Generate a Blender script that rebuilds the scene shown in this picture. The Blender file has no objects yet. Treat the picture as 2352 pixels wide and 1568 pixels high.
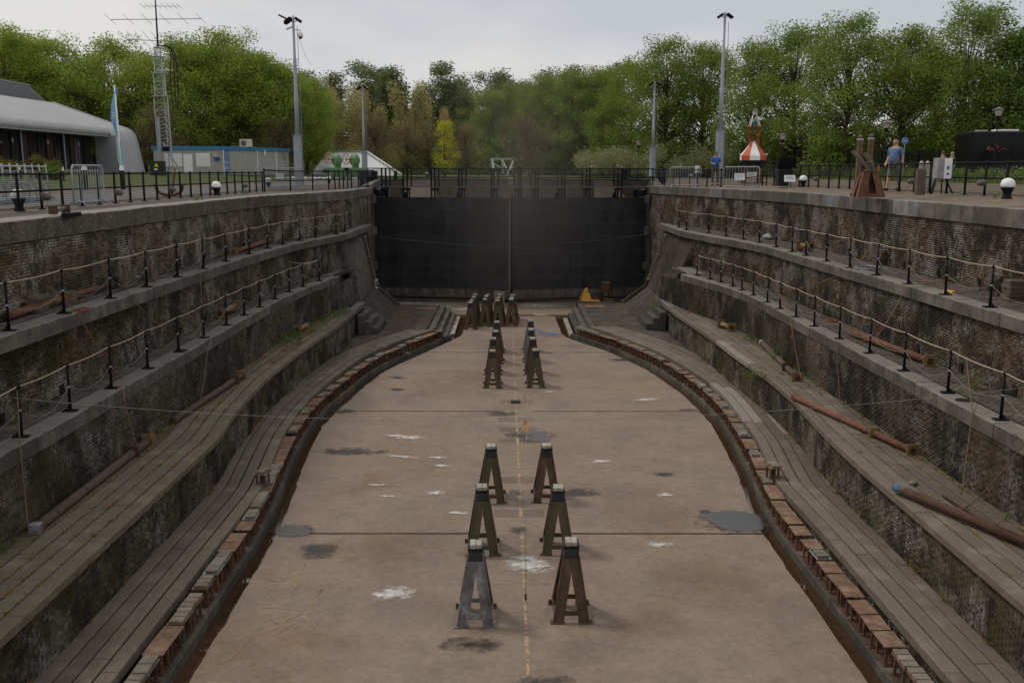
import bpy, bmesh, math, random
import numpy as np
from mathutils import Vector, Matrix

random.seed(7)
rng = np.random.default_rng(11)
S = bpy.context.scene
COL = S.collection

# ------------------------------------------------------------------ camera
FPX, PCX, PCY, ZC = 2157.0, 1176.0, 784.0, 1.0
_p, _r, _y = math.radians(10.3), math.radians(-0.1), math.radians(0.2)
FW = np.array([math.sin(_y)*math.cos(_p), math.cos(_y)*math.cos(_p), -math.sin(_p)])
RT = np.array([math.cos(_y), -math.sin(_y), 0.0])
UP = np.cross(RT, FW)
RT2 = RT*math.cos(_r) - UP*math.sin(_r)
UP2 = np.cross(RT2, FW)
cam = bpy.data.cameras.new('camera')
camo = bpy.data.objects.new('camera', cam)
COL.objects.link(camo)
cam.sensor_width = 36.0
cam.lens = FPX/2352.0*36.0
cam.clip_start, cam.clip_end = 0.1, 3000.0
camo.matrix_world = Matrix(((RT2[0], UP2[0], -FW[0], 0), (RT2[1], UP2[1], -FW[1], 0), (RT2[2], UP2[2], -FW[2], ZC), (0, 0, 0, 1)))
S.camera = camo


def ray(x, y):
    return RT2*(x-PCX)/FPX - UP2*(y-PCY)/FPX + FW


def at(x, y, z):
    """point of the place seen at a picture position, on the level z"""
    d = ray(x, y)
    t = (z-ZC)/d[2]
    return Vector((d[0]*t, d[1]*t, z))


def atY(x, y, Y):
    d = ray(x, y)
    t = Y/d[1]
    return Vector((d[0]*t, Y, ZC+d[2]*t))


# ------------------------------------------------------------------ sky and sun
SUN_EL, SUN_AZ = math.radians(52), math.radians(-60)
w = bpy.data.worlds.new('World')
S.world = w
w.use_nodes = True
nt = w.node_tree
nt.nodes.clear()
o = nt.nodes.new('ShaderNodeOutputWorld')
bg = nt.nodes.new('ShaderNodeBackground')
bg.inputs['Strength'].default_value = 0.1
sky = nt.nodes.new('ShaderNodeTexSky')
sky.sky_type = 'NISHITA'
sky.sun_disc = False
sky.sun_elevation = SUN_EL
sky.sun_rotation = SUN_AZ
tc = nt.nodes.new('ShaderNodeTexCoord')
mp = nt.nodes.new('ShaderNodeMapping')
mp.inputs['Scale'].default_value = (1.0, 1.0, 3.2)
mp.inputs['Location'].default_value = (0.35, 0.1, 0.3)
no = nt.nodes.new('ShaderNodeTexNoise')
no.inputs['Scale'].default_value = 1.7
no.inputs['Detail'].default_value = 7
no.inputs['Roughness'].default_value = 0.5
rp = nt.nodes.new('ShaderNodeValToRGB')
rp.color_ramp.elements[0].position = 0.43
rp.color_ramp.elements[0].color = (5.45, 5.7, 6.15, 1)
rp.color_ramp.elements[1].position = 0.6
rp.color_ramp.elements[1].color = (7.7, 7.5, 7.25, 1)
mx = nt.nodes.new('ShaderNodeMix')
mx.data_type = 'RGBA'
mx.inputs[0].default_value = 0.96
L = nt.links.new
L(tc.outputs['Generated'], mp.inputs['Vector'])
L(mp.outputs['Vector'], no.inputs['Vector'])
L(no.outputs['Fac'], rp.inputs['Fac'])
L(sky.outputs['Color'], mx.inputs[6])
L(rp.outputs['Color'], mx.inputs[7])
L(mx.outputs[2], bg.inputs['Color'])
L(bg.outputs[0], o.inputs['Surface'])

sl = bpy.data.lights.new('sun', 'SUN')
sl.energy = 1.45
sl.angle = math.radians(12)
sl.color = (1.0, 0.94, 0.85)
so = bpy.data.objects.new('sun', sl)
COL.objects.link(so)
sd = Vector((math.sin(SUN_AZ)*math.cos(SUN_EL), math.cos(SUN_AZ)*math.cos(SUN_EL), math.sin(SUN_EL)))
so.rotation_euler = sd.to_track_quat('Z', 'Y').to_euler()
so.location = (-20, 0, 40)

S.view_settings.view_transform = 'Standard'
S.view_settings.look = 'None'
S.view_settings.gamma = 1.0
S.view_settings.exposure = 0.0
S.view_settings.use_curve_mapping = False
S.render.engine = 'CYCLES'
S.cycles.max_bounces = 6
S.cycles.transparent_max_bounces = 12

# ------------------------------------------------------------------ materials
class NB:
    def __init__(s, name, rough=0.85, metal=0.0, spec=0.3):
        s.m = bpy.data.materials.new(name)
        s.m.use_nodes = True
        s.t = s.m.node_tree
        s.b = s.t.nodes['Principled BSDF']
        s.b.inputs['Roughness'].default_value = rough
        s.b.inputs['Metallic'].default_value = metal
        s.b.inputs['Specular IOR Level'].default_value = spec
        s.geo = s.t.nodes.new('ShaderNodeNewGeometry')

    def n(s, t):
        return s.t.nodes.new(t)

    def put(s, sock, v):
        if hasattr(v, 'is_output'):
            s.t.links.new(v, sock)
        elif isinstance(v, (tuple, list)) and len(v) == 3 and sock.type == 'RGBA':
            sock.default_value = (*v, 1)
        else:
            sock.default_value = v

    def pos(s, sc=(1, 1, 1), loc=(0, 0, 0), obj=False):
        mp = s.n('ShaderNodeMapping')
        mp.inputs['Scale'].default_value = sc
        mp.inputs['Location'].default_value = loc
        if obj:
            s.t.links.new(s.n('ShaderNodeTexCoord').outputs['Object'], mp.inputs['Vector'])
        else:
            s.t.links.new(s.geo.outputs['Position'], mp.inputs['Vector'])
        return mp.outputs[0]

    def noise(s, scale, sc=(1, 1, 1), detail=4, rough=0.6, dist=0.0, loc=(0, 0, 0), obj=False):
        n = s.n('ShaderNodeTexNoise')
        n.inputs['Scale'].default_value = scale
        n.inputs['Detail'].default_value = detail
        n.inputs['Roughness'].default_value = rough
        n.inputs['Distortion'].default_value = dist
        s.t.links.new(s.pos(sc, loc, obj), n.inputs['Vector'])
        return n.outputs['Fac']

    def ramp(s, f, stops, color=False):
        r = s.n('ShaderNodeValToRGB')
        cr = r.color_ramp
        while len(cr.elements) < len(stops):
            cr.elements.new(0.5)
        for e, (p, c) in zip(cr.elements, stops):
            e.position = p
            e.color = (*c, 1) if isinstance(c, (tuple, list)) else (c, c, c, 1)
        s.put(r.inputs['Fac'], f)
        return r.outputs['Color']

    def mix(s, f, a, b, mode='MIX'):
        m = s.n('ShaderNodeMix')
        m.data_type = 'RGBA'
        m.blend_type = mode
        s.put(m.inputs[0], f)
        s.put(m.inputs[6], a)
        s.put(m.inputs[7], b)
        return m.outputs[2]

    def math(s, op, a, b=0.0, c=0.0):
        m = s.n('ShaderNodeMath')
        m.operation = op
        s.put(m.inputs[0], a)
        s.put(m.inputs[1], b)
        s.put(m.inputs[2], c)
        return m.outputs[0]

    def rnd(s):
        """one random number per separate piece, in joined and in single meshes alike"""
        oi = s.n('ShaderNodeObjectInfo')
        return s.math('FRACT', s.math('ADD', oi.outputs['Random'], s.geo.outputs['Random Per Island']))

    def col(s, c):
        s.put(s.b.inputs['Base Color'], c)
        return s

    def rough(s, r):
        s.put(s.b.inputs['Roughness'], r)
        return s

    def bump(s, h, strength=0.3, dist=0.02):
        b = s.n('ShaderNodeBump')
        b.inputs['Strength'].default_value = strength
        b.inputs['Distance'].default_value = dist
        s.put(b.inputs['Height'], h)
        s.t.links.new(b.outputs[0], s.b.inputs['Normal'])
        return s


def flat(name, c, rough=0.6, metal=0.0, var=0.25, scale=6.0, spec=0.3, bump=0.0):
    b = NB(name, rough, metal, spec)
    n = b.noise(scale, detail=5)
    b.col(b.mix(b.ramp(n, [(0.3, 0.0), (0.75, 1.0)]), tuple(x*(1-var) for x in c), tuple(min(1, x*(1+var)) for x in c)))
    if bump:
        b.bump(b.noise(scale*6), bump, 0.01)
    return b.m


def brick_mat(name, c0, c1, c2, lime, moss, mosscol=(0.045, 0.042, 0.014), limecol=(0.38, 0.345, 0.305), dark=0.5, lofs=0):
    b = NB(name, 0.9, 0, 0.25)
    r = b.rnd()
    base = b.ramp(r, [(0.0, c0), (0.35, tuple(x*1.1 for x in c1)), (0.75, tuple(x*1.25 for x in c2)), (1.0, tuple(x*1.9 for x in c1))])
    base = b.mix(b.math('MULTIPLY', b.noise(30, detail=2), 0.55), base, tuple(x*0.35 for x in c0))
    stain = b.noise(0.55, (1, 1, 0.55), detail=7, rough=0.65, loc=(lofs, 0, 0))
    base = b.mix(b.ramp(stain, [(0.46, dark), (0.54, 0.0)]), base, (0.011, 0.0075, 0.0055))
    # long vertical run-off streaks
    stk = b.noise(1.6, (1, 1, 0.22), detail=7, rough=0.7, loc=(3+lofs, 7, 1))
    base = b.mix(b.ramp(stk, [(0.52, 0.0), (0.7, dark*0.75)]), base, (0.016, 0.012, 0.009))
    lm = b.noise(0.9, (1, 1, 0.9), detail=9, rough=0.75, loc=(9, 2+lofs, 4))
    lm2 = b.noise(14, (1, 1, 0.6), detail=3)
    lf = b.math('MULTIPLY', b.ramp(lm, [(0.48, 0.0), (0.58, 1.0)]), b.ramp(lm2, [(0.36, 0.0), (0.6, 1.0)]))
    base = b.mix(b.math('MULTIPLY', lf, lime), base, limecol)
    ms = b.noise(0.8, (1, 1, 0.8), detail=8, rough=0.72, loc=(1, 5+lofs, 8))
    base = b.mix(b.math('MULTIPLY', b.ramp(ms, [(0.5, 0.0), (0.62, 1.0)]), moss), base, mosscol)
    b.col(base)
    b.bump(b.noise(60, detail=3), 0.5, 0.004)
    return b.m


M = {}
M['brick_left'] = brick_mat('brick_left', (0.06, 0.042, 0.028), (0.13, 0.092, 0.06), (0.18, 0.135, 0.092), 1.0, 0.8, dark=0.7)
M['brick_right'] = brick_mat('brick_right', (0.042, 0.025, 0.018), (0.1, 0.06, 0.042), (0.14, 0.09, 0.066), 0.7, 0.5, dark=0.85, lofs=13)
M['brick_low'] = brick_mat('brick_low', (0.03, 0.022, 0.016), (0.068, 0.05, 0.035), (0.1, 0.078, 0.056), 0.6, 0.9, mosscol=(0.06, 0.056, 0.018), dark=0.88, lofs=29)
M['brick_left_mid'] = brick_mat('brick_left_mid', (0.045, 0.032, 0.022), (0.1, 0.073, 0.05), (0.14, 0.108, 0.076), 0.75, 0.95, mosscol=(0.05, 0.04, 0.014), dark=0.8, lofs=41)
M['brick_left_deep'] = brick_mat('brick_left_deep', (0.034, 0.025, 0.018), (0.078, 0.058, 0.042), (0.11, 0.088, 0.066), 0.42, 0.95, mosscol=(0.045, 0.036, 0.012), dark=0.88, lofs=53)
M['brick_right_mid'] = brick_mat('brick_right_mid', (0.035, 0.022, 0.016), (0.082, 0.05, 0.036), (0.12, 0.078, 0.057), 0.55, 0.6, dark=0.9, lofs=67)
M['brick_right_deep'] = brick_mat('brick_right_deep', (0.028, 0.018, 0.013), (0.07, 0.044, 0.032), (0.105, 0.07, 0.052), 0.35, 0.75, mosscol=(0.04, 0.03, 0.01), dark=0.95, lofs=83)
M['brick_slab'] = brick_mat('brick_slab', (0.045, 0.034, 0.027), (0.08, 0.062, 0.05), (0.105, 0.083, 0.067), 0.15, 0.1, dark=0.45, lofs=5)
b = NB('mortar', 0.95)
mm = b.noise(0.9, (1, 1, 0.9), detail=9, rough=0.75)
b.col(b.mix(b.ramp(mm, [(0.46, 0.0), (0.62, 1.0)]), (0.03, 0.022, 0.016), (0.17, 0.142, 0.112)))
M['mortar'] = b.m
b = NB('mortar_pale', 0.95)
b.col(b.mix(b.ramp(b.noise(2.5, detail=5), [(0.35, 0.0), (0.65, 1.0)]), (0.045, 0.036, 0.028), (0.15, 0.125, 0.1)))
M['mortar_pale'] = b.m


def paver_mat(name, c0, c1):
    b = NB(name, 0.9)
    r = b.rnd()
    c = b.ramp(r, [(0, c0), (1, c1)])
    s = b.noise(1.2, detail=7, rough=0.7)
    c = b.mix(b.ramp(s, [(0.4, 0.6), (0.6, 0.0)]), c, tuple(x*0.45 for x in c0))
    d = b.noise(5, detail=5, loc=(3, 3, 3))
    c = b.mix(b.ramp(d, [(0.6, 0.0), (0.72, 0.5)]), c, (0.2, 0.17, 0.14))
    b.col(c)
    b.bump(b.noise(45), 0.4, 0.004)
    return b.m


M['paver'] = paver_mat('paver', (0.085, 0.062, 0.05), (0.16, 0.125, 0.105))
M['paver_dark'] = paver_mat('paver_dark', (0.09, 0.07, 0.055), (0.15, 0.12, 0.096))


def stone_mat(name, c, lich=0.3, streak=0.6, warm=(0.2, 0.17, 0.13), edge=0.0):
    b = NB(name, 0.88)
    r = b.rnd()
    base = b.mix(r, tuple(x*0.62 for x in c), tuple(x*1.38 for x in c))
    n = b.noise(1.1, detail=9, rough=0.75)
    base = b.mix(b.ramp(n, [(0.42, 0.8), (0.58, 0.0)]), base, tuple(x*0.45 for x in c))
    st = b.noise(3.0, (1, 1, 0.12), detail=5, rough=0.7, loc=(4, 4, 4))
    base = b.mix(b.ramp(st, [(0.5, 0.0), (0.65, streak)]), base, tuple(x*0.4 for x in c))
    l = b.noise(13, detail=9, rough=0.8, loc=(2, 9, 1))
    base = b.mix(b.math('MULTIPLY', b.ramp(l, [(0.53, 0.0), (0.66, 1.0)]), lich), base, (0.42, 0.4, 0.35))
    w = b.noise(2, detail=4, loc=(7, 1, 2))
    base = b.mix(b.ramp(w, [(0.55, 0.0), (0.75, 0.4)]), base, warm)
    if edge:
        # upward faces painted paler: sunlit tops put into the colour, plus lichen and wear
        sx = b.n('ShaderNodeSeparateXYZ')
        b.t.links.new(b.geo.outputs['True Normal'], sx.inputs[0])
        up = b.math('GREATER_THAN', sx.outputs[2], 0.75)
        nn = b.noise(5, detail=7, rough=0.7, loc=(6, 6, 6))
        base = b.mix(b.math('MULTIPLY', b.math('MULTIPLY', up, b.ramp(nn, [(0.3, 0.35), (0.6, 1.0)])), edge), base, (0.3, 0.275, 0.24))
    b.col(base)
    b.bump(b.noise(25, detail=5), 0.5, 0.01)
    return b.m


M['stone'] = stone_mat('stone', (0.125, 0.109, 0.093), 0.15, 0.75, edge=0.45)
M['stone_tread'] = stone_mat('stone_tread', (0.15, 0.142, 0.13), 0.25, 0.2)
M['stone_new'] = stone_mat('stone_new', (0.22, 0.22, 0.225), 0.05, 0.15)
M['stone_lichen_lit_top'] = stone_mat('stone_lichen_lit_top', (0.1, 0.083, 0.063), 0.8, 0.85, warm=(0.1, 0.075, 0.035), edge=0.9)
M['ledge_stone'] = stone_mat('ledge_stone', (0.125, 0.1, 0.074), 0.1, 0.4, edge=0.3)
M['basin_stone'] = stone_mat('basin_stone', (0.17, 0.142, 0.115), 0.1, 0.4)
M['stone_dirty'] = stone_mat('stone_dirty', (0.1, 0.088, 0.072), 0.2, 0.6)
M['concrete_pale'] = stone_mat('concrete_pale', (0.36, 0.3, 0.25), 0.1, 0.2)


def plank_mat(name, c, pale=(0.21, 0.185, 0.15)):
    b = NB(name, 0.88)
    r = b.rnd()
    base = b.mix(r, tuple(x*0.78 for x in c), tuple(x*1.22 for x in c))
    g = b.noise(9, (6, 0.35, 1), detail=5, rough=0.7)
    base = b.mix(b.ramp(g, [(0.35, 0.55), (0.65, 0.0)]), base, tuple(x*0.5 for x in c))
    n = b.noise(1.6, detail=7, rough=0.65)
    base = b.mix(b.ramp(n, [(0.5, 0.0), (0.7, 0.6)]), base, pale)
    sp = b.noise(38, detail=2, loc=(5, 5, 5))
    base = b.mix(b.ramp(sp, [(0.68, 0.0), (0.74, 0.8)]), base, tuple(x*0.3 for x in c))
    b.col(base)
    b.bump(g, 0.35, 0.006)
    return b.m


M['plank'] = plank_mat('plank', (0.158, 0.127, 0.096), (0.25, 0.21, 0.165))
M['plank_pale'] = plank_mat('plank_pale', (0.3, 0.265, 0.215), (0.36, 0.32, 0.27))
M['plank_mossy'] = plank_mat('plank_mossy', (0.125, 0.1, 0.07), (0.18, 0.15, 0.108))
M['groove'] = flat('groove', (0.012, 0.0095, 0.007), 0.95)

# dock floor concrete
b = NB('floor_concrete', 0.8, 0, 0.35)
base = b.ramp(b.noise(0.35, detail=6, rough=0.6), [(0.35, (0.185, 0.136, 0.099)), (0.52, (0.245, 0.184, 0.133)), (0.68, (0.198, 0.158, 0.122))])
ru = b.noise(0.2, (1, 1.1, 1), detail=7, rough=0.6, loc=(5, 2, 0))
base = b.mix(b.ramp(ru, [(0.46, 0.0), (0.75, 0.4)]), base, (0.28, 0.15, 0.08))
dk = b.noise(0.7, (0.8, 1.0, 1), detail=9, rough=0.7, loc=(1, 8, 0))
base = b.mix(b.ramp(dk, [(0.48, 0.0), (0.72, 0.5)]), base, (0.1, 0.08, 0.062))
pl = b.noise(2.2, (0.9, 1.0, 1), detail=8, rough=0.75, loc=(9, 3, 0))
base = b.mix(b.ramp(pl, [(0.56, 0.0), (0.75, 0.4)]), base, (0.34, 0.29, 0.245))
sp = b.noise(20, detail=4, loc=(2, 2, 2))
base = b.mix(b.ramp(sp, [(0.66, 0.0), (0.72, 0.6)]), base, (0.4, 0.36, 0.32))
fn = b.noise(7, detail=12, rough=0.8, loc=(8, 1, 3))
base = b.mix(b.ramp(fn, [(0.35, 0.45), (0.52, 0.0)]), base, (0.12, 0.094, 0.07))
base = b.mix(b.ramp(fn, [(0.5, 0.0), (0.7, 0.4)]), base, (0.32, 0.265, 0.21))
sp2 = b.noise(11, detail=6, loc=(4, 7, 2))
base = b.mix(b.ramp(sp2, [(0.28, 0.6), (0.36, 0.0)]), base, (0.07, 0.058, 0.048))
b.col(base)
b.rough(b.ramp(b.noise(0.7, detail=4), [(0.3, 0.55), (0.7, 0.85)]))
b.bump(b.noise(30, detail=6), 0.25, 0.005)
M['floor'] = b.m


def wet(name, c, r):
    b = NB(name, r, 0, 0.6)
    b.col(b.mix(b.noise(5, detail=5), tuple(x*0.6 for x in c), tuple(x*1.5 for x in c)))
    b.bump(b.noise(8, detail=2), 0.02, 0.01)
    return b.m


M['puddle'] = wet('puddle', (0.04, 0.033, 0.028), 0.2)
M['damp'] = flat('damp', (0.075, 0.064, 0.055), 0.45, 0, 0.4, 8)
M['gutter_water'] = wet('gutter_water', (0.045, 0.025, 0.012), 0.06)
M['chalk'] = flat('chalk', (0.62, 0.6, 0.57), 0.95, 0, 0.15, 20)
M['chalk_yellow'] = flat('chalk_yellow', (0.3, 0.215, 0.14), 0.95, 0, 0.3, 9)
def soft(name, c, amount=1.0, sc=3.0, rough=0.9):
    '''spilt or dusted patch that thins out towards its rim in an uneven way'''
    b = NB(name, rough)
    b.col(b.mix(b.noise(9, detail=4), tuple(x*0.8 for x in c), tuple(min(1, x*1.15) for x in c)))
    g = b.n('ShaderNodeTexGradient')
    g.gradient_type = 'SPHERICAL'
    uv = b.n('ShaderNodeUVMap')
    b.t.links.new(uv.outputs[0], g.inputs['Vector'])
    nz = b.noise(sc, (1, 1, 1), detail=9, rough=0.75)
    f = b.math('ADD', g.outputs['Fac'], b.math('MULTIPLY', b.math('SUBTRACT', nz, 0.5), 3.2))
    f = b.math('MULTIPLY', f, b.ramp(g.outputs['Fac'], [(0.0, 0.0), (0.25, 1.0)]))
    f = b.math('MULTIPLY', b.ramp(f, [(0.2, 0.0), (1.35, 1.0)]), amount)
    tr = b.n('ShaderNodeBsdfTransparent')
    ms = b.n('ShaderNodeMixShader')
    b.put(ms.inputs[0], f)
    b.t.links.new(tr.outputs[0], ms.inputs[1])
    b.t.links.new(b.b.outputs[0], ms.inputs[2])
    b.t.links.new(ms.outputs[0], b.t.nodes['Material Output'].inputs['Surface'])
    return b.m


M['chalk_dust'] = soft('chalk_dust', (0.7, 0.67, 0.63), 0.85, 5.0)
M['damp_soft'] = soft('damp_soft', (0.045, 0.036, 0.029), 0.95, 2.2, 0.4)
M['rust_stain'] = soft('rust_stain', (0.29, 0.155, 0.08), 0.2, 0.9)
M['blue_spill'] = soft('blue_spill', (0.11, 0.19, 0.36), 0.8, 2.5)
M['silt'] = soft('silt', (0.5, 0.46, 0.4), 0.9, 1.4)
M['blue_paint'] = flat('blue_paint', (0.08, 0.15, 0.34), 0.9, 0, 0.4, 5)
M['keel_paint'] = flat('keel_paint', (0.33, 0.24, 0.155), 0.9, 0, 0.5, 7)


def rust_mat(name, c0, c1, c2, sc=5, rough=0.85):
    b = NB(name, rough)
    n = b.noise(sc, detail=7, rough=0.7)
    c = b.ramp(n, [(0.3, c0), (0.5, c1), (0.7, c2)])
    r = b.rnd()
    c = b.mix(b.math('MULTIPLY', r, 0.45), c, tuple(x*0.5 for x in c1))
    b.col(c)
    b.bump(b.noise(sc*8), 0.3, 0.004)
    return b.m


M['rust'] = rust_mat('rust', (0.075, 0.036, 0.024), (0.155, 0.07, 0.042), (0.25, 0.13, 0.08))
M['rust_plate'] = rust_mat('rust_plate', (0.1, 0.055, 0.036), (0.2, 0.118, 0.075), (0.32, 0.225, 0.155), 3.5)
M['rust_dark'] = rust_mat('rust_dark', (0.045, 0.025, 0.017), (0.1, 0.05, 0.03), (0.16, 0.09, 0.055))
M['rust_pipe'] = rust_mat('rust_pipe', (0.085, 0.04, 0.026), (0.17, 0.078, 0.046), (0.23, 0.125, 0.08), 7)
M['brown_pipe'] = rust_mat('brown_pipe', (0.07, 0.048, 0.034), (0.12, 0.085, 0.06), (0.17, 0.12, 0.085), 5)
M['flange'] = rust_mat('flange', (0.16, 0.075, 0.03), (0.26, 0.17, 0.08), (0.28, 0.24, 0.14), 9)
M['olive_steel'] = rust_mat('olive_steel', (0.06, 0.045, 0.022), (0.095, 0.072, 0.034), (0.12, 0.088, 0.045), 3, 0.6)
M['brown_steel'] = rust_mat('brown_steel', (0.06, 0.036, 0.024), (0.1, 0.062, 0.04), (0.2, 0.12, 0.065), 4, 0.65)
M['grey_steel'] = rust_mat('grey_steel', (0.08, 0.06, 0.05), (0.17, 0.155, 0.15), (0.38, 0.4, 0.44), 3.2, 0.5)
M['black_burnt'] = flat('black_burnt', (0.03, 0.03, 0.032), 0.55)
M['block_wood'] = plank_mat('block_wood', (0.38, 0.34, 0.29), (0.5, 0.46, 0.4))
M['block_wood_brown'] = plank_mat('block_wood_brown', (0.2, 0.165, 0.125), (0.33, 0.28, 0.22))
M['block_wood_grey'] = plank_mat('block_wood_grey', (0.2, 0.175, 0.145), (0.3, 0.265, 0.225))
M['timber'] = plank_mat('timber', (0.13, 0.1, 0.075), (0.2, 0.16, 0.12))
M['black_iron'] = flat('black_iron', (0.008, 0.008, 0.0095), 0.6, 0, 0.3, 12, 0.15)
M['rope_pale'] = flat('rope_pale', (0.46, 0.37, 0.27), 0.95, 0, 0.2, 25)
M['rope_orange'] = flat('rope_orange', (0.24, 0.1, 0.05), 0.95, 0, 0.25, 25)
M['rope_brown'] = flat('rope_brown', (0.15, 0.11, 0.075), 0.95, 0, 0.25, 25)
M['wire'] = flat('wire', (0.26, 0.26, 0.26), 0.5, 0, 0.15)
M['wire_green'] = flat('wire_green', (0.1, 0.2, 0.15), 0.7)
M['silver'] = flat('silver', (0.42, 0.43, 0.45), 0.4, 0.3, 0.1)
M['galv'] = flat('galv', (0.34, 0.36, 0.39), 0.5, 0.2, 0.12, 14)
M['pole_grey'] = flat('pole_grey', (0.3, 0.33, 0.38), 0.5, 0.1, 0.1, 5)
M['white'] = flat('white', (0.82, 0.82, 0.81), 0.6, 0, 0.06, 4)
M['white_dirty'] = flat('white_dirty', (0.4, 0.39, 0.36), 0.7, 0, 0.15, 3)
M['cream'] = flat('cream', (0.6, 0.56, 0.45), 0.7)
M['grey_box'] = flat('grey_box', (0.3, 0.3, 0.3), 0.6)
M['red'] = flat('red', (0.48, 0.085, 0.03), 0.6, 0, 0.2)
M['red_frame'] = flat('red_frame', (0.3, 0.05, 0.025), 0.6, 0, 0.2)
M['green_machine'] = flat('green_machine', (0.12, 0.24, 0.1), 0.55, 0, 0.15, 4)
M['dark_green'] = flat('dark_green', (0.015, 0.035, 0.022), 0.5)
M['yellow'] = flat('yellow', (0.75, 0.42, 0.08), 0.6, 0, 0.12)
M['yellow_sign'] = flat('yellow_sign', (0.8, 0.6, 0.03), 0.6, 0, 0.05)
M['tag_wood'] = flat('tag_wood', (0.62, 0.42, 0.2), 0.8)
M['blue_trim'] = flat('blue_trim', (0.055, 0.2, 0.38), 0.5, 0, 0.12, 2)
M['blue_sign'] = flat('blue_sign', (0.02, 0.13, 0.5), 0.5, 0, 0.03)
M['blue_flag'] = flat('blue_flag', (0.2, 0.43, 0.62), 0.8, 0, 0.12, 2)
M['blue_mural'] = flat('blue_mural', (0.17, 0.25, 0.45), 0.7, 0, 0.35, 3)
M['pipe_blue'] = flat('pipe_blue', (0.1, 0.15, 0.24), 0.7, 0, 0.3, 12)
M['brown_wood'] = flat('brown_wood', (0.045, 0.022, 0.015), 0.5, 0, 0.3, 3)
M['lamp_grey'] = flat('lamp_grey', (0.13, 0.12, 0.115), 0.5, 0, 0.2, 20)
M['lantern_glass'] = flat('lantern_glass', (0.45, 0.42, 0.36), 0.3)
M['plastic_black'] = flat('plastic_black', (0.012, 0.012, 0.014), 0.35)
M['frame_white'] = flat('frame_white', (0.42, 0.4, 0.37), 0.7, 0, 0.2, 6)
M['skin'] = flat('skin', (0.5, 0.27, 0.19), 0.6, 0, 0.08)
M['hair'] = flat('hair', (0.15, 0.09, 0.05), 0.8)
M['hair_fair'] = flat('hair_fair', (0.42, 0.32, 0.18), 0.8)
M['lip'] = flat('lip', (0.3, 0.12, 0.09), 0.6)
M['old_post'] = flat('old_post', (0.15, 0.085, 0.062), 0.9, 0, 0.4, 8)
M['hair_grey'] = flat('hair_grey', (0.16, 0.14, 0.12), 0.8)
M['shirt_blue'] = flat('shirt_blue', (0.1, 0.17, 0.3), 0.9, 0, 0.12, 9)
M['polo_blue'] = flat('polo_blue', (0.025, 0.13, 0.42), 0.9, 0, 0.12, 9)
M['shorts_grey'] = flat('shorts_grey', (0.17, 0.16, 0.13), 0.95, 0, 0.3, 14)
M['trousers'] = flat('trousers', (0.1, 0.078, 0.055), 0.95, 0, 0.2, 9)
M['shoe'] = flat('shoe', (0.02, 0.02, 0.022), 0.6)
M['teal'] = flat('teal', (0.02, 0.2, 0.22), 0.5)

b = NB('glass_dark', 0.2, 0, 0.12)
b.col((0.012, 0.014, 0.015))
M['glass_dark'] = b.m
b = NB('bus_black', 0.3, 0, 0.2)
b.col((0.004, 0.004, 0.005))
M['bus_black'] = b.m

# gate plates: black paint, streaked
b = NB('gate_plate', 0.5, 0, 0.35)
base = b.mix(b.rnd(), (0.009, 0.009, 0.011), (0.018, 0.0175, 0.02))
st = b.noise(1.4, (1, 1, 0.06), detail=7, rough=0.75)
base = b.mix(b.ramp(st, [(0.52, 0.0), (0.7, 0.6)]), base, (0.06, 0.058, 0.06))
ds = b.noise(0.5, detail=7, rough=0.7, loc=(3, 3, 8))
base = b.mix(b.ramp(ds, [(0.46, 0.0), (0.66, 0.7)]), base, (0.042, 0.038, 0.035))
b.col(base)
b.bump(b.noise(3, detail=3), 0.12, 0.01)
M['gate'] = b.m
b = NB('gate_bottom_plate', 0.7)
st = b.noise(3, (1, 1, 0.4), detail=6)
b.col(b.mix(b.ramp(st, [(0.35, 0.0), (0.7, 1.0)]), (0.035, 0.032, 0.028), (0.17, 0.15, 0.125)))
M['gate_bottom'] = b.m
M['rivet'] = flat('rivet', (0.075, 0.072, 0.073), 0.4, 0, 0.3, 3)


def foliage(name, c, trans=0.42, var=0.28, yellow=0.0):
    b = NB(name, 0.75, 0, 0.25)
    oi = b.n('ShaderNodeObjectInfo')
    c0 = b.mix(b.geo.outputs['Random Per Island'], tuple(x*(1-var) for x in c), tuple(x*(1+var) for x in c))
    cl = b.noise(0.5, detail=4)
    c0 = b.mix(b.ramp(cl, [(0.4, 0.0), (0.65, 0.55)]), c0, (c[0]*1.7+0.01, c[1]*1.35, c[2]*0.9))
    c0 = b.mix(b.math('MULTIPLY', oi.outputs['Random'], 0.2), c0, (c[0]*1.5, c[1]*0.95, c[2]*0.9))
    b.col(c0)
    tr = b.n('ShaderNodeBsdfTranslucent')
    b.put(tr.inputs['Color'], c0)
    ms = b.n('ShaderNodeMixShader')
    ms.inputs[0].default_value = trans
    out = b.t.nodes['Material Output']
    b.t.links.new(b.b.outputs[0], ms.inputs[1])
    b.t.links.new(tr.outputs[0], ms.inputs[2])
    b.t.links.new(ms.outputs[0], out.inputs['Surface'])
    return b.m


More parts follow.
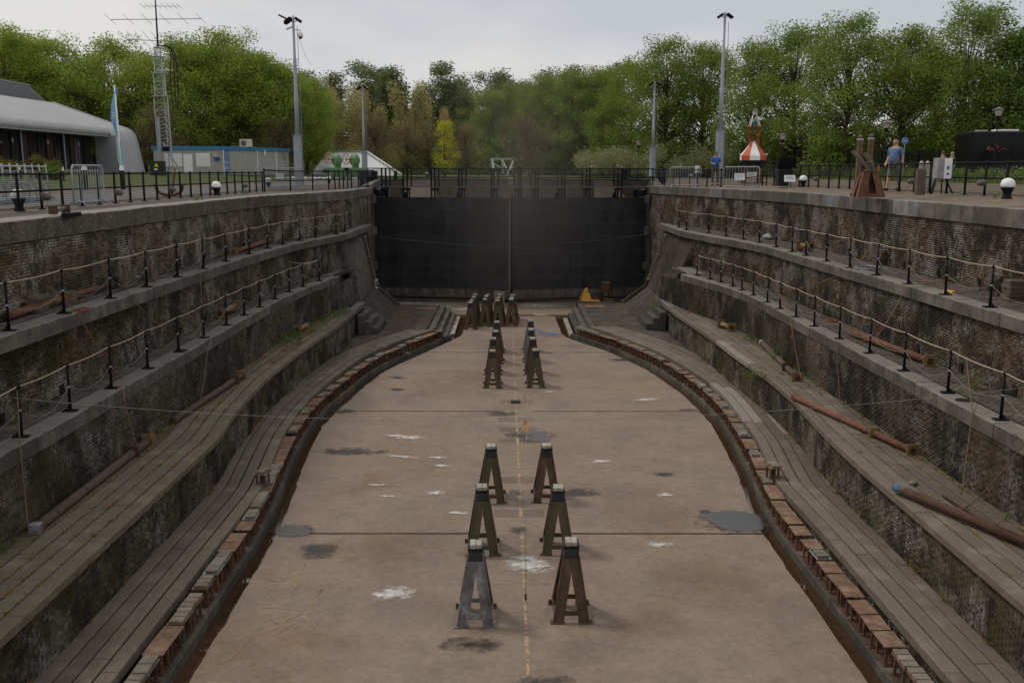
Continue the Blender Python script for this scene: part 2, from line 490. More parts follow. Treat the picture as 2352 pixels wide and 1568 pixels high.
M['leaf_green'] = foliage('leaf_green', (0.23, 0.325, 0.058))
M['leaf_dark'] = foliage('leaf_dark', (0.09, 0.16, 0.03))
M['leaf_right'] = foliage('leaf_right', (0.165, 0.25, 0.05))
M['leaf_poplar'] = foliage('leaf_poplar', (0.15, 0.2, 0.09))
M['leaf_willow'] = foliage('leaf_willow', (0.35, 0.35, 0.17))
M['leaf_brown'] = foliage('leaf_brown', (0.2, 0.175, 0.075))
M['leaf_lime'] = foliage('leaf_lime', (0.38, 0.42, 0.03))
M['leaf_silver'] = foliage('leaf_silver', (0.2, 0.25, 0.12))
M['leaf_shrub'] = foliage('leaf_shrub', (0.11, 0.12, 0.022))
M['grass_dry'] = foliage('grass_dry', (0.24, 0.18, 0.06), 0.2)
M['grass_green'] = foliage('grass_green', (0.1, 0.16, 0.03), 0.2)
M['weed_red'] = foliage('weed_red', (0.17, 0.08, 0.04), 0.2)
M['moss'] = foliage('moss', (0.06, 0.055, 0.014), 0.1)
b = NB('bark', 0.95)
b.col(b.mix(b.noise(3, (4, 4, 0.6), detail=5), (0.035, 0.026, 0.018), (0.13, 0.105, 0.07)))
M['bark'] = b.m


def ground_mat(name, stops, sc=0.6, fine=14, bump=0.3):
    b = NB(name, 0.95)
    base = b.ramp(b.noise(sc, detail=8, rough=0.7), stops)
    base = b.mix(b.math('MULTIPLY', b.noise(fine, detail=4), 0.5), base, tuple(x*0.5 for x in stops[0][1]))
    b.col(base)
    b.bump(b.noise(fine*2), bump, 0.02)
    return b.m


M['lawn'] = ground_mat('lawn', [(0.35, (0.075, 0.1, 0.022)), (0.65, (0.13, 0.145, 0.035))])
M['meadow'] = ground_mat('meadow', [(0.35, (0.08, 0.115, 0.03)), (0.65, (0.16, 0.2, 0.06))], 0.3, 4)
M['gravel'] = ground_mat('gravel', [(0.35, (0.12, 0.115, 0.11)), (0.65, (0.3, 0.29, 0.28))], 2.5, 9, 0.8)
M['path'] = ground_mat('path', [(0.35, (0.17, 0.13, 0.1)), (0.65, (0.24, 0.19, 0.15))])
M['asphalt'] = ground_mat('asphalt', [(0.35, (0.05, 0.05, 0.052)), (0.65, (0.07, 0.07, 0.07))])


def paving_mat(name, c1, c2, mort, sc):
    b = NB(name, 0.92)
    t = b.n('ShaderNodeTexBrick')
    b.put(t.inputs['Vector'], b.pos())
    b.put(t.inputs['Color1'], c1)
    b.put(t.inputs['Color2'], c2)
    b.put(t.inputs['Mortar'], mort)
    t.inputs['Scale'].default_value = sc
    t.inputs['Mortar Size'].default_value = 0.012
    t.inputs['Brick Width'].default_value = 0.5
    t.inputs['Row Height'].default_value = 0.22
    c = b.mix(b.ramp(b.noise(0.5, detail=8, rough=0.7), [(0.4, 0.5), (0.62, 0.0)]), t.outputs['Color'], tuple(x*0.55 for x in c1))
    b.col(c)
    return b.m


M['quay_paving'] = paving_mat('quay_paving', (0.18, 0.135, 0.095), (0.235, 0.18, 0.13), (0.09, 0.075, 0.06), 2.2)
M['quay_paving_left'] = paving_mat('quay_paving_left', (0.13, 0.1, 0.085), (0.17, 0.135, 0.115), (0.06, 0.05, 0.042), 2.0)

# netting: fine cord with real holes
def net_mat(name, c, cell, cord):
    b = NB(name, 0.8)
    b.col(c)
    sx = b.n('ShaderNodeSeparateXYZ')
    tcn = b.n('ShaderNodeUVMap')
    b.t.links.new(tcn.outputs[0], sx.inputs[0])
    a = b.math('LESS_THAN', b.math('FRACT', b.math('MULTIPLY', sx.outputs[0], 1/cell)), cord/cell)
    d = b.math('LESS_THAN', b.math('FRACT', b.math('MULTIPLY', sx.outputs[1], 1/cell)), cord/cell)
    f = b.math('MAXIMUM', a, d)
    tr = b.n('ShaderNodeBsdfTransparent')
    ms = b.n('ShaderNodeMixShader')
    b.put(ms.inputs[0], f)
    b.t.links.new(tr.outputs[0], ms.inputs[1])
    b.t.links.new(b.b.outputs[0], ms.inputs[2])
    b.t.links.new(ms.outputs[0], b.t.nodes['Material Output'].inputs['Surface'])
    return b.m


M['netting'] = net_mat('netting', (0.02, 0.02, 0.022), 0.05, 0.0095)

# ------------------------------------------------------------------ mesh helpers
def tag(o, label=None, cat=None, group=None, kind=None):
    if label: o['label'] = label
    if cat: o['category'] = cat
    if group: o['group'] = group
    if kind: o['kind'] = kind
    return o


WORLD = {}


def setp(o, parent):
    """children of a placed thing are modelled at their place; children of a prototype in its own space"""
    o.parent = parent
    if parent is not None and parent.name in WORLD:
        o.matrix_parent_inverse = WORLD[parent.name].inverted()


def empty(name, loc=(0, 0, 0), rz=0.0, label=None, cat=None, group=None, kind=None, local=False):
    e = bpy.data.objects.new(name, None)
    e.empty_display_size = 0.2
    e.location = loc
    e.rotation_euler = (0, 0, rz)
    COL.objects.link(e)
    if not local: WORLD[e.name] = Matrix.Translation(loc)
    return tag(e, label, cat, group, kind)


def link(name, me, parent=None, mat=None):
    if mat is not None and not me.materials:
        me.materials.append(mat)
    o = bpy.data.objects.new(name, me)
    COL.objects.link(o)
    if parent: setp(o, parent)
    return o


def copy_tree(o, parent=None):
    c = o.copy()
    COL.objects.link(c)
    c.parent = parent
    for ch in list(o.children):
        copy_tree(ch, c)
    return c


class MB:
    """collects simple solids, links them as one mesh object"""
    def __init__(s):
        s.v, s.f = [], []

    def add(s, vs, fs):
        k = len(s.v)
        s.v += [tuple(p) for p in vs]
        s.f += [tuple(i+k for i in f) for f in fs]
        return s

    def hexa(s, p):
        return s.add(p, [(0, 3, 2, 1), (4, 5, 6, 7), (0, 1, 5, 4), (1, 2, 6, 5), (2, 3, 7, 6), (3, 0, 4, 7)])

    def box(s, c, d, rz=0.0, rx=0.0, ry=0.0):
        R = Matrix.Rotation(rz, 3, 'Z') @ Matrix.Rotation(rx, 3, 'X') @ Matrix.Rotation(ry, 3, 'Y')
        P = []
        for z in (-.5, .5):
            for x, y in ((-.5, -.5), (.5, -.5), (.5, .5), (-.5, .5)):
                P.append(Vector(c) + R @ Vector((x*d[0], y*d[1], z*d[2])))
        return s.hexa(P)

    def bar(s, a, b, w, h=None, up=(0, 0, 1)):
        h = h or w
        a, b = Vector(a), Vector(b)
        d = (b-a)
        if d.length < 1e-6: return s
        d.normalize()
        u = Vector(up)
        if abs(d.dot(u)) > 0.98: u = Vector((0, 1, 0))
        x = d.cross(u).normalized()
        y = x.cross(d)
        P = []
        for q in (a, b):
            for i, j in ((-1, -1), (1, -1), (1, 1), (-1, 1)):
                P.append(q + x*i*w/2 + y*j*h/2)
        return s.hexa(P)

    def tube(s, pts, r, n=6, cap=True):
        pts = [Vector(p) for p in pts]
        rs = r if isinstance(r, (list, tuple)) else [r]*len(pts)
        k = len(s.v)
        u = None
        for i, p in enumerate(pts):
            d = (pts[min(i+1, len(pts)-1)] - pts[max(i-1, 0)])
            if d.length < 1e-9: d = Vector((0, 0, 1))
            d.normalize()
            if u is None:
                u = Vector((0, 0, 1)) if abs(d.z) < 0.95 else Vector((1, 0, 0))
            x = d.cross(u).normalized()
            u = x.cross(d).normalized()
            for j in range(n):
                t = 2*math.pi*j/n
                s.v.append(tuple(p + (x*math.cos(t) + u*math.sin(t))*rs[i]))
        for i in range(len(pts)-1):
            for j in range(n):
                a, b2 = k+i*n+j, k+i*n+(j+1) % n
                s.f.append((a, b2, b2+n, a+n))
        if cap:
            s.f.append(tuple(k+j for j in range(n))[::-1])
            s.f.append(tuple(k+(len(pts)-1)*n+j for j in range(n)))
        return s

    def lathe(s, c, prof, n=16):
        k = len(s.v)
        for r, z in prof:
            for j in range(n):
                t = 2*math.pi*j/n
                s.v.append((c[0]+r*math.cos(t), c[1]+r*math.sin(t), c[2]+z))
        for i in range(len(prof)-1):
            for j in range(n):
                a, b2 = k+i*n+j, k+i*n+(j+1) % n
                s.f.append((a, b2, b2+n, a+n))
        s.f.append(tuple(k+j for j in range(n))[::-1])
        s.f.append(tuple(k+(len(prof)-1)*n+j for j in range(n)))
        return s

    def prism(s, poly, z0, z1, axis='z'):
        """poly of (a,b); extruded along axis"""
        n = len(poly)
        f = {'z': lambda a, b2, t: (a, b2, t), 'y': lambda a, b2, t: (a, t, b2), 'x': lambda a, b2, t: (t, a, b2)}[axis]
        return s.add([f(a, b2, z0) for a, b2 in poly] + [f(a, b2, z1) for a, b2 in poly],
                     [tuple(range(n))[::-1], tuple(range(n, 2*n))] + [(i, (i+1) % n, n+(i+1) % n, n+i) for i in range(n)])

    def sphere(s, c, r, n=10, m=6, sc=(1, 1, 1)):
        k = len(s.v)
        for i in range(1, m):
            for j in range(n):
                a, t = math.pi*i/m, 2*math.pi*j/n
                s.v.append((c[0]+r*sc[0]*math.sin(a)*math.cos(t), c[1]+r*sc[1]*math.sin(a)*math.sin(t), c[2]+r*sc[2]*math.cos(a)))
        s.v.append((c[0], c[1], c[2]+r*sc[2]))
        s.v.append((c[0], c[1], c[2]-r*sc[2]))
        T, B = len(s.v)-2, len(s.v)-1
        for i in range(m-2):
            for j in range(n):
                a, b2 = k+i*n+j, k+i*n+(j+1) % n
                s.f.append((a, a+n, b2+n, b2))
        for j in range(n):
            s.f.append((T, k+j, k+(j+1) % n))
            s.f.append((B, k+(m-2)*n+(j+1) % n, k+(m-2)*n+j))
        return s

    def mesh(s, name, mat=None, smooth=False):
        me = bpy.data.meshes.new(name)
        me.from_pydata(s.v, [], s.f)
        if mat is not None: me.materials.append(mat if not isinstance(mat, str) else M[mat])
        if smooth:
            me.polygons.foreach_set('use_smooth', [True]*len(me.polygons))
        me.update()
        return me

    def build(s, name, mat, parent=None, smooth=False, bevel=0.0):
        o = link(name, s.mesh(name, mat, smooth), parent)
        if bevel:
            m = o.modifiers.new('bevel', 'BEVEL')
            m.width = bevel
            m.segments = 2
            m.limit_method = 'ANGLE'
        return o


def np_mesh(name, V, F, mat, smooth=False):
    me = bpy.data.meshes.new(name)
    V = np.ascontiguousarray(V, dtype=np.float32)
    F = np.ascontiguousarray(F, dtype=np.int32)
    me.vertices.add(len(V))
    me.vertices.foreach_set('co', V.ravel())
    k = F.shape[1]
    me.loops.add(F.size)
    me.loops.foreach_set('vertex_index', F.ravel())
    me.polygons.add(len(F))
    me.polygons.foreach_set('loop_start', np.arange(0, F.size, k, dtype=np.int32))
    me.polygons.foreach_set('loop_total', np.full(len(F), k, dtype=np.int32))
    me.materials.append(M[mat])
    me.update(calc_edges=True)
    if smooth:
        me.polygons.foreach_set('use_smooth', np.ones(len(F), dtype=bool))
    return me


ORD = ['first', 'second', 'third', 'fourth', 'fifth', 'sixth', 'seventh', 'eighth', 'ninth', 'tenth', 'eleventh', 'twelfth', 'thirteenth', 'fourteenth', 'fifteenth', 'sixteenth', 'seventeenth', 'eighteenth', 'nineteenth', 'twentieth']
TENS = {2: 'twenty', 3: 'thirty', 4: 'forty', 5: 'fifty', 6: 'sixty'}
TENTH = {3: 'thirtieth', 4: 'fortieth', 5: 'fiftieth', 6: 'sixtieth'}


def ordw(i):
    n = i+1
    if n <= 20: return ORD[i]
    if n % 10 == 0: return TENTH[n//10]
    return TENS[n//10]+'-'+ORD[n % 10-1]
# ------------------------------------------------------------------ plan of the dock
Z1, Z2, Z3, Z4, ZLED, ZF = -2.05, -3.8, -5.4, -6.6, -7.06, -7.2
LINES = {
 ('L0', -1): [(0, -10.3), (38, -10.3), (40.5, -10.0), (46.8, -8.9), (48.9, -8.45), (50, -8.4), (62, -8.5)],
 ('L1', -1): [(0, -9.4), (31, -9.4), (34.8, -9.32), (40.4, -9.0), (45.3, -8.1), (47, -7.95), (54.4, -7.9)],
 ('L2', -1): [(0, -8.65), (35, -8.65), (39, -8.4), (43.3, -7.8), (46.3, -7.35)],
 ('L3', -1): [(0, -7.05), (22.1, -7.05), (24.7, -7.37), (28.7, -7.6), (32, -7.55), (35.7, -7.4), (38, -7.2), (41, -7.1), (46.3, -7.1)],
 ('L4', -1): [(0, -6.0), (21.8, -6.0), (23, -6.15), (24.9, -6.4), (26.7, -6.6), (29.5, -6.75), (32, -6.7), (34, -6.55), (37.4, -6.2), (39.7, -5.75), (42.2, -4.9), (45.3, -3.55)],
 ('F', -1): [(0, -5.2), (14, -5.2), (20.1, -5.28), (22.3, -5.45), (25, -5.75), (28, -6.0), (29.7, -6.05), (31.6, -5.95), (34.5, -5.65), (37.4, -5.3), (39, -4.95), (41.9, -3.95), (46.8, -2.35), (53.3, -2.35)],
 ('L0', 1): [(0, 12.4), (32, 12.4), (40, 12.45), (43.8, 11.9), (53, 10.1), (54.5, 9.5), (58, 8.8), (62, 8.65)],
 ('L1', 1): [(0, 10.85), (24, 10.8), (34, 10.65), (38.7, 10.6), (41, 10.35), (45.2, 9.5), (48.6, 8.95), (56, 8.9)],
 ('L2', 1): [(0, 9.42), (30, 9.4), (34.2, 9.45), (37, 9.4), (39.6, 9.1), (43.5, 8.25), (47.4, 7.6)],
 ('L3', 1): [(0, 7.73), (20, 7.75), (23, 7.87), (26, 8.12), (28.6, 8.18), (32.7, 8.0), (35.8, 7.95), (42.7, 7.6), (47.4, 7.6)],
 ('L4', 1): [(0, 6.74), (19, 6.72), (22.3, 6.65), (24, 6.88), (26, 7.15), (29.8, 7.37), (31.6, 7.43), (33.8, 7.33), (36.4, 7.0), (40, 6.3), (42.8, 5.35), (46.3, 3.9)],
 ('F', 1): [(0, 5.9), (20.7, 5.85), (22.8, 6.05), (24.8, 6.3), (27.2, 6.5), (29.7, 6.68), (32, 6.62), (34.4, 6.45), (37.3, 6.0), (38.9, 5.7), (42.5, 4.6), (45.8, 3.05), (47, 2.7), (53.4, 2.65)],
}
_yy = np.arange(-3, 64, 0.1)
LX = {}
for k, v in LINES.items():
    a = np.array(v)
    x = np.interp(_yy, a[:, 0], a[:, 1])
    n = 5
    xp = np.concatenate([np.full(n, x[0]), x, np.full(n, x[-1])])
    LX[k] = np.convolve(xp, np.ones(2*n+1)/(2*n+1), 'valid')


def X(n, s, y):
    return np.interp(y, _yy, LX[(n, s)])


def curve(n, s, y0, y1, off=0.0, step=0.25):
    """points along a line; off moves them outward, away from the dock's middle"""
    y = np.arange(y0, y1+step/2, step)
    x = X(n, s, y)
    dx = np.gradient(x, y)
    l = np.sqrt(1+dx*dx)
    nx, ny = s/l, -s*dx/l
    return np.stack([x+nx*off, y+ny*off], 1), np.stack([nx, ny], 1)


def arc(P):
    d = np.sqrt(((P[1:]-P[:-1])**2).sum(1))
    return np.concatenate([[0], np.cumsum(d)])


def ribbon(name, mat, la, lb, za, zb, y0, y1, parent=None, step=1.0, kind=None):
    """sheet between two lines x(y)"""
    y = np.arange(y0, y1+1e-6, step)
    if y[-1] < y1-1e-6: y = np.append(y, y1)
    fa = la if callable(la) else (lambda t: np.full_like(t, float(la)))
    fb = lb if callable(lb) else (lambda t: np.full_like(t, float(lb)))
    xa, xb = fa(y), fb(y)
    n = len(y)
    V = np.concatenate([np.stack([xa, y, np.full(n, za)], 1), np.stack([xb, y, np.full(n, zb)], 1)])
    F = np.array([(i, i+n, i+n+1, i+1) if xb[0] > xa[0] else (i, i+1, i+n+1, i+n) for i in range(n-1)])
    o = link(name, np_mesh(name, V, F, mat), parent)
    return tag(o, kind=kind)


def wallsheet(name, mat, P, z0, z1, parent=None, flip=False):
    n = len(P)
    V = np.concatenate([np.column_stack([P, np.full(n, z0)]), np.column_stack([P, np.full(n, z1)])])
    F = np.array([(i, i+1, i+n+1, i+n) for i in range(n-1)])
    return link(name, np_mesh(name, V, F, mat), parent)


CAMP = np.array([0, 0, ZC])


def inview(P, pad=10):
    d = P-CAMP
    z = d@FW
    x = PCX+FPX*(d@RT2)/z
    y = PCY-FPX*(d@UP2)/z
    return (z > 1) & (x > -pad) & (x < 2352+pad) & (y > -pad) & (y < 1568+pad)


_unit_brick = MB().add([(-.5, 0, -.5), (.5, 0, -.5), (.5, 0, .5), (-.5, 0, .5), (-.47, 1, -.45), (.47, 1, -.45), (.47, 1, .45), (-.47, 1, .45)],
                       [(4, 7, 6, 5), (0, 4, 5, 1), (1, 5, 6, 2), (2, 6, 7, 3), (3, 7, 4, 0)])
_UB = {}


def brickfield(P, N, Lu, Lv, mat, parent, singles=0, bl=0.215, bh=0.054, j=0.012, proud=0.012, mask=None, name='brick', z_first=None, drop=0.004):
    """P(u,v) -> points, N(u,v) -> normals; bricks as real pieces, the nearest ones as single objects, the rest joined"""
    pu, pv = bl+j, bh+j
    nr, nc = int(Lv/pv), int(Lu/pu)+1
    r, c = np.meshgrid(np.arange(nr), np.arange(nc), indexing='ij')
    r, c = r.ravel(), c.ravel()
    u = (c+0.5*(r % 2)+0.25)*pu
    v = (r+0.5)*pv
    k = (u > bl/2) & (u < Lu-bl/2+0.02) & (rng.random(len(u)) > drop)
    u, v = u[k], v[k]
    cen = P(u, v)
    if mask is not None:
        k = mask(cen)
        u, v, cen = u[k], v[k], cen[k]
    n = len(u)
    if n == 0: return
    hu = bl/2*(1-rng.random(n)*0.04)
    hv = bh/2*(1-rng.random(n)*0.08)
    pr = proud*(0.55+rng.random(n)*0.9)
    NN = N(u, v)
    sing = np.zeros(n, bool)
    if singles:
        vis = inview(cen)
        d = np.linalg.norm(cen-CAMP, axis=1)
        d[~vis] = 1e9
        idx = np.argsort(d)[:singles]
        idx = idx[d[idx] < 1e8]
        sing[idx] = True
        if mat not in _UB:
            _UB[mat] = _unit_brick.mesh('brick', mat)
        for i in idx:
            o = bpy.data.objects.new(name, _UB[mat])
            a = P(np.array([u[i]-hu[i]]), v[i:i+1])[0]
            b2 = P(np.array([u[i]+hu[i]]), v[i:i+1])[0]
            c1 = P(u[i:i+1], v[i:i+1]-hv[i])[0]
            c2 = P(u[i:i+1], v[i:i+1]+hv[i])[0]
            m = cen[i]
            cx, cz, cy = b2-a, c2-c1, NN[i]*(pr[i]+0.01)
            m = m-NN[i]*0.01
            o.matrix_world = Matrix(((cx[0], cy[0], cz[0], m[0]), (cx[1], cy[1], cz[1], m[1]), (cx[2], cy[2], cz[2], m[2]), (0, 0, 0, 1)))
            COL.objects.link(o)
            setp(o, parent)
    q = ~sing
    u, v, hu, hv, pr, NN = u[q], v[q], hu[q], hv[q], pr[q], NN[q]
    n = len(u)
    Vs = []
    e = 0.004
    for dd, sh in ((-0.01, 0.0), (1, e)):
        for a, b2 in ((-1, -1), (1, -1), (1, 1), (-1, 1)):
            p = P(u+a*(hu-sh), v+b2*(hv-sh))
            Vs.append(p + NN*((np.full(n, -0.01) if dd < 0 else pr)[:, None]))
    V = np.stack(Vs, 1).reshape(-1, 3)
    base = np.array([(4, 5, 6, 7), (0, 1, 5, 4), (1, 2, 6, 5), (2, 3, 7, 6), (3, 0, 4, 7)])
    F = (base[None]+8*np.arange(n)[:, None, None]).reshape(-1, 4)
    nm = 'brickwork' if name == 'brick' else 'paving'
    return tag(link(nm, np_mesh(nm, V, F, mat), parent), kind='stuff')


def curve_brick(n, s, y0, y1, off, z0, z1, mat, parent, singles=0, sheet='mortar', **kw):
    C, Nn = curve(n, s, y0, y1, off)
    A = arc(C)
    P = lambda u, v: np.column_stack([np.interp(u, A, C[:, 0]), np.interp(u, A, C[:, 1]), z0+v])
    N = lambda u, v: np.column_stack([-np.interp(u, A, Nn[:, 0]), -np.interp(u, A, Nn[:, 1]), np.zeros_like(u)])
    wallsheet('wall_core', sheet, C, z0-0.05, z1+0.03, parent)
    brickfield(P, N, A[-1], z1-z0, mat, parent, singles, **kw)


def quad_brick(p00, p10, p11, p01, mat, parent, sheet='mortar', singles=0, **kw):
    p00, p10, p11, p01 = [np.array(p, float) for p in (p00, p10, p11, p01)]
    Lu = (np.linalg.norm(p10-p00)+np.linalg.norm(p11-p01))/2
    Lv = (np.linalg.norm(p01-p00)+np.linalg.norm(p11-p10))/2
    nrm = np.cross(p10-p00, p01-p00)
    nrm /= np.linalg.norm(nrm)

    def P(u, v):
        a, b2 = (np.clip(u/Lu, 0, 1))[:, None], (v/Lv)[:, None]
        return (p00*(1-a)+p10*a)*(1-b2)+(p01*(1-a)+p11*a)*b2
    N = lambda u, v: np.tile(nrm, (len(u), 1))
    MB().add([tuple(p) for p in (p00, p10, p11, p01)], [(0, 1, 2, 3)]).build('wall_core', sheet, parent)
    brickfield(P, N, Lu, Lv, mat, parent, singles, **kw)


def pavers(x0, x1, y0, y1, z, mat, parent, mask, bl=0.2, bh=0.09, along='x', h=0.012, singles=0):
    if along == 'x':
        P = lambda u, v: np.column_stack([x0+u, y0+v, np.full(len(u), z-h)])
        Lu, Lv = x1-x0, y1-y0
    else:
        P = lambda u, v: np.column_stack([x1-v, y0+u, np.full(len(u), z-h)])
        Lu, Lv = y1-y0, x1-x0
    N = lambda u, v: np.tile(np.array([0, 0, 1.0]), (len(u), 1))
    brickfield(P, N, Lu, Lv, mat, parent, singles, bl=bl, bh=bh, j=0.008, proud=h, mask=mask, name='paver', drop=0.0)


def blocks(C, Nn, a, b_, ztop, zbot, mat, parent, name, seg, gap=0.008, s0=0.0, s1=None, zj=0.004, lj=0.004, sub=0.5, mats=None, wear=0.0, clip=None):
    """row of separate blocks that follow a curve, between the outward offsets a and b_"""
    A = arc(C)
    s1 = A[-1] if s1 is None else s1
    s = s0
    out = []
    i = 0
    while s < s1-0.15:
        L_ = seg() if callable(seg) else seg
        e = min(s+L_, s1)
        if s1-e < 0.3: e = s1
        n = max(1, int(math.ceil((e-s)/sub)))
        t = np.linspace(s+gap/2, e-gap/2, n+1)
        px, py = np.interp(t, A, C[:, 0]), np.interp(t, A, C[:, 1])
        nx, ny = np.interp(t, A, Nn[:, 0]), np.interp(t, A, Nn[:, 1])
        dz, dl = random.uniform(-zj, zj), random.uniform(-lj, lj)
        V, F = [], []
        cx, cy = px.mean(), py.mean()
        bevel = 0.012
        for k in range(n+1):
            w_ = random.uniform(0, wear)
            for q, z in ((a+dl+w_*0.3, zbot), (a+dl+w_*0.2, ztop+dz-bevel-w_*0.5), (a+dl+bevel+w_, ztop+dz), (b_+dl, ztop+dz), (b_+dl, zbot)):
                V.append((px[k]+nx[k]*q-cx, py[k]+ny[k]*q-cy, z-ztop))
        for k in range(n):
            for m in range(4):
                F.append((k*5+m, k*5+m+1, (k+1)*5+m+1, (k+1)*5+m))
        F.append((0, 1, 2, 3, 4))
        F.append(tuple(n*5+m for m in (4, 3, 2, 1, 0)))
        if clip is None or clip(cx, cy):
            me = bpy.data.meshes.new(name)
            me.from_pydata(V, [], F)
            me.materials.append(M[mats(i, cx, cy) if mats else mat])
            o = link(name, me, parent)
            o.location = (cx, cy, ztop)
            out.append(o)
        s = e
        i += 1
    return out


SIDE = {-1: 'left', 1: 'right'}
# quay level across the dock
def zq(x):
    return np.where(x < 0, np.interp(-x, [10.9, 11.6, 17, 21, 35, 90], [-0.05, 0.0, 0.05, 0.1, 0.75, 1.0]),
                    np.interp(x, [13.0, 13.7, 16, 26, 60], [0.09, 0.26, 0.3, 0.42, 0.7]))


YE = {-1: 46.3, 1: 47.4}     # where the terraces stop at the brick buttress
for s in (-1, 1):
    side = SIDE[s]
    bm = 'brick_left' if s < 0 else 'brick_right'
    zc = -0.04 if s < 0 else 0.1
    ye = YE[s]
    # ---- upper wall with its coping
    wl = empty('dock_wall', (X('L0', s, 20.0), 20, Z1), label='%s upper brick dock wall under the quay edge, its coping %s' % (side, 'streaked with pale lichen' if s < 0 else 'patched with smooth grey stones'), cat='wall')
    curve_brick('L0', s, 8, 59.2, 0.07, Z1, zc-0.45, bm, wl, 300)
    C, Nn = curve('L0', s, 6, 59.2, 0.0)
    if s < 0:
        blocks(C, Nn, 0, 0.75, zc, zc-0.46, 'stone_lichen_lit_top', wl, 'coping_stone', lambda: random.uniform(1.5, 2.1), wear=0.03, mats=lambda i, x, y: 'stone_lichen_lit_top' if y < 44 else 'stone')
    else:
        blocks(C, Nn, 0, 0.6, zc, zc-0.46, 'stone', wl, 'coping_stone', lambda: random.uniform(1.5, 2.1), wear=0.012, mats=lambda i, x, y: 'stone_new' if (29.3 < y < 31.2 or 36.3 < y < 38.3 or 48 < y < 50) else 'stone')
    # ---- middle wall: kerb of the upper ledge, paving, brick down to the second ledge
    wm = empty('dock_wall', (X('L1', s, 20.0), 20, Z2), label='%s middle brick dock wall that carries the upper ledge' % side, cat='wall')
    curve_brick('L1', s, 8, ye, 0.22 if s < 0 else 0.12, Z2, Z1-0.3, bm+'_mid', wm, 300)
    C, Nn = curve('L1', s, 6, 54.4 if s < 0 else 56, 0.0)
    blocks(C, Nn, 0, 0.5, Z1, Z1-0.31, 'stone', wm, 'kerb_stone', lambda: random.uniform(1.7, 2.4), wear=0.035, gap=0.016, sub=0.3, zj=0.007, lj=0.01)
    ribbon('ledge_bed', 'groove', lambda y: X('L1', s, y)+s*0.3, lambda y: X('L0', s, y)+s*0.3, Z1-0.02, Z1-0.02, 6, 56, wm)
    xa, xb = sorted((X('L1', s, 46.0)+s*0.2, X('L0', s, 10.0)+s*0.12))
    pavers(xa-0.5, xb+0.5, 8, 56, Z1-0.004, 'paver', wm, lambda c: ((c[:, 0]-X('L1', s, c[:, 1]))*s > 0.58) & ((X('L0', s, c[:, 1])-c[:, 0])*s > -0.02), along='y', singles=120)
    # ---- lower wall: kerb of the second ledge, brick down to the plank terrace
    wo = empty('dock_wall', (X('L2', s, 20.0), 20, Z3), label='%s lower brick dock wall that carries the second ledge, dark with damp' % side, cat='wall')
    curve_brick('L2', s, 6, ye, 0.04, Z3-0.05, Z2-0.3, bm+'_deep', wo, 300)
    C, Nn = curve('L2', s, 4, 43.3 if s < 0 else 44.2, 0.0)
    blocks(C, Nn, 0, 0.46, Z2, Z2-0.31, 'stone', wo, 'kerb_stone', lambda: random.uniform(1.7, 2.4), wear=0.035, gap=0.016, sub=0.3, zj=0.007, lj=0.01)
    ribbon('ledge_bed', 'groove', lambda y: X('L2', s, y)+s*0.1, lambda y: X('L1', s, y)+s*0.3, Z2-0.02, Z2-0.02, 4, ye, wo)
    xa, xb = sorted((X('L2', s, 46.0), X('L1', s, 10.0)+s*0.3))
    pavers(xa-0.4, xb+0.4, 6, ye, Z2-0.004, 'paver_dark', wo, lambda c: ((c[:, 0]-X('L2', s, c[:, 1]))*s > 0.52) & ((X('L1', s, c[:, 1])-c[:, 0])*s > (-0.2 if s < 0 else -0.1)), along='y', singles=120)
    # stone cap behind the kerb's end, against the buttress
    yk = 43.3 if s < 0 else 44.2
    xk_ = float(X('L2', s, yk))
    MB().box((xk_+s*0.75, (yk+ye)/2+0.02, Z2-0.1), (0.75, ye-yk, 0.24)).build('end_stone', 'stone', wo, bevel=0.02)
    MB().box((xk_+s*0.9, (yk+ye)/2, (Z2-0.2+Z3)/2), (1.0, ye-yk-0.05, Z2-0.2-Z3)).build('end_pier', 'stone_dirty', wo)
    # ---- plank terrace
    yt = 44.3 if s < 0 else 45.4
    tr = empty('plank_terrace', (X('L3', s, 20.0), 20, Z4), label='%s upper terrace of long grey planks with tufts growing in the joints' % side, cat='terrace')
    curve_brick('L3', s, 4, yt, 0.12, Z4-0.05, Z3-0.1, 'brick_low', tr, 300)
    C, Nn = curve('L3', s, 3, yt, 0.0)
    widths = [0.34, 0.33, 0.3, 0.33, 0.3, 0.3]
    a = 0.0
    for k, wd in enumerate(widths):
        pj = (lambda i, x, y: 'plank_pale' if (s > 0 and 29.5 < y < 34.5) else 'plank') if k == 0 else None
        blocks(C, Nn, a, a+wd-0.046, Z3, Z3-(0.14 if k == 0 else 0.09), 'plank_mossy' if k > 3 else 'plank', tr, 'plank', lambda: random.uniform(4.2, 5.4), gap=0.012, s0=random.uniform(-2.5, 0) if k else 0, zj=0.006, mats=pj)
        a += wd
    ribbon('terrace_bed', 'groove', lambda y: X('L3', s, y)+s*0.05, lambda y: X('L2', s, y)+s*0.3, Z3-0.08, Z3-0.08, 3, yt+2.2, tr)
    # end face of the terrace towards the steps
    quad_brick(*( [(X('L3', s, yt)+s*0.12, yt, Z4), (X('L3', s, yt)+s*0.12, ye, Z4), (X('L3', s, yt)+s*0.12, ye, Z3-0.1), (X('L3', s, yt)+s*0.12, yt, Z3-0.1)][::(1 if s > 0 else 1)] ), 'brick_low', tr)
    # ---- lowest terrace
    y4 = 45.3 if s < 0 else 46.3
    lo = empty('plank_terrace', (X('L4', s, 20.0), 20, ZLED), label='%s lowest terrace of clean long planks beside the row of steel stands' % side, cat='terrace')
    curve_brick('L4', s, 4, y4, 0.09, ZLED-0.03, Z4-0.16, 'brick_low', lo, 0)
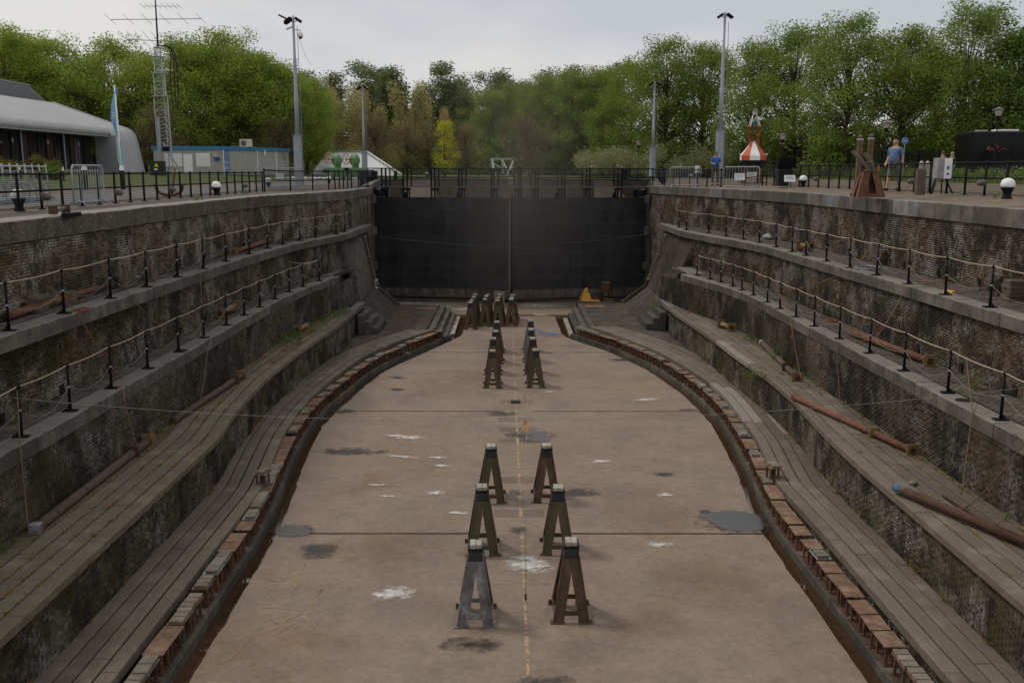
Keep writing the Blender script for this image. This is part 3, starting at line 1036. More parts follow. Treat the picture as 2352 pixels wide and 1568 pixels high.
    C, Nn = curve('L4', s, 3, y4, 0.0, step=0.2)
    a = 0.0
    for k, wd in enumerate([0.31, 0.3, 0.3, 0.3] + ([0.22] if s > 0 else [])):
        # outer rows end on the same cross line as the first one
        A = arc(C)
        ends = [i for i in range(len(C)) if C[i, 1]+Nn[i, 1]*(a+wd/2) <= y4+0.02]
        pj = lambda i, x, y: 'plank_pale' if (s > 0 and 28.3 < y < 31.5 and i % 1 == 0) else 'plank'
        blocks(C, Nn, a, a+wd-0.046, Z4, Z4-(0.17 if k == 0 else 0.08), 'plank', lo, 'plank', (lambda: random.uniform(4.6, 5.6)) if True else 0, gap=0.01, s0=0.0, s1=A[ends[-1]], zj=0.005, mats=pj, sub=0.35)
        a += wd
    ribbon('terrace_bed', 'groove', lambda y: X('L4', s, y)+s*0.12, lambda y: X('L3', s, y)+s*0.16, Z4-0.07, Z4-0.07, 3, y4, lo, step=0.3)
    # brick floor behind the planks near the gate end
    dxy = lambda y: np.sqrt(1+np.gradient(X('L4', s, np.asarray(y)), np.asarray(y))**2) if np.ndim(y) else 1
    def mk(c, s=s, a=a):
        y = c[:, 1]
        dl = (X('L4', s, y+0.05)-X('L4', s, y-0.05))/0.1
        dist = (c[:, 0]-X('L4', s, y))*s/np.sqrt(1+dl*dl)
        return (dist > a+0.06) & ((X('L3', s, y)-c[:, 0])*s > -0.1)
    xs = sorted((s*3.2, X('L3', s, 38.0)+s*0.1))
    pavers(xs[0], xs[1], 34, y4, Z4-0.015, 'paver_dark', lo, mk, along='x')
    # ---- ledge that carries the stands, and the gutter
    ribbon('bottom_ledge', 'ledge_stone', lambda y: X('F', s, y)+s*0.3, lambda y: X('L4', s, np.minimum(y, y4))+s*0.12, ZLED, ZLED, 3, y4, None, 0.4, 'structure')
    C, Nn = curve('F', s, 3, 46.6, 0.0)
    kb = empty('gutter_kerb', (X('F', s, 20.0), 20, ZLED), kind='structure')
    blocks(C, Nn, 0.29, 0.36, ZLED+0.008, ZF-0.2, 'stone_dirty', kb, 'kerb_stone', 2.3, zj=0.006, gap=0.01)
    ribbon('gutter_bed', 'groove', lambda y: X('F', s, y)-s*0.06, lambda y: X('F', s, y)+s*0.4, ZF-0.17, ZF-0.17, 3, 53.7, None, 0.5, 'structure')
    ribbon('gutter_water', 'gutter_water', lambda y: X('F', s, y)-s*0.05, lambda y: X('F', s, y)+s*0.3, ZF-0.05, ZF-0.05, 3, 40 if s < 0 else 41, None, 0.5, 'structure')

# ------------------------------------------------------------------ dock floor in cast slabs
fl = empty('dock_floor', (0, 20, ZF), kind='structure')
joints = [3, 9.4, 20.45, 31.6, 42.33, 53.3]
for a, b_ in zip(joints[:-1], joints[1:]):
    ya, yb = a+0.045, b_-0.045
    y = np.arange(ya, yb, 0.35)
    y = np.append(y, yb)
    jl = rng.normal(0, 0.018, len(y))
    xl, xr = X('F', -1, y)+jl, X('F', 1, y)+rng.normal(0, 0.012, len(y))
    n = len(y)
    nx = 12
    V = []
    for i in range(n):
        for k in range(nx+1):
            t = k/nx
            V.append((xl[i]*(1-t)+xr[i]*t, y[i], ZF))
    F = [(i*(nx+1)+k, i*(nx+1)+k+1, (i+1)*(nx+1)+k+1, (i+1)*(nx+1)+k) for i in range(n-1) for k in range(nx)]
    m0 = len(V)
    rim = [i*(nx+1) for i in range(n)] + [(n-1)*(nx+1)+k for k in range(1, nx+1)] + [i*(nx+1)+nx for i in range(n-2, -1, -1)] + [k for k in range(nx-1, 0, -1)]
    V += [(V[i][0], V[i][1], ZF-0.2) for i in rim]
    R_ = len(rim)
    F += [(rim[i], rim[(i+1) % R_], m0+(i+1) % R_, m0+i) for i in range(R_)]
    me = bpy.data.meshes.new('floor_slab')
    me.from_pydata(V, [], F)
    link('floor_slab', me, fl, M['floor'])
MB().add([(-12, 0, ZF-0.21), (14, 0, ZF-0.21), (14, 64, ZF-0.21), (-12, 64, ZF-0.21)], [(0, 1, 2, 3)]).build('floor_bed', 'groove', fl)
# apron in front of the gate
ap = empty('gate_apron', (0, 56, ZF), kind='structure')
MB().box((0.15, 57.4, ZF-0.1), (17.5, 7.3, 0.2)).build('apron_slab', 'floor', ap)
MB().box((0.1, 59.6, ZF+0.08), (17, 1.2, 0.16)).build('sill', 'stone_dirty', ap)
# drain channels at the end of the floor
for s, x0, x1 in ((-1, -2.75, -2.4), (1, 2.7, 3.05)):
    tag(MB().box(((x0+x1)/2+ (0.02 if s < 0 else 0.0), 50.0, ZF-0.12), (x1-x0-0.03, 6.6, 0.02)).build('drain_channel', 'gutter_water'), kind='structure')
for s, x0, x1, ya, yb in ((-1, -3.02, -2.77, 46.2, 53.0), (1, 3.07, 3.3, 46.9, 52.4)):
    tag(MB().box(((x0+x1)/2, (ya+yb)/2, ZF-0.05), (x1-x0, yb-ya, 0.16)).build('drain_kerb', 'concrete_pale', bevel=0.01), kind='structure')
pb = MB().box((1.9, 53.5, ZF+0.01), (0.95, 0.3, 0.1)).build('stepping_slab', 'concrete_pale', None, bevel=0.02)
tag(pb, 'small pinkish concrete slab bridging the cross drain in front of the gate', 'slab')

# platforms with three steps either side of the gate apron
for s in (-1, 1):
    x_e = -3.62 if s < 0 else 4.0
    y0 = 45.35 if s < 0 else 46.35
    y1 = 53.6 if s < 0 else 54.4
    pf = empty('platform', (x_e+s*1.5, 50, ZF), label='%s brick paved platform with stone steps down to the dock floor' % SIDE[s], cat='platform')
    xs = sorted((x_e+s*0.3, s*9.2))
    MB().box(((xs[0]+xs[1])/2, (y0+y1)/2, (Z4+ZF)/2-0.03), (xs[1]-xs[0], y1-y0, Z4-ZF-0.02)).build('platform_body', 'groove', pf)
    pavers(xs[0]-0.25 if s < 0 else xs[0]-0.05, xs[1]+0.05 if s > 0 else xs[1]+0.0, y0, y1, Z4-0.01, 'paver_dark', pf, lambda c: (abs(c[:, 0]) > abs(x_e)+0.33), along='x', singles=60)
    MB().box((x_e+s*0.15, (y0+y1)/2, (Z4+ZF)/2), (0.3, y1-y0, Z4-ZF)).build('edge_stone', 'stone_dirty', pf, bevel=0.015)
    for k in (1, 2):
        zt = Z4-0.2*k
        yy1 = y1-0.15*k-(0.9 if (k == 2 and s > 0) else 0)
        MB().box((x_e-s*(0.3*k-0.15), (y0+yy1)/2, (zt+ZF)/2), (0.3, yy1-y0, zt-ZF)).build('step', 'stone_dirty', pf, bevel=0.015)
    MB().box((x_e+s*(0.85 if s > 0 else 1.0), y1-1.6, Z4+0.02), (1.05, 0.75, 0.02), rz=0.05).build('cover_plate', 'rust_plate', pf)
    # stair from the plank terrace down to the platform
    st = empty('stone_stair', (X('L3', s, 44.5), 44.6, Z4), label='%s flight of short stone steps beside the sloping brick slab' % SIDE[s], cat='stair')
    xt = X('L3', s, 44.5)
    ya = 43.5 if s < 0 else 44.7
    for k in range(3):
        zt = Z3-0.3*(k+1)
        xa = xt-s*0.31*k
        MB().box((xa-s*0.155, ya+0.15*k+1.4, (zt+Z4)/2), (0.31, 2.8, zt-Z4)).build('step', 'stone_dirty', st, bevel=0.02)
    MB().box((xt+s*0.2, ya+1.2, Z3-0.1), (0.4, 2.6, 0.24)).build('landing_stone', 'stone', st, bevel=0.02)

# ------------------------------------------------------------------ sloping brick buttresses beside the gate
for s in (-1, 1):
    b0 = YE[s]
    b1 = 52.4 if s < 0 else 54.0
    P_ = (lambda xx: xx) 
    bot = [(-6.2, b0, Z4), (-6.24, b1, Z4)] if s < 0 else [(6.65, b0, Z4), (6.7, b1, Z4)]
    cre = [(-7.34, b0, -5.57), (-7.44, b1, -5.52)] if s < 0 else [(7.89, b0, -5.6), (8.0, b1, -5.6)]
    top = [(X('L1', s, b0)+s*0.25, b0, Z1-0.3), (X('L1', s, b1)+s*0.25, b1, Z1-0.3)]
    bt = empty('buttress', (s*7.5, b0+3, Z4), label='%s sloping brick buttress that folds out to a flat apron next to the gate' % SIDE[s], cat='buttress')
    def q(a, b2, c, d, mat='brick_slab', sheet='mortar_pale', **kw):
        pts = [a, b2, c, d] if s < 0 else [b2, a, d, c]
        quad_brick(*pts, mat, bt, sheet=sheet, **kw)
    q(bot[0], bot[1], cre[1], cre[0], bl=0.21, bh=0.07)
    q(cre[0], cre[1], top[1], top[0], bl=0.21, bh=0.07)
    # near side face
    fx = X('L2', s, b0)+s*1.6
    MB().add([bot[0], cre[0], top[0], (fx, b0+0.01, Z1-0.3), (fx, b0+0.01, Z4)], [(0, 1, 2, 3, 4)]).build('side_wall', 'mortar', bt)
    def mk2(c, bot=bot, cre=cre, top=top, s=s):
        z = c[:, 2]
        xe = np.interp(z, [bot[0][2], cre[0][2], top[0][2]], [bot[0][0], cre[0][0], top[0][0]])
        return (c[:, 0]-xe)*s > 0.1
    xl, xr = sorted((bot[0][0], fx))
    brickfield(lambda u, v: np.column_stack([xl+u, np.full(len(u), b0), Z4+v]), lambda u, v: np.tile(np.array([0, -1.0, 0]), (len(u), 1)), xr-xl, Z1-0.3-Z4, 'brick_low' , bt, 0, mask=mk2)
    # quoins where the side wall meets the slope
    for k in range(7):
        z = Z4+0.25+k*0.62
        xe = float(np.interp(z, [bot[0][2], cre[0][2], top[0][2]], [bot[0][0], cre[0][0], top[0][0]]))
        if k > 1: MB().box((xe+s*0.28, b0-0.012, z), (0.42 if k % 2 else 0.3, 0.05, 0.3)).build('quoin', 'stone_dirty', bt, bevel=0.01)
    # far edge: recessed groove with three block steps, then an outer strip
    g0, g1, g2 = b1, b1+0.75, b1+1.25
    prof = [(bot[1][0]-s*0.05, Z4), (cre[1][0], cre[1][2]), (top[1][0], top[1][2])]
    o1 = [(x, z) for x, z in prof]
    MB().add([(x, g1, z) for x, z in o1]+[(x, g2, z) for x, z in o1]+[(s*9.3, g1, Z1), (s*9.3, g1, Z4)],
             [(0, 3, 4, 1), (1, 4, 5, 2), (0, 1, 2, 6, 7)]).build('outer_strip', 'brick_slab', bt)
    for sgm in range(2):
        a_, b2 = (o1[0], o1[1]) if sgm == 0 else (o1[1], o1[2])
        p = [(a_[0], g1, a_[1]), (a_[0], g2, a_[1]), (b2[0], g2, b2[1]), (b2[0], g1, b2[1])]
        q(*p, bl=0.21, bh=0.07)
    for k in range(9):
        t = (k+0.5)/3
        if t < 1:
            xx, zz = prof[0][0]*(1-t)+prof[1][0]*t, prof[0][1]*(1-t)+prof[1][1]*t
        else:
            t2 = (t-1)/2
            xx, zz = prof[1][0]*(1-t2)+prof[2][0]*t2, prof[1][1]*(1-t2)+prof[2][1]*t2
        MB().box((xx+s*0.66, (g0+g1)/2, zz-0.14), (0.8, g1-g0-0.04, 0.24)).build('tread_block', 'stone_dirty', bt, bevel=0.008)
    # white lime crust along the crease
    for c_, nn in ((cre, 'lime_crust'),):
        mb = MB()
        for k in range(26):
            t = random.random()
            if s < 0 and k < 12:
                mb.sphere((cre[1][0]+random.uniform(-.1, .1)+0.02*s, b1+random.uniform(-.25, .3), cre[1][2]+random.uniform(-.25, .5)), random.uniform(.03, .1), 6, 4, (1, 1.4, 1))
            else:
                u = random.random()
                pa, pb_ = Vector(cre[0]), (Vector(bot[0])+Vector(cre[0]))/2
                p = pa.lerp(pb_, u)
                mb.sphere((p.x, p.y-0.01, p.z+0.01), random.uniform(.02, .05), 6, 4, (1.6, 0.6, 1))
        mb.build('lime_crust', 'white_dirty', bt)
    # rails lying on the slope
    sr = MB()
    pa, pb_ = Vector(top[1])*0.93+Vector(cre[1])*0.07, Vector(top[1])*0.12+Vector(cre[1])*0.88
    off = Vector((-s*0.12, -0.25, 0.05))
    sr.tube([pa+off, pb_+off], 0.035, 6)
    for t in (0.02, 0.45, 0.98):
        p = (pa+off).lerp(pb_+off, t)
        sr.box(p, (0.14, 0.3, 0.1))
    tag(sr.build('rail_bar', 'concrete_pale'), 'pale steel bar running down the %s brick slope beside the gate' % SIDE[s], 'rail')
    # pier wall between buttress and gate
    yp0 = g2
    pw = empty('gate_pier', (s*8.5, 59, Z4), label='%s tall brick pier in which the dock gate hangs' % SIDE[s], cat='pier')
    curve_brick('L0', s, g0-4 if s < 0 else g0-1, 58.9, 0.05, ZF, Z1+0.02, bm, pw)
    MB().box((s*8.78+0.1, 60.2, ZF/2), (0.34, 2.0, -ZF-0.1)).build('heel_recess', 'stone_dirty', pw)
    for zz in (-0.75, -2.7, -4.9):
        MB().box((s*8.5+0.1, 58.98, zz), (0.3, 0.25, 0.5)).build('hinge_stone', 'stone', pw, bevel=0.02)
    for k in range(6):
        MB().box((X('L0', s, 52.5)-s*0.03, (50.3 if s < 0 else 53.4)+ (0.0 if k % 2 else 0.14), Z1+0.15+k*0.27), (0.16, 0.75 if k % 2 else 0.5, 0.25)).build('quoin', 'stone', pw, bevel=0.012)
    tp = MB()
    tp.lathe((s*8.2+0.1, 60.2, -0.62), [(0.42, 0), (0.46, 0.1), (0.4, 0.28), (0.4, 0.42)], 16)
    tp.build('pivot_drum', 'black_iron', pw, True)
# ------------------------------------------------------------------ the dock gate: two riveted leaves that meet towards the dock
GY, GM = 60.0, 58.6
GX0, GX1, GXM = -8.52, 8.78, 0.1
ZG0, ZG1 = -6.86, -0.66


def gate_leaf(s):
    xa, xb = (GX0, GXM-0.03) if s < 0 else (GX1, GXM+0.03)
    A, B = Vector((xa, GY, 0)), Vector((xb, GM, 0))
    L_ = (B-A).length
    d = (B-A).normalized()
    n = Vector((d.y, -d.x, 0))
    if n.y > 0: n = -n
    root = empty('dock_gate', (xa, GY, ZG0), label='%s leaf of the tall black riveted steel dock gate' % SIDE[s], cat='gate')

    def pt(u, z, o=0.0):
        p = A+d*u+n*o
        return (p.x, p.y, z)

    def slab(u0, u1, z0, z1, o0, o1):
        return MB().hexa([pt(u0, z0, o0), pt(u1, z0, o0), pt(u1, z0, o1), pt(u0, z0, o1), pt(u0, z1, o0), pt(u1, z1, o0), pt(u1, z1, o1), pt(u0, z1, o1)])
    slab(0, L_, ZG0, ZG1-0.01, -0.6, -0.02).build('leaf_core', 'gate', root)
    zs = [ZG0, -6.35, -5.6, -4.85, -4.05, -3.15, -2.25, -1.4, ZG1-0.05]
    for i in range(len(zs)-1):
        cuts = [0, L_*0.33+(i % 2)*0.9, L_*0.7+(i % 2)*0.5, L_]
        for k in range(3):
            o = 0.012 if (i+k) % 2 else 0.0
            slab(cuts[k]+0.004, cuts[k+1]-0.004, zs[i]+(0 if i else 0.0), zs[i+1]+(0.05 if i % 2 else -0.004), -0.02, 0.005+o+(0.014 if i % 2 else 0)).build('plate', 'gate_bottom' if i == 0 else 'gate', root)
    slab(0, L_, ZG1-0.03, ZG1, -0.7, 0.04).build('top_flange', 'black_iron', root)
    slab(0, L_, ZG0-0.06, ZG0, -0.4, 0.05).build('bottom_seal', 'rust_dark', root)
    rows = []
    for i, z in enumerate(zs[1:-1]):
        if i < 5: rows += [(z-0.04, 0.03), (z+0.09, 0.03)]
        else: rows += [(z+0.02, 0.03)]
    rows += [(ZG0+0.08, 0.03), (ZG0+0.2, 0.03)]
    P = []
    for z, o in rows:
        u = np.arange(0.1, L_-0.05, 0.115)
        P += [pt(t, z, o) for t in u]
    for z0, z1, u0 in ((zs[2]+0.1, zs[3], L_*0.42), (zs[1]+0.1, zs[2], L_*0.6), (zs[0]+0.2, zs[1], L_*0.42), (zs[3], zs[4], L_*0.42)):
        for a in range(5):
            for z in np.arange(z0+0.05, z1-0.05, 0.1):
                P.append(pt((L_-u0 if s > 0 else u0)+a*0.1, z, 0.03))
    for u0 in (0.18, 0.35, 0.55, 0.7, 0.85):
        for z in np.arange(ZG0+0.2, -4.0, 0.2):
            P.append(pt(L_*u0, z, 0.03))
    P = np.array(P)
    r = 0.022
    off = np.array([(-r, 0, -r), (r, 0, -r), (r, 0, r), (-r, 0, r), (0, -0.02, 0)])
    V = (P[:, None, :]+off[None]).reshape(-1, 3)
    F = (np.array([(0, 1, 4), (1, 2, 4), (2, 3, 4), (3, 0, 4)])[None]+5*np.arange(len(P))[:, None, None]).reshape(-1, 3)
    tag(link('rivets', np_mesh('rivets', V, F, 'rivet'), root), kind='stuff')
    # knob on top of the leaf
    for u in (0.22, 0.62) if s < 0 else (0.24, 0.66):
        x, y, z = pt(L_*u, ZG1, -0.3)
        MB().lathe((x, y, z), [(0.16, 0), (0.1, 0.12), (0.13, 0.22), (0.05, 0.34)], 8).build('top_knob', 'black_iron', root, True)
    if s < 0:
        slab(L_-0.1, L_+0.05, ZG0, ZG1-0.1, 0.0, 0.1).build('meeting_post', 'timber', root)
        slab(L_-0.4, L_+0.1, ZG1-0.02, ZG1+0.3, -0.4, 0.1).build('meeting_cap', 'timber', root)
    else:
        slab(L_-0.08, L_-0.02, ZG0, ZG1-0.1, 0.0, 0.08).build('meeting_post', 'black_iron', root)
    # walkway carried by brackets, with its railing
    zd, zr = 0.02, 1.13
    e0 = -0.3
    slab(e0, L_-0.05, zd-0.05, zd, -0.95, 0.12).build('walkway_deck', 'timber', root)
    us = np.array([0.55, 1.95, 3.75, 5.5, 7.55]) if s < 0 else np.array([1.75, 3.8, 5.4, 7.1, 8.15])
    for u in us:
        for o in (0.02, -0.85):
            slab(u-0.05, u+0.05, ZG1, zr-0.02, o, o+0.08).build('rail_post', 'black_iron', root)
        slab(u+0.25, u+0.31, ZG1, zd-0.1, -0.3, -0.22).build('bracket_strut', 'black_iron', root)
        slab(u-0.07, u+0.34, zd-0.24, zd-0.1, -0.4, 0.11).build('bracket', 'black_iron', root)
        slab(u+0.22, u+0.3, zd, zr-0.02, -0.9, -0.84).build('rail_post', 'black_iron', root)
    for o in (0.06, -0.81):
        for z in (zr, zr-0.55):
            MB().tube([pt(e0 if o > 0 else 0.3, z, o), pt(L_-0.3, z, o)], 0.035, 6).build('rail', 'black_iron', root)
        cr = [pt(L_-0.3, zr, o), pt(L_-0.12, zr-0.05, o), pt(L_-0.06, zr-0.2, o), pt(L_-0.06, zr-0.37, o), pt(L_-0.14, zr-0.5, o), pt(L_-0.3, zr-0.55, o)]
        MB().tube(cr, 0.03, 6).build('rail_end', 'black_iron', root)
    me = bpy.data.meshes.new('netting')
    q = [pt(0, zd, 0.05), pt(L_-0.1, zd, 0.05), pt(L_-0.1, zr, 0.05), pt(0, zr, 0.05)]
    me.from_pydata(q, [], [(0, 1, 2, 3)])
    uv = me.uv_layers.new(name='UVMap')
    for i, c in enumerate([(0, 0), (L_, 0), (L_, 1.1), (0, 1.1)]): uv.data[i].uv = c
    me.materials.append(M['netting'])
    link('netting', me, root)


gate_leaf(-1)
gate_leaf(1)

# ------------------------------------------------------------------ keel trestles
def make_trestle(v):
    """steel A trestle: two A faces joined at the head, feet plates, timber block on top"""
    col = ['olive_steel', 'brown_steel', 'grey_steel'][v]
    t = empty('keel_trestle', local=True)
    H, W, D, TW = 1.3, 0.33, 0.39, 0.125
    for s in (-1, 1):          # front (-1) and rear face
        for e in (-1, 1):
            y0, y1 = s*D, s*0.13
            a0, a1 = e*W, e*(W-0.17)
            b0, b1 = e*TW, 0.0
            th = 0.02
            yq = lambda z: y0+(y1-y0)*(z-0.02)/(H-0.02)
            hc_ = 0.66*H
            prof = [(a0, 0.02), (e*(W-0.19), 0.02), (e*0.002, hc_), (e*0.002, H), (b0, H)]
            V = [(x, yq(z), z) for x, z in prof]+[(x, yq(z)+th, z) for x, z in prof]
            F = [(0, 1, 2, 3, 4), (9, 8, 7, 6, 5)]+[(i, (i+1) % 5, 5+(i+1) % 5, 5+i) for i in range(5)]
            mbl = MB().add(V, F)
            mbl.bar((a0, y0, 0.02), (b0, y1, H), 0.02, 0.09, up=(0, 1, 0))
            mbl.build('leg', col, t)
            MB().box((e*(W-0.07), y0, 0.012), (0.26, 0.15, 0.024)).build('foot_plate', col, t)
        y0 = s*(D-0.045)
        MB().box((0, y0-0.01*s+ (0.012*s), 0.16), (2*W-0.2, 0.016, 0.09)).build('cross_bar', col, t)
    for e in (-1, 1):
        MB().bar((e*(W-0.02), -D+0.05, 0.13), (e*(W-0.02), D-0.05, 0.13), 0.02, 0.07).build('side_bar', col, t)
        MB().box((e*(W+0.03), D-0.02, 0.05), (0.06, 0.04, 0.06)).build('lug', 'rust_dark', t)
    MB().hexa([(-.15, -.17, H-0.17), (.15, -.17, H-0.17), (.15, .17, H-0.17), (-.15, .17, H-0.17), (-.125, -.16, H), (.125, -.16, H), (.125, .16, H), (-.125, .16, H)]).build('head', 'black_burnt', t, bevel=0.006)
    for e in (-1, 1):
        MB().box((e*0.135, 0, H+0.035), (0.016, 0.34, 0.09)).build('head_cheek', 'black_burnt', t)
    MB().box((0, 0, H+0.03), (0.2, 0.3, 0.055)).build('packing', 'plastic_black', t)
    bw = 'block_wood'
    for k in range(2):
        MB().box((-0.055+0.11*k, 0, H+0.095), (0.105, 0.29-0.02*k, 0.075)).build('timber_block', bw, t, bevel=0.008)
    return t


protos = [make_trestle(i) for i in range(3)]
TP = [(-0.61, 16.36, 2, 'nearest keel trestle left of the keel line, its front flaked with pale blue-grey paint'),
      (1.16, 16.52, 1, 'nearest keel trestle right of the keel line, brown with patches of bare yellowish metal'),
      (-0.57, 19.58, 0, 'second keel trestle from the front on the left, olive with a pale new block'),
      (1.08, 19.62, 0, 'second keel trestle from the front on the right, olive with a whitened head'),
      (-0.45, 22.84, 0, 'third keel trestle from the front on the left, its head reddish with rust'),
      (0.96, 22.88, 1, 'third keel trestle from the front on the right, beside the large puddle'),
      (-0.62, 35.5, 0, 'front keel trestle of the farther left column of four'),
      (1.03, 35.58, 0, 'front keel trestle of the farther right column of four'),
      (-0.64, 37.87, 0, 'second keel trestle of the farther left column, right side yellowish'),
      (0.99, 37.9, 1, 'second keel trestle of the farther right column, with an orange ended block'),
      (-0.57, 40.1, 1, 'third keel trestle of the farther left column'),
      (0.98, 40.3, 2, 'third keel trestle of the farther right column, grey blue'),
      (-0.55, 42.5, 0, 'rearmost keel trestle of the farther left column'),
      (1.0, 42.6, 2, 'rearmost keel trestle of the farther right column, grey blue'),
      ]
cl = [(-2.02, 49.0), (-1.28, 49.95), (-0.6, 49.95), (0.12, 49.95)]
cn = ['leftmost', 'second from left', 'third from left', 'rightmost']
for k, (x, y) in enumerate(cl):
    for j in range(3 if k else 4):
        TP.append((x+0.05*j, y+0.98*j, 0 if (k+j) % 3 else 1, 'keel trestle in the cluster near the gate, %s column, %s from the front' % (cn[k], ORD[j])))
used = [False]*3
for x, y, v, lab in TP:
    t = protos[v] if not used[v] else copy_tree(protos[v])
    used[v] = True
    t.location = (x, y, ZF)
    t.rotation_euler = (random.uniform(-.006, .006), random.uniform(-.006, .006), random.uniform(-0.06, 0.06))
    t.scale = (1, 1, random.uniform(.97, 1.03))
    tag(t, lab, 'trestle', 'steel keel trestles on the dock floor')

# ------------------------------------------------------------------ marks, puddles and litter on the dock floor
def blob(name, c, rx, ry, mat, z=0.004, n=26, jag=0.25, rot=0.0, lobes=None):
    pts = []
    ph = [random.uniform(0, 6.28) for _ in range(4)]
    for i in range(n):
        t = 2*math.pi*i/n
        r = 1+jag*(0.5*math.sin(2*t+ph[0])+0.35*math.sin(3*t+ph[1])+0.3*math.sin(5*t+ph[2])+0.12*math.sin(9*t+ph[3]))
        x, y = rx*r*math.cos(t), ry*r*math.sin(t)
        pts.append((c[0]+x*math.cos(rot)-y*math.sin(rot), c[1]+x*math.sin(rot)+y*math.cos(rot), ZF+z))
    return tag(MB().add(pts, [tuple(range(n))]).build(name, mat), kind='structure')


def decal(name, c, rx, ry, mat, z=0.004, rot=0.0):
    me = bpy.data.meshes.new(name)
    V = []
    for a, b_ in ((-1, -1), (1, -1), (1, 1), (-1, 1)):
        x, y = a*rx, b_*ry
        V.append((c[0]+x*math.cos(rot)-y*math.sin(rot), c[1]+x*math.sin(rot)+y*math.cos(rot), ZF+z))
    me.from_pydata(V, [], [(0, 1, 2, 3)])
    uv = me.uv_layers.new(name='UVMap')
    for i, q in enumerate(((-1, -1), (1, -1), (1, 1), (-1, 1))): uv.data[i].uv = q
    me.materials.append(M[mat])
    return tag(link(name, me), kind='structure')


def fpx(x, y):
    return at(x, y, ZF)


# (centre in the picture, half width, half depth)
for x, y, rx, ry in ((1690, 1195, 0.75, 0.62), (1232, 1003, 0.48, 0.5), (672, 1220, 0.42, 0.32)):
    c = fpx(x, y)
    decal('damp_patch', c, rx*1.75, ry*1.8, 'damp_soft', 0.003)
    blob('puddle', c, rx, ry, 'puddle', 0.0065, jag=0.2)
dz_ = 0.0
for x, y, rx, ry in ((808, 1037, 1.0, 0.35), (728, 1265, 0.45, 0.4), (1190, 999, 0.4, 0.32), (787, 945, 0.4, 0.3), (912, 867, 0.3, 0.2), (912, 894, 0.3, 0.2), (1255, 1590, 0.6, 0.5), (1188, 1131, 0.2, 0.22), (1524, 1089, 0.3, 0.2), (1586, 941, 0.5, 0.1), (1190, 1217, 0.2, 0.2),
                     (1430, 826, .6, .3), (1080, 1480, .5, .25), (1150, 950, .5, .3), (900, 790, .8, .3), (1330, 1130, .5, .3)):
    dz_ += 0.0002
    decal('damp_patch', fpx(x, y), rx*1.5, ry*1.5, 'damp_soft', 0.0075+dz_)
for x, y, rx, ry in ((1090, 862, 1.9, 1.6), (1010, 895, 1.4, 1.2), (1190, 792, 1.6, 1.3), (1240, 770, 1.2, 1.0), (880, 1255, 1.2, 1.0), (600, 1500, 1.4, 1.2), (1500, 1180, 1.3, 1.0), (1650, 1330, 1.2, 1.1), (1180, 930, .7, .5), (850, 1110, 1.0, .8), (1480, 1420, .9, .8)):
    dz_ += 0.0002
    decal('rust_stain', fpx(x, y), rx*1.6, ry*1.6, 'rust_stain', 0.0075+dz_, random.uniform(0, 3))
for x, y, rx, ry in ((1000, 702, 1.6, 1.0), (1240, 702, 1.6, .9), (1080, 710, 1.2, .8), (940, 696, 1.5, .7)):
    dz_ += 0.0002
    decal('pale_silt', fpx(x, y), rx*1.5, ry*1.2, 'silt', 0.0075+dz_)
for x, y, rx, ry in ((908, 1001, 0.4, 0.16), (925, 1049, 0.55, 0.1), (1007, 1051, 0.28, 0.12), (1012, 1070, 0.26, 0.12), (865, 1114, 0.28, 0.1), (890, 1140, 0.26, 0.1), (997, 1132, 0.26, 0.17), (1048, 1178, 0.3, 0.1),
                     (1212, 1298, 0.55, 0.4), (1205, 1283, 0.3, 0.2), (1225, 1300, 0.35, 0.2), (1514, 1251, 0.32, 0.16), (1529, 1137, 0.26, 0.14), (907, 1362, 0.42, 0.3), (885, 1368, .3, .2), (1486, 918, 0.5, 0.2), (940, 1005, .5, .25), (1260, 900, .3, .12), (1380, 1060, .35, .15)):
    dz_ += 0.0002
    decal('chalk_mark', fpx(x, y), rx*1.35, ry*1.35, 'chalk_dust', 0.0075+dz_, random.uniform(-.3, .3))
for x, y in ((1232, 763), (1256, 766), (1272, 769), (1225, 758)):
    dz_ += 0.0002
    decal('paint_spill', fpx(x, y), 0.75, 0.5, 'blue_spill', 0.0075+dz_)


def stroke(name, pts, wd, mat, z=0.004):
    mb = MB()
    for a, b_ in zip(pts[:-1], pts[1:]):
        a, b_ = Vector(a), Vector(b_)
        d = (b_-a)
        if d.length < 1e-4: continue
        n = Vector((-d.y, d.x, 0)).normalized()*wd/2
        mb.add([a-n+Vector((0, 0, z)), b_-n+Vector((0, 0, z)), b_+n+Vector((0, 0, z)), a+n+Vector((0, 0, z))], [(0, 1, 2, 3)])
    return tag(mb.build(name, mat), kind='structure')


def spline(P, k=8):
    out = []
    P = [Vector(p) for p in P]
    for i in range(len(P)-1):
        p0, p1, p2, p3 = P[max(i-1, 0)], P[i], P[i+1], P[min(i+2, len(P)-1)]
        for j in range(k):
            t = j/k
            out.append(0.5*((2*p1)+(-p0+p2)*t+(2*p0-5*p1+4*p2-p3)*t*t+(-p0+3*p1-3*p2+p3)*t*t*t))
    out.append(P[-1])
    return out


def pxs(pts):
    return spline([fpx(x, y) for x, y in pts])


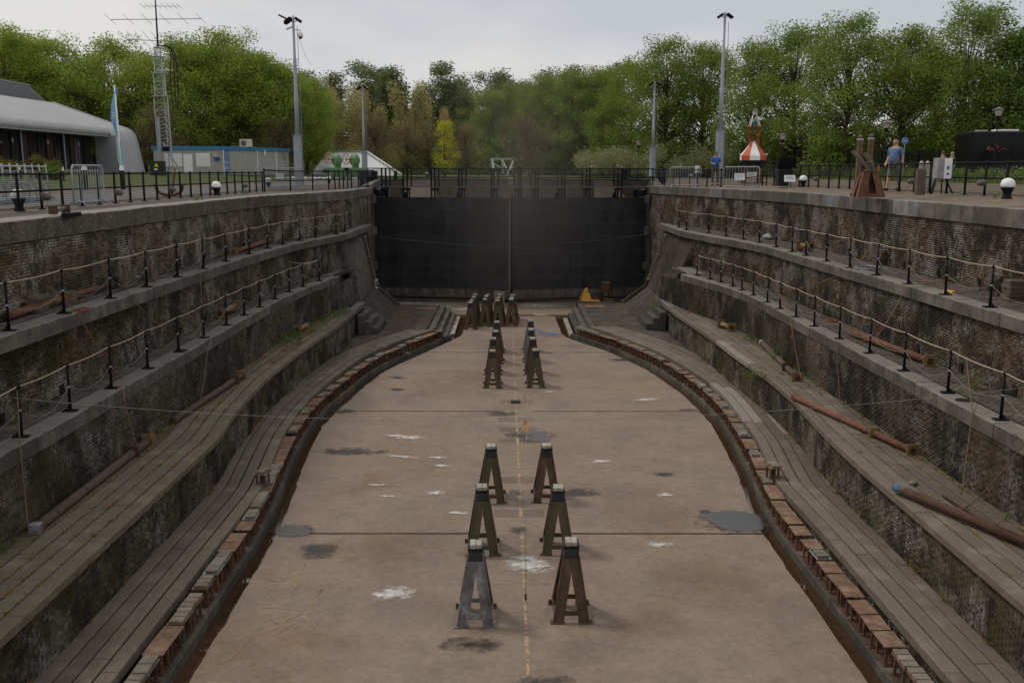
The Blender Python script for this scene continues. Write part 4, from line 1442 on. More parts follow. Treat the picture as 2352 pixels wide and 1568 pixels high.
# chalk scribbles like the ones left on the slabs
BLx = lambda p: (p[0]/1.9087, p[1]/1.9087+746.5)
scr = [[(965, 1385), (1010, 1385), (960, 1430), (930, 1500), (950, 1568)], [(960, 1440), (980, 1480), (1100, 1375), (1030, 1445), (975, 1500)],
       [(1110, 1370), (1250, 1300), (1200, 1190), (1150, 1250), (1300, 1330), (1410, 1160), (1330, 1310), (1400, 1350), (1340, 1290), (1200, 1360)],
       [(1150, 1240), (1230, 1240), (1330, 1260), (1200, 1310)], [(1180, 1080), (1230, 1110), (1300, 1100), (1280, 1180), (1340, 1040), (1300, 1150)], [(1190, 1060), (1170, 1110), (1240, 1120), (1270, 1070), (1290, 1120)],
       [(1400, 1160), (1345, 1280), (1410, 1350), (1390, 1365)]]
for k, l in enumerate(scr):
    stroke('chalk_scribble', pxs([BLx(p) for p in l]), 0.02, 'chalk_yellow', 0.004+0.0005*k)
stroke('chalk_scribble', pxs([(1735, 1440), (1728, 1460), (1745, 1475), (1762, 1455)]), 0.02, 'chalk_yellow')
stroke('chalk_scribble', pxs([(718, 1130), (735, 1110), (745, 1150), (765, 1115), (800, 1100)]), 0.02, 'chalk_yellow')
# dashed keel line
xk = lambda y: float(np.interp(y, [14, 48], [0.33, 0.19]))
kl = empty('keel_line', (0.25, 30, ZF+0.004), kind='structure')
y = 11.0
while y < 48.0:
    L_ = random.uniform(0.25, 0.9)
    wd = random.uniform(0.05, 0.09)
    if random.random() < 0.85:
        MB().add([(xk(y)-wd/2, y, ZF+0.0045), (xk(y)+wd/2, y, ZF+0.0045), (xk(y+L_)+wd/2, y+L_, ZF+0.0045), (xk(y+L_)-wd/2, y+L_, ZF+0.0045)], [(0, 1, 2, 3)]).build('paint_dash', 'keel_paint', kl)
    y += L_+random.uniform(0.0, 0.12)
# square footprints where keel blocks stood
fp = empty('block_marks', (0.2, 30, ZF+0.003), kind='structure')
for k in range(22):
    yb_ = 18.0+k*1.25
    MB().box((xk(yb_)+random.uniform(-.05, .05), yb_, ZF+0.0015), (1.2, 0.5, 0.003)).build('block_mark', 'damp' if False else ('floor' if random.random() < 0.4 else 'path'), fp)
c = fpx(1184, 925)
tag(MB().box((c.x, c.y, ZF+0.05), (0.33, 0.16, 0.1), rz=0.06).build('brick_block', 'stone_dirty', None, bevel=0.015), 'small grey block lying on the keel line beyond the name tag', 'block')

# ------------------------------------------------------------------ steel stands along both ledges
def stand(kind, L_, h):
    t = empty('steel_stand', local=True)
    leg = random.choice(['rust', 'rust_dark', 'brown_pipe', 'rust'])
    MB().box((0, 0, 0.012), (0.3, L_-0.06, 0.024)).build('base_plate', 'rust_dark', t)
    MB().box((0.0, 0, h/2), (0.014, L_-0.14, h-0.03)).build('web', 'rust_dark', t)
    for e in (-1, 1):
        MB().box((-0.105, e*(L_/2-0.1), h/2), (0.045, 0.045, h-0.04)).build('post', leg, t, bevel=0.006)
        MB().box((0.105, e*(L_/2-0.1), h/2), (0.045, 0.045, h-0.04)).build('post', leg, t, bevel=0.006)
    if kind == 'plate':
        MB().box((0, 0, h+0.0), (0.35, L_-0.02, 0.022)).build('top_plate', random.choice(['rust_plate', 'rust_plate', 'brown_pipe']), t)
    else:
        MB().box((0, 0, h-0.005), (0.3, L_-0.02, 0.02)).build('top_flange', random.choice(['silver', 'rust', 'rust_plate', 'grey_steel']), t)
        n = random.choice([2, 3])
        for k in range(n):
            MB().box((0.02, -L_/2+(k+0.5)*L_/n, h+0.04), (0.24, L_/n-0.02, 0.07), rz=random.uniform(-.03, .03)).build('timber_block', 'block_wood_brown' if kind == 'wood' else 'block_wood_grey', t, bevel=0.012)
    return t


for s in (-1, 1):
    variants = {k: [stand(k, L_, 0.36+0.02*j) for j, L_ in enumerate((0.56, 0.5))] for k in ('plate', 'wood', 'grey')}
    fresh = {id(o): True for l in variants.values() for o in l}
    C, Nn = curve('F', s, 9.5, 45.6 if s < 0 else 46.5, 0.53 if s < 0 else 0.5, step=0.1)
    A = arc(C)
    p = 0.3
    i = 0
    while p < A[-1]-0.3:
        k = random.random()
        kd = 'plate' if k < 0.58 else ('wood' if k < 0.85 else 'grey')
        proto = random.choice(variants[kd])
        cx, cy = np.interp(p, A, C[:, 0]), np.interp(p, A, C[:, 1])
        dx, dy = np.interp(p+.1, A, C[:, 0])-np.interp(p-.1, A, C[:, 0]), np.interp(p+.1, A, C[:, 1])-np.interp(p-.1, A, C[:, 1])
        if fresh[id(proto)]:
            t = proto
            fresh[id(proto)] = False
        else:
            t = copy_tree(proto)
        t.location = (cx, cy, ZLED)
        t.rotation_euler = (0, 0, math.atan2(-dx, dy)+random.uniform(-.05, .05)+(math.pi if s > 0 else 0))
        look = {'plate': 'steel stand with a bare rusty top plate', 'wood': 'steel stand with brown timber blocks', 'grey': 'steel stand with pale grey timber blocks'}[kd]
        tag(t, '%s, %s from the near end, %s ledge' % (look, ordw(i), SIDE[s]), 'stand', 'steel stands along the bottom ledges')
        p += (0.565 if proto is variants[kd][0] else 0.505)+(random.uniform(0.0, 0.04) if random.random() < 0.86 else random.uniform(.12, .3))
        i += 1
    for l in variants.values():
        for o in l:
            if fresh[id(o)]:
                for ch in list(o.children): bpy.data.objects.remove(ch)
                bpy.data.objects.remove(o)
    # one stand raised on top of others
    c = at(606, 1150, ZLED) if s < 0 else at(1778, 1135, ZLED)
    t = stand('wood', 0.4, 0.42)
    t.location = (X('F', s, c.y)+s*0.62, c.y, ZLED+0.32)
    t.rotation_euler = (0, 0, 0.2*s)
    tag(t, 'short steel stand with a timber cap raised above its neighbours on the %s ledge' % SIDE[s], 'stand')

# ------------------------------------------------------------------ pipes lying on the terraces
def pipe(a, b_, r, mat, label, ends=('cap', 'cap'), flange=None):
    a, b_ = Vector(a), Vector(b_)
    d = (b_-a).normalized()
    root = empty('steel_pipe', tuple((a+b_)/2), label=label, cat='pipe')
    MB().tube([a, b_], r, 14).build('pipe_body', mat, root, True)
    yaw = math.atan2(d.y, d.x)
    for i, (p, e) in enumerate(((a, ends[0]), (b_, ends[1]))):
        if e == 'flange':
            MB().box(p, (0.03, r*3.6, r*3.6), rz=yaw).build('end_plate', 'flange', root)
            MB().tube([p-d*0.03, p+d*0.03], r*0.9, 12).build('boss', 'rust_dark', root)
        elif e == 'cap':
            MB().tube([p-d*0.05, p+d*0.05], r*1.12, 14).build('collar', 'white_dirty' if 'white' in label else mat, root, True)
        elif e == 'blue':
            q = p+d*0.02
            MB().tube([q, q+d*0.16], r*1.05, 14).build('painted_end', 'pipe_blue', root, True)
            MB().tube([q+d*0.16, q+d*0.3], r*1.04, 14).build('painted_band', 'ledge_stone', root, True)
        elif e == 'blockend':
            MB().box(p-d*0.1 if i == 0 else p+d*0.1, (0.18, 0.2, 0.2), rz=yaw).build('end_block', 'grey_steel', root, bevel=0.02)
    if flange is not None:
        for f in (flange if isinstance(flange, (list, tuple)) else [flange]):
            MB().box(a.lerp(b_, f), (0.03, r*3.4, r*3.4), rz=yaw).build('mid_plate', 'flange' if mat != 'brown_pipe' else 'rust_dark', root)
    return root


z = Z3+0.1
pipe(at(88, 1208, z), at(340, 1012, z), 0.095, 'brown_pipe', 'long brown pipe with a block end, nearest on the left plank terrace', ('blockend', 'flange'), [0.82])
pipe(at(402, 963, z), at(556, 862, z), 0.09, 'brown_pipe', 'long brown pipe, the farther of two along the foot of the left lower wall', ('cap', 'flange'), [0.86])
pipe(at(683, 757, z+.08), at(704, 748, z+.08), 0.1, 'flange', 'short rusty pipe stub half hidden by red and green weeds on the left terrace', ('flange', 'cap'))
z = Z1+0.12
pipe(at(20, 724, z), at(238, 656, z), 0.082, 'rust_pipe', 'thick rusty pipe on the left upper ledge under stacks of boards', ('cap', 'flange'))
pipe(at(537, 578, z), at(626, 550, z), 0.082, 'rust_pipe', 'rusty pipe lying far along the left upper ledge by the wall', ('flange', 'flange'))
z = Z2+0.13
pipe(at(505, 719, z+0.06), at(540, 702, z+0.06), 0.1, 'flange', 'short yellowish pipe stub with square end plates on the left second ledge', ('flange', 'flange'))
z = Z3+0.1
pipe(at(1750, 787, z), at(1832, 868, z), 0.1, 'brown_pipe', 'greyish brown pipe with a white end and rust plates, farthest on the right plank terrace', ('cap', 'flange'), [0.75])
pipe(at(1825, 911, z), at(2096, 1035, z), 0.085, 'rust_pipe', 'orange rusty pipe lying slantwise across the middle of the right plank terrace', ('cap', 'flange'), [0.72])
pipe(at(2056, 1118, z+.03), at(2420, 1272, z+.03), 0.09, 'rust_dark', 'thick brown pipe with a blue painted end, nearest on the right plank terrace', ('blue', 'cap'))
pipe(at(1657, 744, z+.06), at(1680, 752, z+.06), 0.1, 'flange', 'short pipe with two square yellowish plates at the foot of the far right wall', ('flange', 'flange'))
z = Z2+0.12
pipe(at(1960, 765, z), at(2136, 830, z), 0.095, 'rust_pipe', 'bright rusty pipe with a square end plate on the right second ledge', ('cap', 'flange'))
z = Z1+0.14
pipe(at(1836, 564, z+.05), at(1862, 566, z+.05), 0.11, 'flange', 'short rusty pipe with two square plates on the right upper ledge', ('flange', 'flange'))
pa = [at(x, y, Z3+0.05) for x, y in ((2168, 1135), (2215, 1165), (2280, 1205), (2365, 1262))]
tag(MB().tube(pa, 0.05, 8).build('thin_pipe', 'brown_pipe', None, True), 'thin dark pipe along the foot of the right wall near the camera', 'pipe')

# ------------------------------------------------------------------ boards and other things left on the ledges
def board_stack(c, n, L_, rz, label, wid=0.2, th=0.07, lean=0.0, jitter=0.06):
    root = empty('board_stack', c, label=label, cat='boards')
    for k in range(n):
        MB().box((c[0]+random.uniform(-jitter, jitter), c[1]+random.uniform(-jitter, jitter), c[2]+th*(k+0.5)), (wid, L_*random.uniform(.85, 1.05), th*0.93), rz=rz+random.uniform(-.12, .12)).build('board', 'timber', root, bevel=0.006)
    return root


def lg(x, y, z, dx=0.0):
    p = at(x, y, z)
    return (p.x+dx, p.y, z)


board_stack(lg(80, 715, Z1), 4, 0.62, 0.1, 'neat stack of four grey boards beside the rusty pipe on the left upper ledge', 0.34, 0.09)
board_stack(lg(60, 706, Z1, -0.15), 4, 0.7, 0.3, 'untidy heap of split boards against the left wall behind the neat stack', 0.25, 0.1, jitter=0.12)
board_stack(lg(146, 694, Z1), 3, 0.6, -0.1, 'three short boards propping the rusty pipe on the left upper ledge', 0.3, 0.09)
board_stack(lg(358, 624, Z1, -0.1), 5, 0.6, 0.1, 'stack of boards with rope draped over it, midway along the left upper ledge', 0.3, 0.09)
board_stack(lg(2015, 607, Z1, 0.1), 5, 0.6, 0.1, 'dark boards piled under an orange rope on the right upper ledge', 0.35, 0.1)
board_stack(lg(2280, 676, Z1, 0.1), 5, 0.5, 0.1, 'left pile of weathered blocks against the right wall near the picture edge', 0.35, 0.1)
board_stack(lg(2318, 690, Z1, 0.1), 5, 0.5, -0.1, 'right pile of weathered blocks, with one orange board, near the picture edge', 0.4, 0.1)
# leaning laths
for x, y, h, lab in ((274, 650, 0.75, 'white lath leaning on a coil of rope at the left wall'), (454, 603, 0.6, 'white lath leaning against the left wall beyond the plastic sack')):
    p = at(x, y, Z1)
    tag(MB().bar((p.x, p.y, Z1), (p.x-0.12, p.y+0.1, Z1+h), 0.03).build('leaning_lath', 'white_dirty'), lab, 'lath')
for x, y, sc_, lab in ((412, 611, 0.16, 'crumpled grey plastic sack on the left upper ledge'), (582, 560, 0.14, 'pale crumpled sheet behind the far rusty pipe on the left ledge'), (1764, 550, 0.2, 'grey crumpled sack on the far right upper ledge'), (2098, 1113, 0.07, 'small dark sheet of plastic on the right plank terrace'), (300, 646, 0.2, 'flattened grey scrap lying by the rope coil on the left ledge')):
    p = at(x, y, Z3 if y > 1000 else Z1)
    mb = MB().sphere((0, 0, 0), sc_, 9, 6, (1.2, 1.4, 0.75 if y != 646 else 0.25))
    mb.v = [(p.x+a*random.uniform(.75, 1.2), p.y+b2*random.uniform(.75, 1.2), p.z+0.6*sc_+c2*random.uniform(.7, 1.2)) for a, b2, c2 in mb.v]
    tag(mb.build('crumpled_sack', 'grey_box' if y < 1000 else 'lamp_grey'), lab, 'sack')


def hang(a, b_, sag, n=10):
    a, b_ = Vector(a), Vector(b_)
    return [a.lerp(b_, i/n)-Vector((0, 0, sag*4*(i/n)*(1-i/n))) for i in range(n+1)]


def rope(name, pts, r, mat, label, cat='rope', n=5, group=None):
    return tag(MB().tube(pts, r, n).build(name, mat, None, True), label, cat, group)


# mooring rings set in pale stones
_ring = None
def ring_plate(p, nrm, parent, drop=False):
    global _ring
    e = MB().box((0, 0, 0), (0.05, 0.24, 0.42))
    rz = math.atan2(nrm[1], nrm[0])
    pl_ = e.mesh('ring_stone', 'basin_stone')
    o = link('ring_stone', pl_, parent)
    o.location = p
    o.rotation_euler = (0, 0, rz)
    m = MB()
    pts = [(0.05+0.02*math.cos(t), 0.085*math.cos(t), 0.11*math.sin(t)) for t in [2*math.pi*i/14 for i in range(15)]]
    m.tube(pts, 0.022, 6, False)
    m.tube([(0.0, 0, 0.09), (0.06, 0, 0.1), (0.06, 0, 0.13)], 0.02, 5)
    r_ = m.build('mooring_ring', 'rust_dark', None, True)
    r_.parent = o
    return o


walls = {}
for o_ in COL.objects:
    if o_.name.startswith('dock_wall'): walls[o_['label'].split(' brick')[0]] = o_
for s in (-1, 1):
    for lev, ln, off, z0, yr in (('upper', 'L0', 0.07, Z1, (18, 46)), ('middle', 'L1', 0.22 if s < 0 else 0.12, Z2, (13, 40))):
        w_ = walls['%s %s' % (SIDE[s], lev)]
        y = yr[0]+0.6
        C, Nn = curve(ln, s, 6, 50, off)
        k = 0
        while y < yr[1]:
            x = np.interp(y, C[:, 1], C[:, 0])
            nx, ny = -np.interp(y, C[:, 1], Nn[:, 0]), -np.interp(y, C[:, 1], Nn[:, 1])
            ring_plate((x+nx*0.012, y, z0+0.62), (nx, ny), w_)
            # small dark drain holes between the rings
            MB().box((x+nx*0.03, y+1.25, z0+0.16), (0.03, 0.16, 0.2), rz=math.atan2(ny, nx)).build('drain_hole', 'groove', w_)
            y += 2.42
            k += 1

# ------------------------------------------------------------------ stanchions with rope rails on the ledges
def make_stanchion():
    t = empty('stanchion', local=True)
    MB().box((0, 0, 0.012), (0.28, 0.17, 0.024)).build('base_plate', 'black_iron', t)
    mb = MB().tube([(0, 0, 0.02), (0, 0, 0.5), (0, 0, 0.93)], [0.034, 0.028, 0.022], 8)
    mb.build('post', 'black_iron', t, True)
    MB().sphere((0, 0, 0.5), 0.032, 8, 6).build('rope_eye', 'silver', t, True)
    MB().sphere((0, 0, 0.93), 0.042, 8, 6).build('cap', 'black_iron', t, True)
    MB().bar((0.1, 0, 0.02), (0.02, 0, 0.09), 0.03).build('gusset', 'black_iron', t)
    return t


st0 = make_stanchion()
first = True
RUNS = [(-1, 'upper', Z1, [(x, y) for x, y in [(-9.6, 13.4), (-9.6, 15.6), (-9.62, 17.85), (-9.6, 20.1), (-9.6, 22.5), (-9.6, 24.8), (-9.6, 27.15), (-9.6, 29.5), (-9.6, 31.9), (-9.6, 34.8), (-9.55, 37.3), (-9.42, 39.3), (-9.2, 41.5), (-8.9, 43.5), (-8.4, 45.9), (-8.25, 47.5)]]),
        (-1, 'second', Z2, [(-8.9, 12.6), (-8.9, 14.6), (-8.9, 16.6), (-8.88, 18.5), (-8.88, 20.5), (-8.88, 22.65), (-8.86, 24.8), (-8.87, 26.95), (-8.88, 29.2), (-8.88, 31.25), (-8.87, 33.2), (-8.84, 35.3), (-8.78, 37.4), (-8.62, 39.2), (-8.36, 41.3)]),
        (1, 'upper', Z1, [(11.02, 16.9), (11.02, 19.05), (11.0, 21.24), (10.97, 23.4), (10.98, 25.66), (10.97, 27.9), (10.95, 30.07), (10.9, 32.2), (10.9, 34.45), (10.88, 36.1), (10.88, 38.3), (10.8, 40.6), (10.6, 42.6), (10.32, 44.8), (9.98, 47.1), (9.35, 49.7), (9.32, 51.8)]),
        (1, 'second', Z2, [(9.68, 13.4), (9.68, 15.6), (9.67, 17.86), (9.68, 20.15), (9.66, 22.44), (9.66, 24.68), (9.62, 26.87), (9.61, 29.14), (9.61, 31.06), (9.61, 32.95), (9.61, 34.6), (9.6, 36.6), (9.55, 38.2), (9.45, 39.4), (9.28, 40.9), (9.06, 42.1), (8.79, 43.7)])]
for s, lev, z0, P in RUNS:
    tops, eyes = [], []
    for i, (x, y) in enumerate(P):
        t = st0 if first else copy_tree(st0)
        first = False
        t.location = (x, y, z0)
        rz = math.pi if s < 0 else 0.0
        t.rotation_euler = (random.uniform(-.015, .015), random.uniform(-.02, .02), rz+0.05)
        tag(t, 'black iron stanchion, %s from the near end of the %s side %s ledge rope rail' % (ordw(i), SIDE[s], lev), 'stanchion', 'stanchions of the ledge rope rails')
        tops.append(Vector((x, y, z0+0.94)))
        eyes.append(Vector((x, y, z0+0.5)))
    pts = []
    for a, b_ in zip(tops[:-1], tops[1:]):
        pts += hang(a, b_, 0.035)[:-1]
    pts.append(tops[-1])
    e = tops[-1]
    if lev == 'second':
        pts += hang(e, e+Vector((s*0.9, -1.6 if s < 0 else 1.2, 0.05)), 0.1)[1:]
    else:
        pts += hang(e, e+Vector((s*0.1, 1.6, 0.05)), 0.08)[1:]
    rope('handrail_rope', pts, 0.0115, 'rope_pale', 'pale rope rail strung along the stanchions of the %s side %s ledge' % (SIDE[s], lev))
    pts = []
    for a, b_ in zip(eyes[:-1], eyes[1:]):
        pts += hang(a, b_, random.uniform(0.16, 0.34))[:-1]
    pts.append(eyes[-1])
    rope('lower_line', pts, 0.0045, 'wire', 'thin slack grey line hung low between the stanchions of the %s side %s ledge' % (SIDE[s], lev), 'line', 4)

# ------------------------------------------------------------------ slack ropes down the walls
def wallrope(pl, mat, r, label):
    pts = spline([at(x, y, z) for x, y, z in pl], 6)
    rope('hanging_rope', pts, r, mat, label)


def drop(p0, p1, p2, r, mat, label, k=8):
    """rope that runs over a ledge edge and down"""
    pts = hang(p0, p1, 0.03, 6)[:-1]+hang(p1, p2, 0.12, k)
    rope('hanging_rope', pts, r, mat, label)


def lip(n, s, y, z, out=-0.03):
    return Vector((X(n, s, y)+s*out, y, z))


drop(Vector((-10.2, 20.6, Z1+0.6)), lip('L1', -1, 20.2, Z1+0.03), lip('L2', -1, 21.0, Z2+0.1, 0.2), 0.011, 'rope_orange', 'orange rope hanging from the left upper ledge down to the second ledge')
drop(lip('L2', -1, 21.0, Z2+0.1, 0.2), lip('L2', -1, 20.4, Z2+0.03), Vector((-8.2, 20.1, Z3+0.25)), 0.01, 'rope_orange', 'orange rope continuing down the left lower wall to the brown pipe')
drop(Vector((-10.3, 25.2, Z1+0.65)), lip('L1', -1, 23.0, Z1+0.03), lip('L2', -1, 24.6, Z2+0.5, 0.2), 0.012, 'rope_brown', 'thin brown rope slanting over the left upper ledge')
drop(Vector((-8.85, 24.8, Z2+0.9)), lip('L2', -1, 26.6, Z2+0.03), Vector((-8.3, 24.6, Z3+0.3)), 0.012, 'rope_brown', 'thin brown rope hanging down the left lower wall near the second pipe')
drop(Vector((-8.9, 16.6, Z2+0.9)), lip('L2', -1, 16.0, Z2+0.03), Vector((-8.4, 15.6, Z3+0.2)), 0.014, 'rope_brown', 'grey brown rope hanging down the left wall to the block ended pipe')
drop(Vector((-10.3, 31.8, Z1+0.6)), lip('L1', -1, 28.4, Z1+0.03), lip('L2', -1, 26.9, Z2+0.9, 0.2), 0.011, 'rope_brown', 'long slanting brown rope from the far boards to a second ledge stanchion')
drop(Vector((12.2, 31.6, Z1+0.6)), lip('L1', 1, 29.2, Z1+0.03), lip('L2', 1, 33.0, Z2+0.6, 0.1), 0.011, 'rope_orange', 'orange rope hanging from the boards on the right upper ledge')
drop(lip('L2', 1, 33.0, Z2+0.6, 0.1), lip('L2', 1, 30.9, Z2+0.03), Vector((8.8, 27.5, Z3+0.2)), 0.01, 'rope_orange', 'orange rope slanting down the right lower wall to the farthest pipe')
drop(Vector((12.2, 36.4, Z1+0.6)), lip('L1', 1, 35.3, Z1+0.03), lip('L2', 1, 38.5, Z2+0.1, 0.3), 0.009, 'rope_orange', 'farther orange rope hanging down the right middle wall')
drop(Vector((12.2, 23.4, Z1+0.62)), lip('L1', 1, 25.2, Z1+0.03), lip('L2', 1, 24.0, Z2+0.5, 0.1), 0.009, 'rope_orange', 'orange rope crossing the right upper ledge from a mooring ring')
drop(lip('L2', 1, 24.0, Z2+0.5, 0.1), lip('L2', 1, 26.4, Z2+0.03), Vector((9.1, 25.0, Z3+0.1)), 0.009, 'rope_orange', 'orange rope hanging down the right lower wall above the slanting pipe')
drop(Vector((10.4, 20.9, Z2+0.65)), lip('L2', 1, 18.4, Z2+0.03), Vector((8.9, 17.6, Z3+0.15)), 0.014, 'rope_brown', 'brown rope slanting over the right second ledge towards the thick pipe')
drop(Vector((10.4, 17.2, Z2+0.65)), lip('L2', 1, 16.4, Z2+0.03), Vector((8.7, 17.0, Z3+0.1)), 0.014, 'rope_brown', 'brown rope over the second ledge at the right picture edge')
# coils
def coil(c, r, n, mat, label, flat_=True):
    pts = []
    for i in range(n*14):
        t = 2*math.pi*i/14
        rr = r*(1+0.15*math.sin(t*0.37)+random.uniform(-.04, .04))
        if flat_: pts.append((c[0]+rr*math.cos(t), c[1]+rr*1.3*math.sin(t), c[2]+0.02+0.006*(i/14)))
        else: pts.append((c[0]+0.015*math.sin(t*0.3)+0.02*(i/14/n), c[1]+rr*0.55*math.cos(t), c[2]+rr*math.sin(t)))
    rope('rope_coil', pts, 0.014, mat, label)


c = at(284, 640, Z1+0.3)
coil((c.x-0.05, c.y, Z1+0.4), 0.3, 6, 'rope_brown', 'coil of brown rope leaning at the left wall behind a white lath', False)
c = at(352, 625, Z1+0.5)
coil((c.x, c.y, Z1+0.5), 0.22, 4, 'rope_brown', 'tangled rope hung over the stacked boards on the left upper ledge', False)
c = at(1990, 616, Z1)
coil(c, 0.35, 4, 'wire', 'loose coils of grey cable on the right upper ledge')
c = at(2250, 640, Z1+0.4)
coil((c.x, c.y, Z1+0.4), 0.28, 4, 'rope_brown', 'brown rope coil hanging by the weathered blocks on the right', False)
c = at(1909, 738, Z2)
coil(c, 0.16, 3, 'rope_orange', 'small flat coil of orange rope on the right second ledge')
c = at(190, 712, Z1)
coil(c, 0.14, 3, 'rope_orange', 'small flat coil of orange rope on the left upper ledge')
c = at(2090, 600, Z1+0.35)
coil((c.x, c.y, Z1+0.45), 0.2, 4, 'rope_brown', 'brown rope coil hung on a mooring ring of the right wall', False)
# white/orange bits
c = at(2180, 672, Z1)
tag(MB().box((c.x, c.y, Z1+0.03), (0.12, 0.3, 0.05), rz=0.4).build('orange_strap', 'yellow'), 'short yellow orange strap lying by a stanchion on the right upper ledge', 'strap')
c = at(2007, 614, Z1)
tag(MB().box((c.x, c.y, Z1+0.04), (0.25, 0.5, 0.03), rz=0.2, ry=0.1).build('metal_sheet', 'silver'), 'small pale metal sheet on the right upper ledge', 'sheet')
# round hole covers in the stone
for x, y, z, lab in ((2213, 919, Z2, 'right second ledge near the camera'), (417, 805, Z2, 'left second ledge at a stanchion foot')):
    c = at(x, y, z)
    tag(MB().lathe((c.x, c.y, z+0.002), [(0.17, 0), (0.17, 0.006)], 20).build('hole_cover', 'plastic_black'), 'black round hole cover in the %s' % lab, 'cover')

# ------------------------------------------------------------------ line across the dock with plumb and name tag
YW = 16.3
Lh, Rh, Mh = atY(-40, 906, YW), atY(2400, 884, YW), atY(1200, 966, YW)
def sagpt(t):
    a = Lh.lerp(Rh, t)
    k = (Lh.lerp(Rh, 0.5).z-Mh.z)
    return Vector((a.x, a.y, a.z-4*k*t*(1-t)))
rope('cross_line', [sagpt(i/30) for i in range(31)], 0.0036, 'wire', 'thin pale line stretched right across the dock above the floor', 'line', 4)
tg = sagpt((1208-(-40))/2440)
yb = YW
top_tag, bot_tag = atY(1203.5, 967, yb), atY(1209, 991, yb)
root = empty('name_tag', tuple(top_tag), label='yellow wooden tag lettered KIEL hanging from the line over the keel', cat='tag')
dz = top_tag.z-bot_tag.z
cx_, cz_ = (top_tag.x+bot_tag.x)/2, (top_tag.z+bot_tag.z)/2
MB().box((cx_, yb, cz_), (0.085*1.6, 0.012, dz)).build('board', 'tag_wood', root, bevel=0.004)
def text(body, size, loc, rot, mat, parent, name='lettering', extrude=0.001):
    cu = bpy.data.curves.new(name, 'FONT')
    cu.body = body
    cu.size = size
    cu.extrude = extrude
    cu.align_x = 'CENTER'
    cu.align_y = 'CENTER'
    tmp = bpy.data.objects.new('tmp', cu)
    COL.objects.link(tmp)
    me = bpy.data.meshes.new_from_object(tmp)
    bpy.data.objects.remove(tmp)
    me.materials.clear()
    me.materials.append(M[mat])
    o = link(name, me, None)
    o.matrix_world = Matrix.Translation(loc) @ rot
    if parent is not None:
        if parent.name in WORLD: o.matrix_parent_inverse = WORLD[parent.name].inverted()
        o.parent = parent
    return o
text('KIEL', dz*0.34, (cx_, yb-0.009, cz_-dz*0.08), Matrix.Rotation(math.radians(90), 4, 'X') @ Matrix.Rotation(math.radians(-90), 4, 'Z'), 'plastic_black', root)
MB().tube([(cx_+0.022*math.cos(t), yb-0.009, cz_+dz*0.39+0.032*math.sin(t)) for t in [6.283*i/12 for i in range(13)]], 0.005, 4, False).build('ring_mark', 'plastic_black', root)
p1 = Vector((bot_tag.x, yb, bot_tag.z))
bob = atY(1213.5, 1362, yb)
rope('plumb_line', [p1, Vector((p1.x, yb, bob.z))], 0.005, 'rope_pale', 'thin pale cord hanging straight down from the name tag', 'line', 4)
tag(MB().lathe((p1.x, yb, bob.z-0.16), [(0.004, 0), (0.022, 0.05), (0.024, 0.13), (0.008, 0.17)], 10).build('plumb_bob', 'rust_dark', None, True), 'small dark plumb bob at the end of the hanging cord', 'plumb bob')
# rope near the right pier and thin cables on the gate
rope('hanging_rope', [atY(1540, 375, 57.0), atY(1516, 560, 57), atY(1458, 688, 57)], 0.012, 'wire_green', 'green rope slanting down beside the right gate pier')
rope('gate_cable', [atY(856, 543, 58.2)]+hang(atY(862, 544, 58.2), atY(1290, 575, 57.4), 0.1, 8)[1:], 0.004, 'wire', 'thin cable slung across the black gate on its left leaf', 'cable', 4)
rope('gate_cable', hang(atY(1290, 558, 57.4), atY(1498, 535, 58.2), 0.1, 8), 0.004, 'wire', 'thin cable slung across the black gate on its right leaf', 'cable', 4)

# ------------------------------------------------------------------ raft with the yellow frame by the gate
c = at(1345, 690, ZF)
rx, ry = 5.2, 56.6
raft = empty('work_raft', (rx, ry, ZF), label='low dark work raft resting on the apron in front of the right gate leaf', cat='raft')
MB().box((rx, ry, ZF+0.2), (2.15, 1.5, 0.4), rz=-0.13).build('hull', 'rust_dark', raft, bevel=0.02)
for k in range(6):
    MB().box((rx+0.1, ry-0.62+k*0.25, ZF+0.42), (2.1, 0.22, 0.05), rz=-0.13).build('deck_board', 'timber', raft)
for k in range(5):
    MB().box((rx+0.55+random.uniform(-.1, .1), ry-0.35+k*0.05, ZF+0.47+0.03*k), (0.8, 0.12, 0.03), rz=random.uniform(-.4, .4)).build('loose_board', 'timber', raft)
yf = empty('towing_frame', (rx-0.55, ry, ZF+0.45), label='bright yellow triangular towing frame standing on the raft', cat='frame')
x0 = rx-0.5
MB().prism([(x0-0.34, ZF+0.47), (x0+0.34, ZF+0.47), (x0+0.08, ZF+1.1), (x0+0.075, ZF+1.24), (x0-0.075, ZF+1.24), (x0-0.08, ZF+1.1)], ry-0.2, ry-0.14, 'y').build('front_plate', 'yellow', yf, bevel=0.01)
MB().bar((x0-0.05, ry-0.1, ZF+1.15), (x0-0.3, ry+0.55, ZF+0.5), 0.08).build('back_stay', 'yellow', yf)
MB().bar((x0-0.35, ry-0.35, ZF+0.5), (x0+0.8, ry-0.5, ZF+0.5), 0.09, 0.06).build('draw_bar', 'yellow', yf)
MB().bar((x0-0.1, ry+0.1, ZF+0.5), (x0+0.8, ry-0.45, ZF+0.5), 0.09, 0.06).build('draw_bar', 'yellow', yf)
MB().tube([(x0+0.85, ry-0.5, ZF+0.58), (x0+0.85, ry-0.42, ZF+0.58)], 0.12, 12).build('jockey_wheel', 'plastic_black', yf, True)
MB().box((x0, ry-0.205, ZF+0.98), (0.1, 0.012, 0.06)).build('name_plate', 'plastic_black', yf)
ch = empty('switch_box', (rx+0.75, ry, ZF+0.45), label='brown metal box on a thin leg frame at the back of the raft', cat='box')
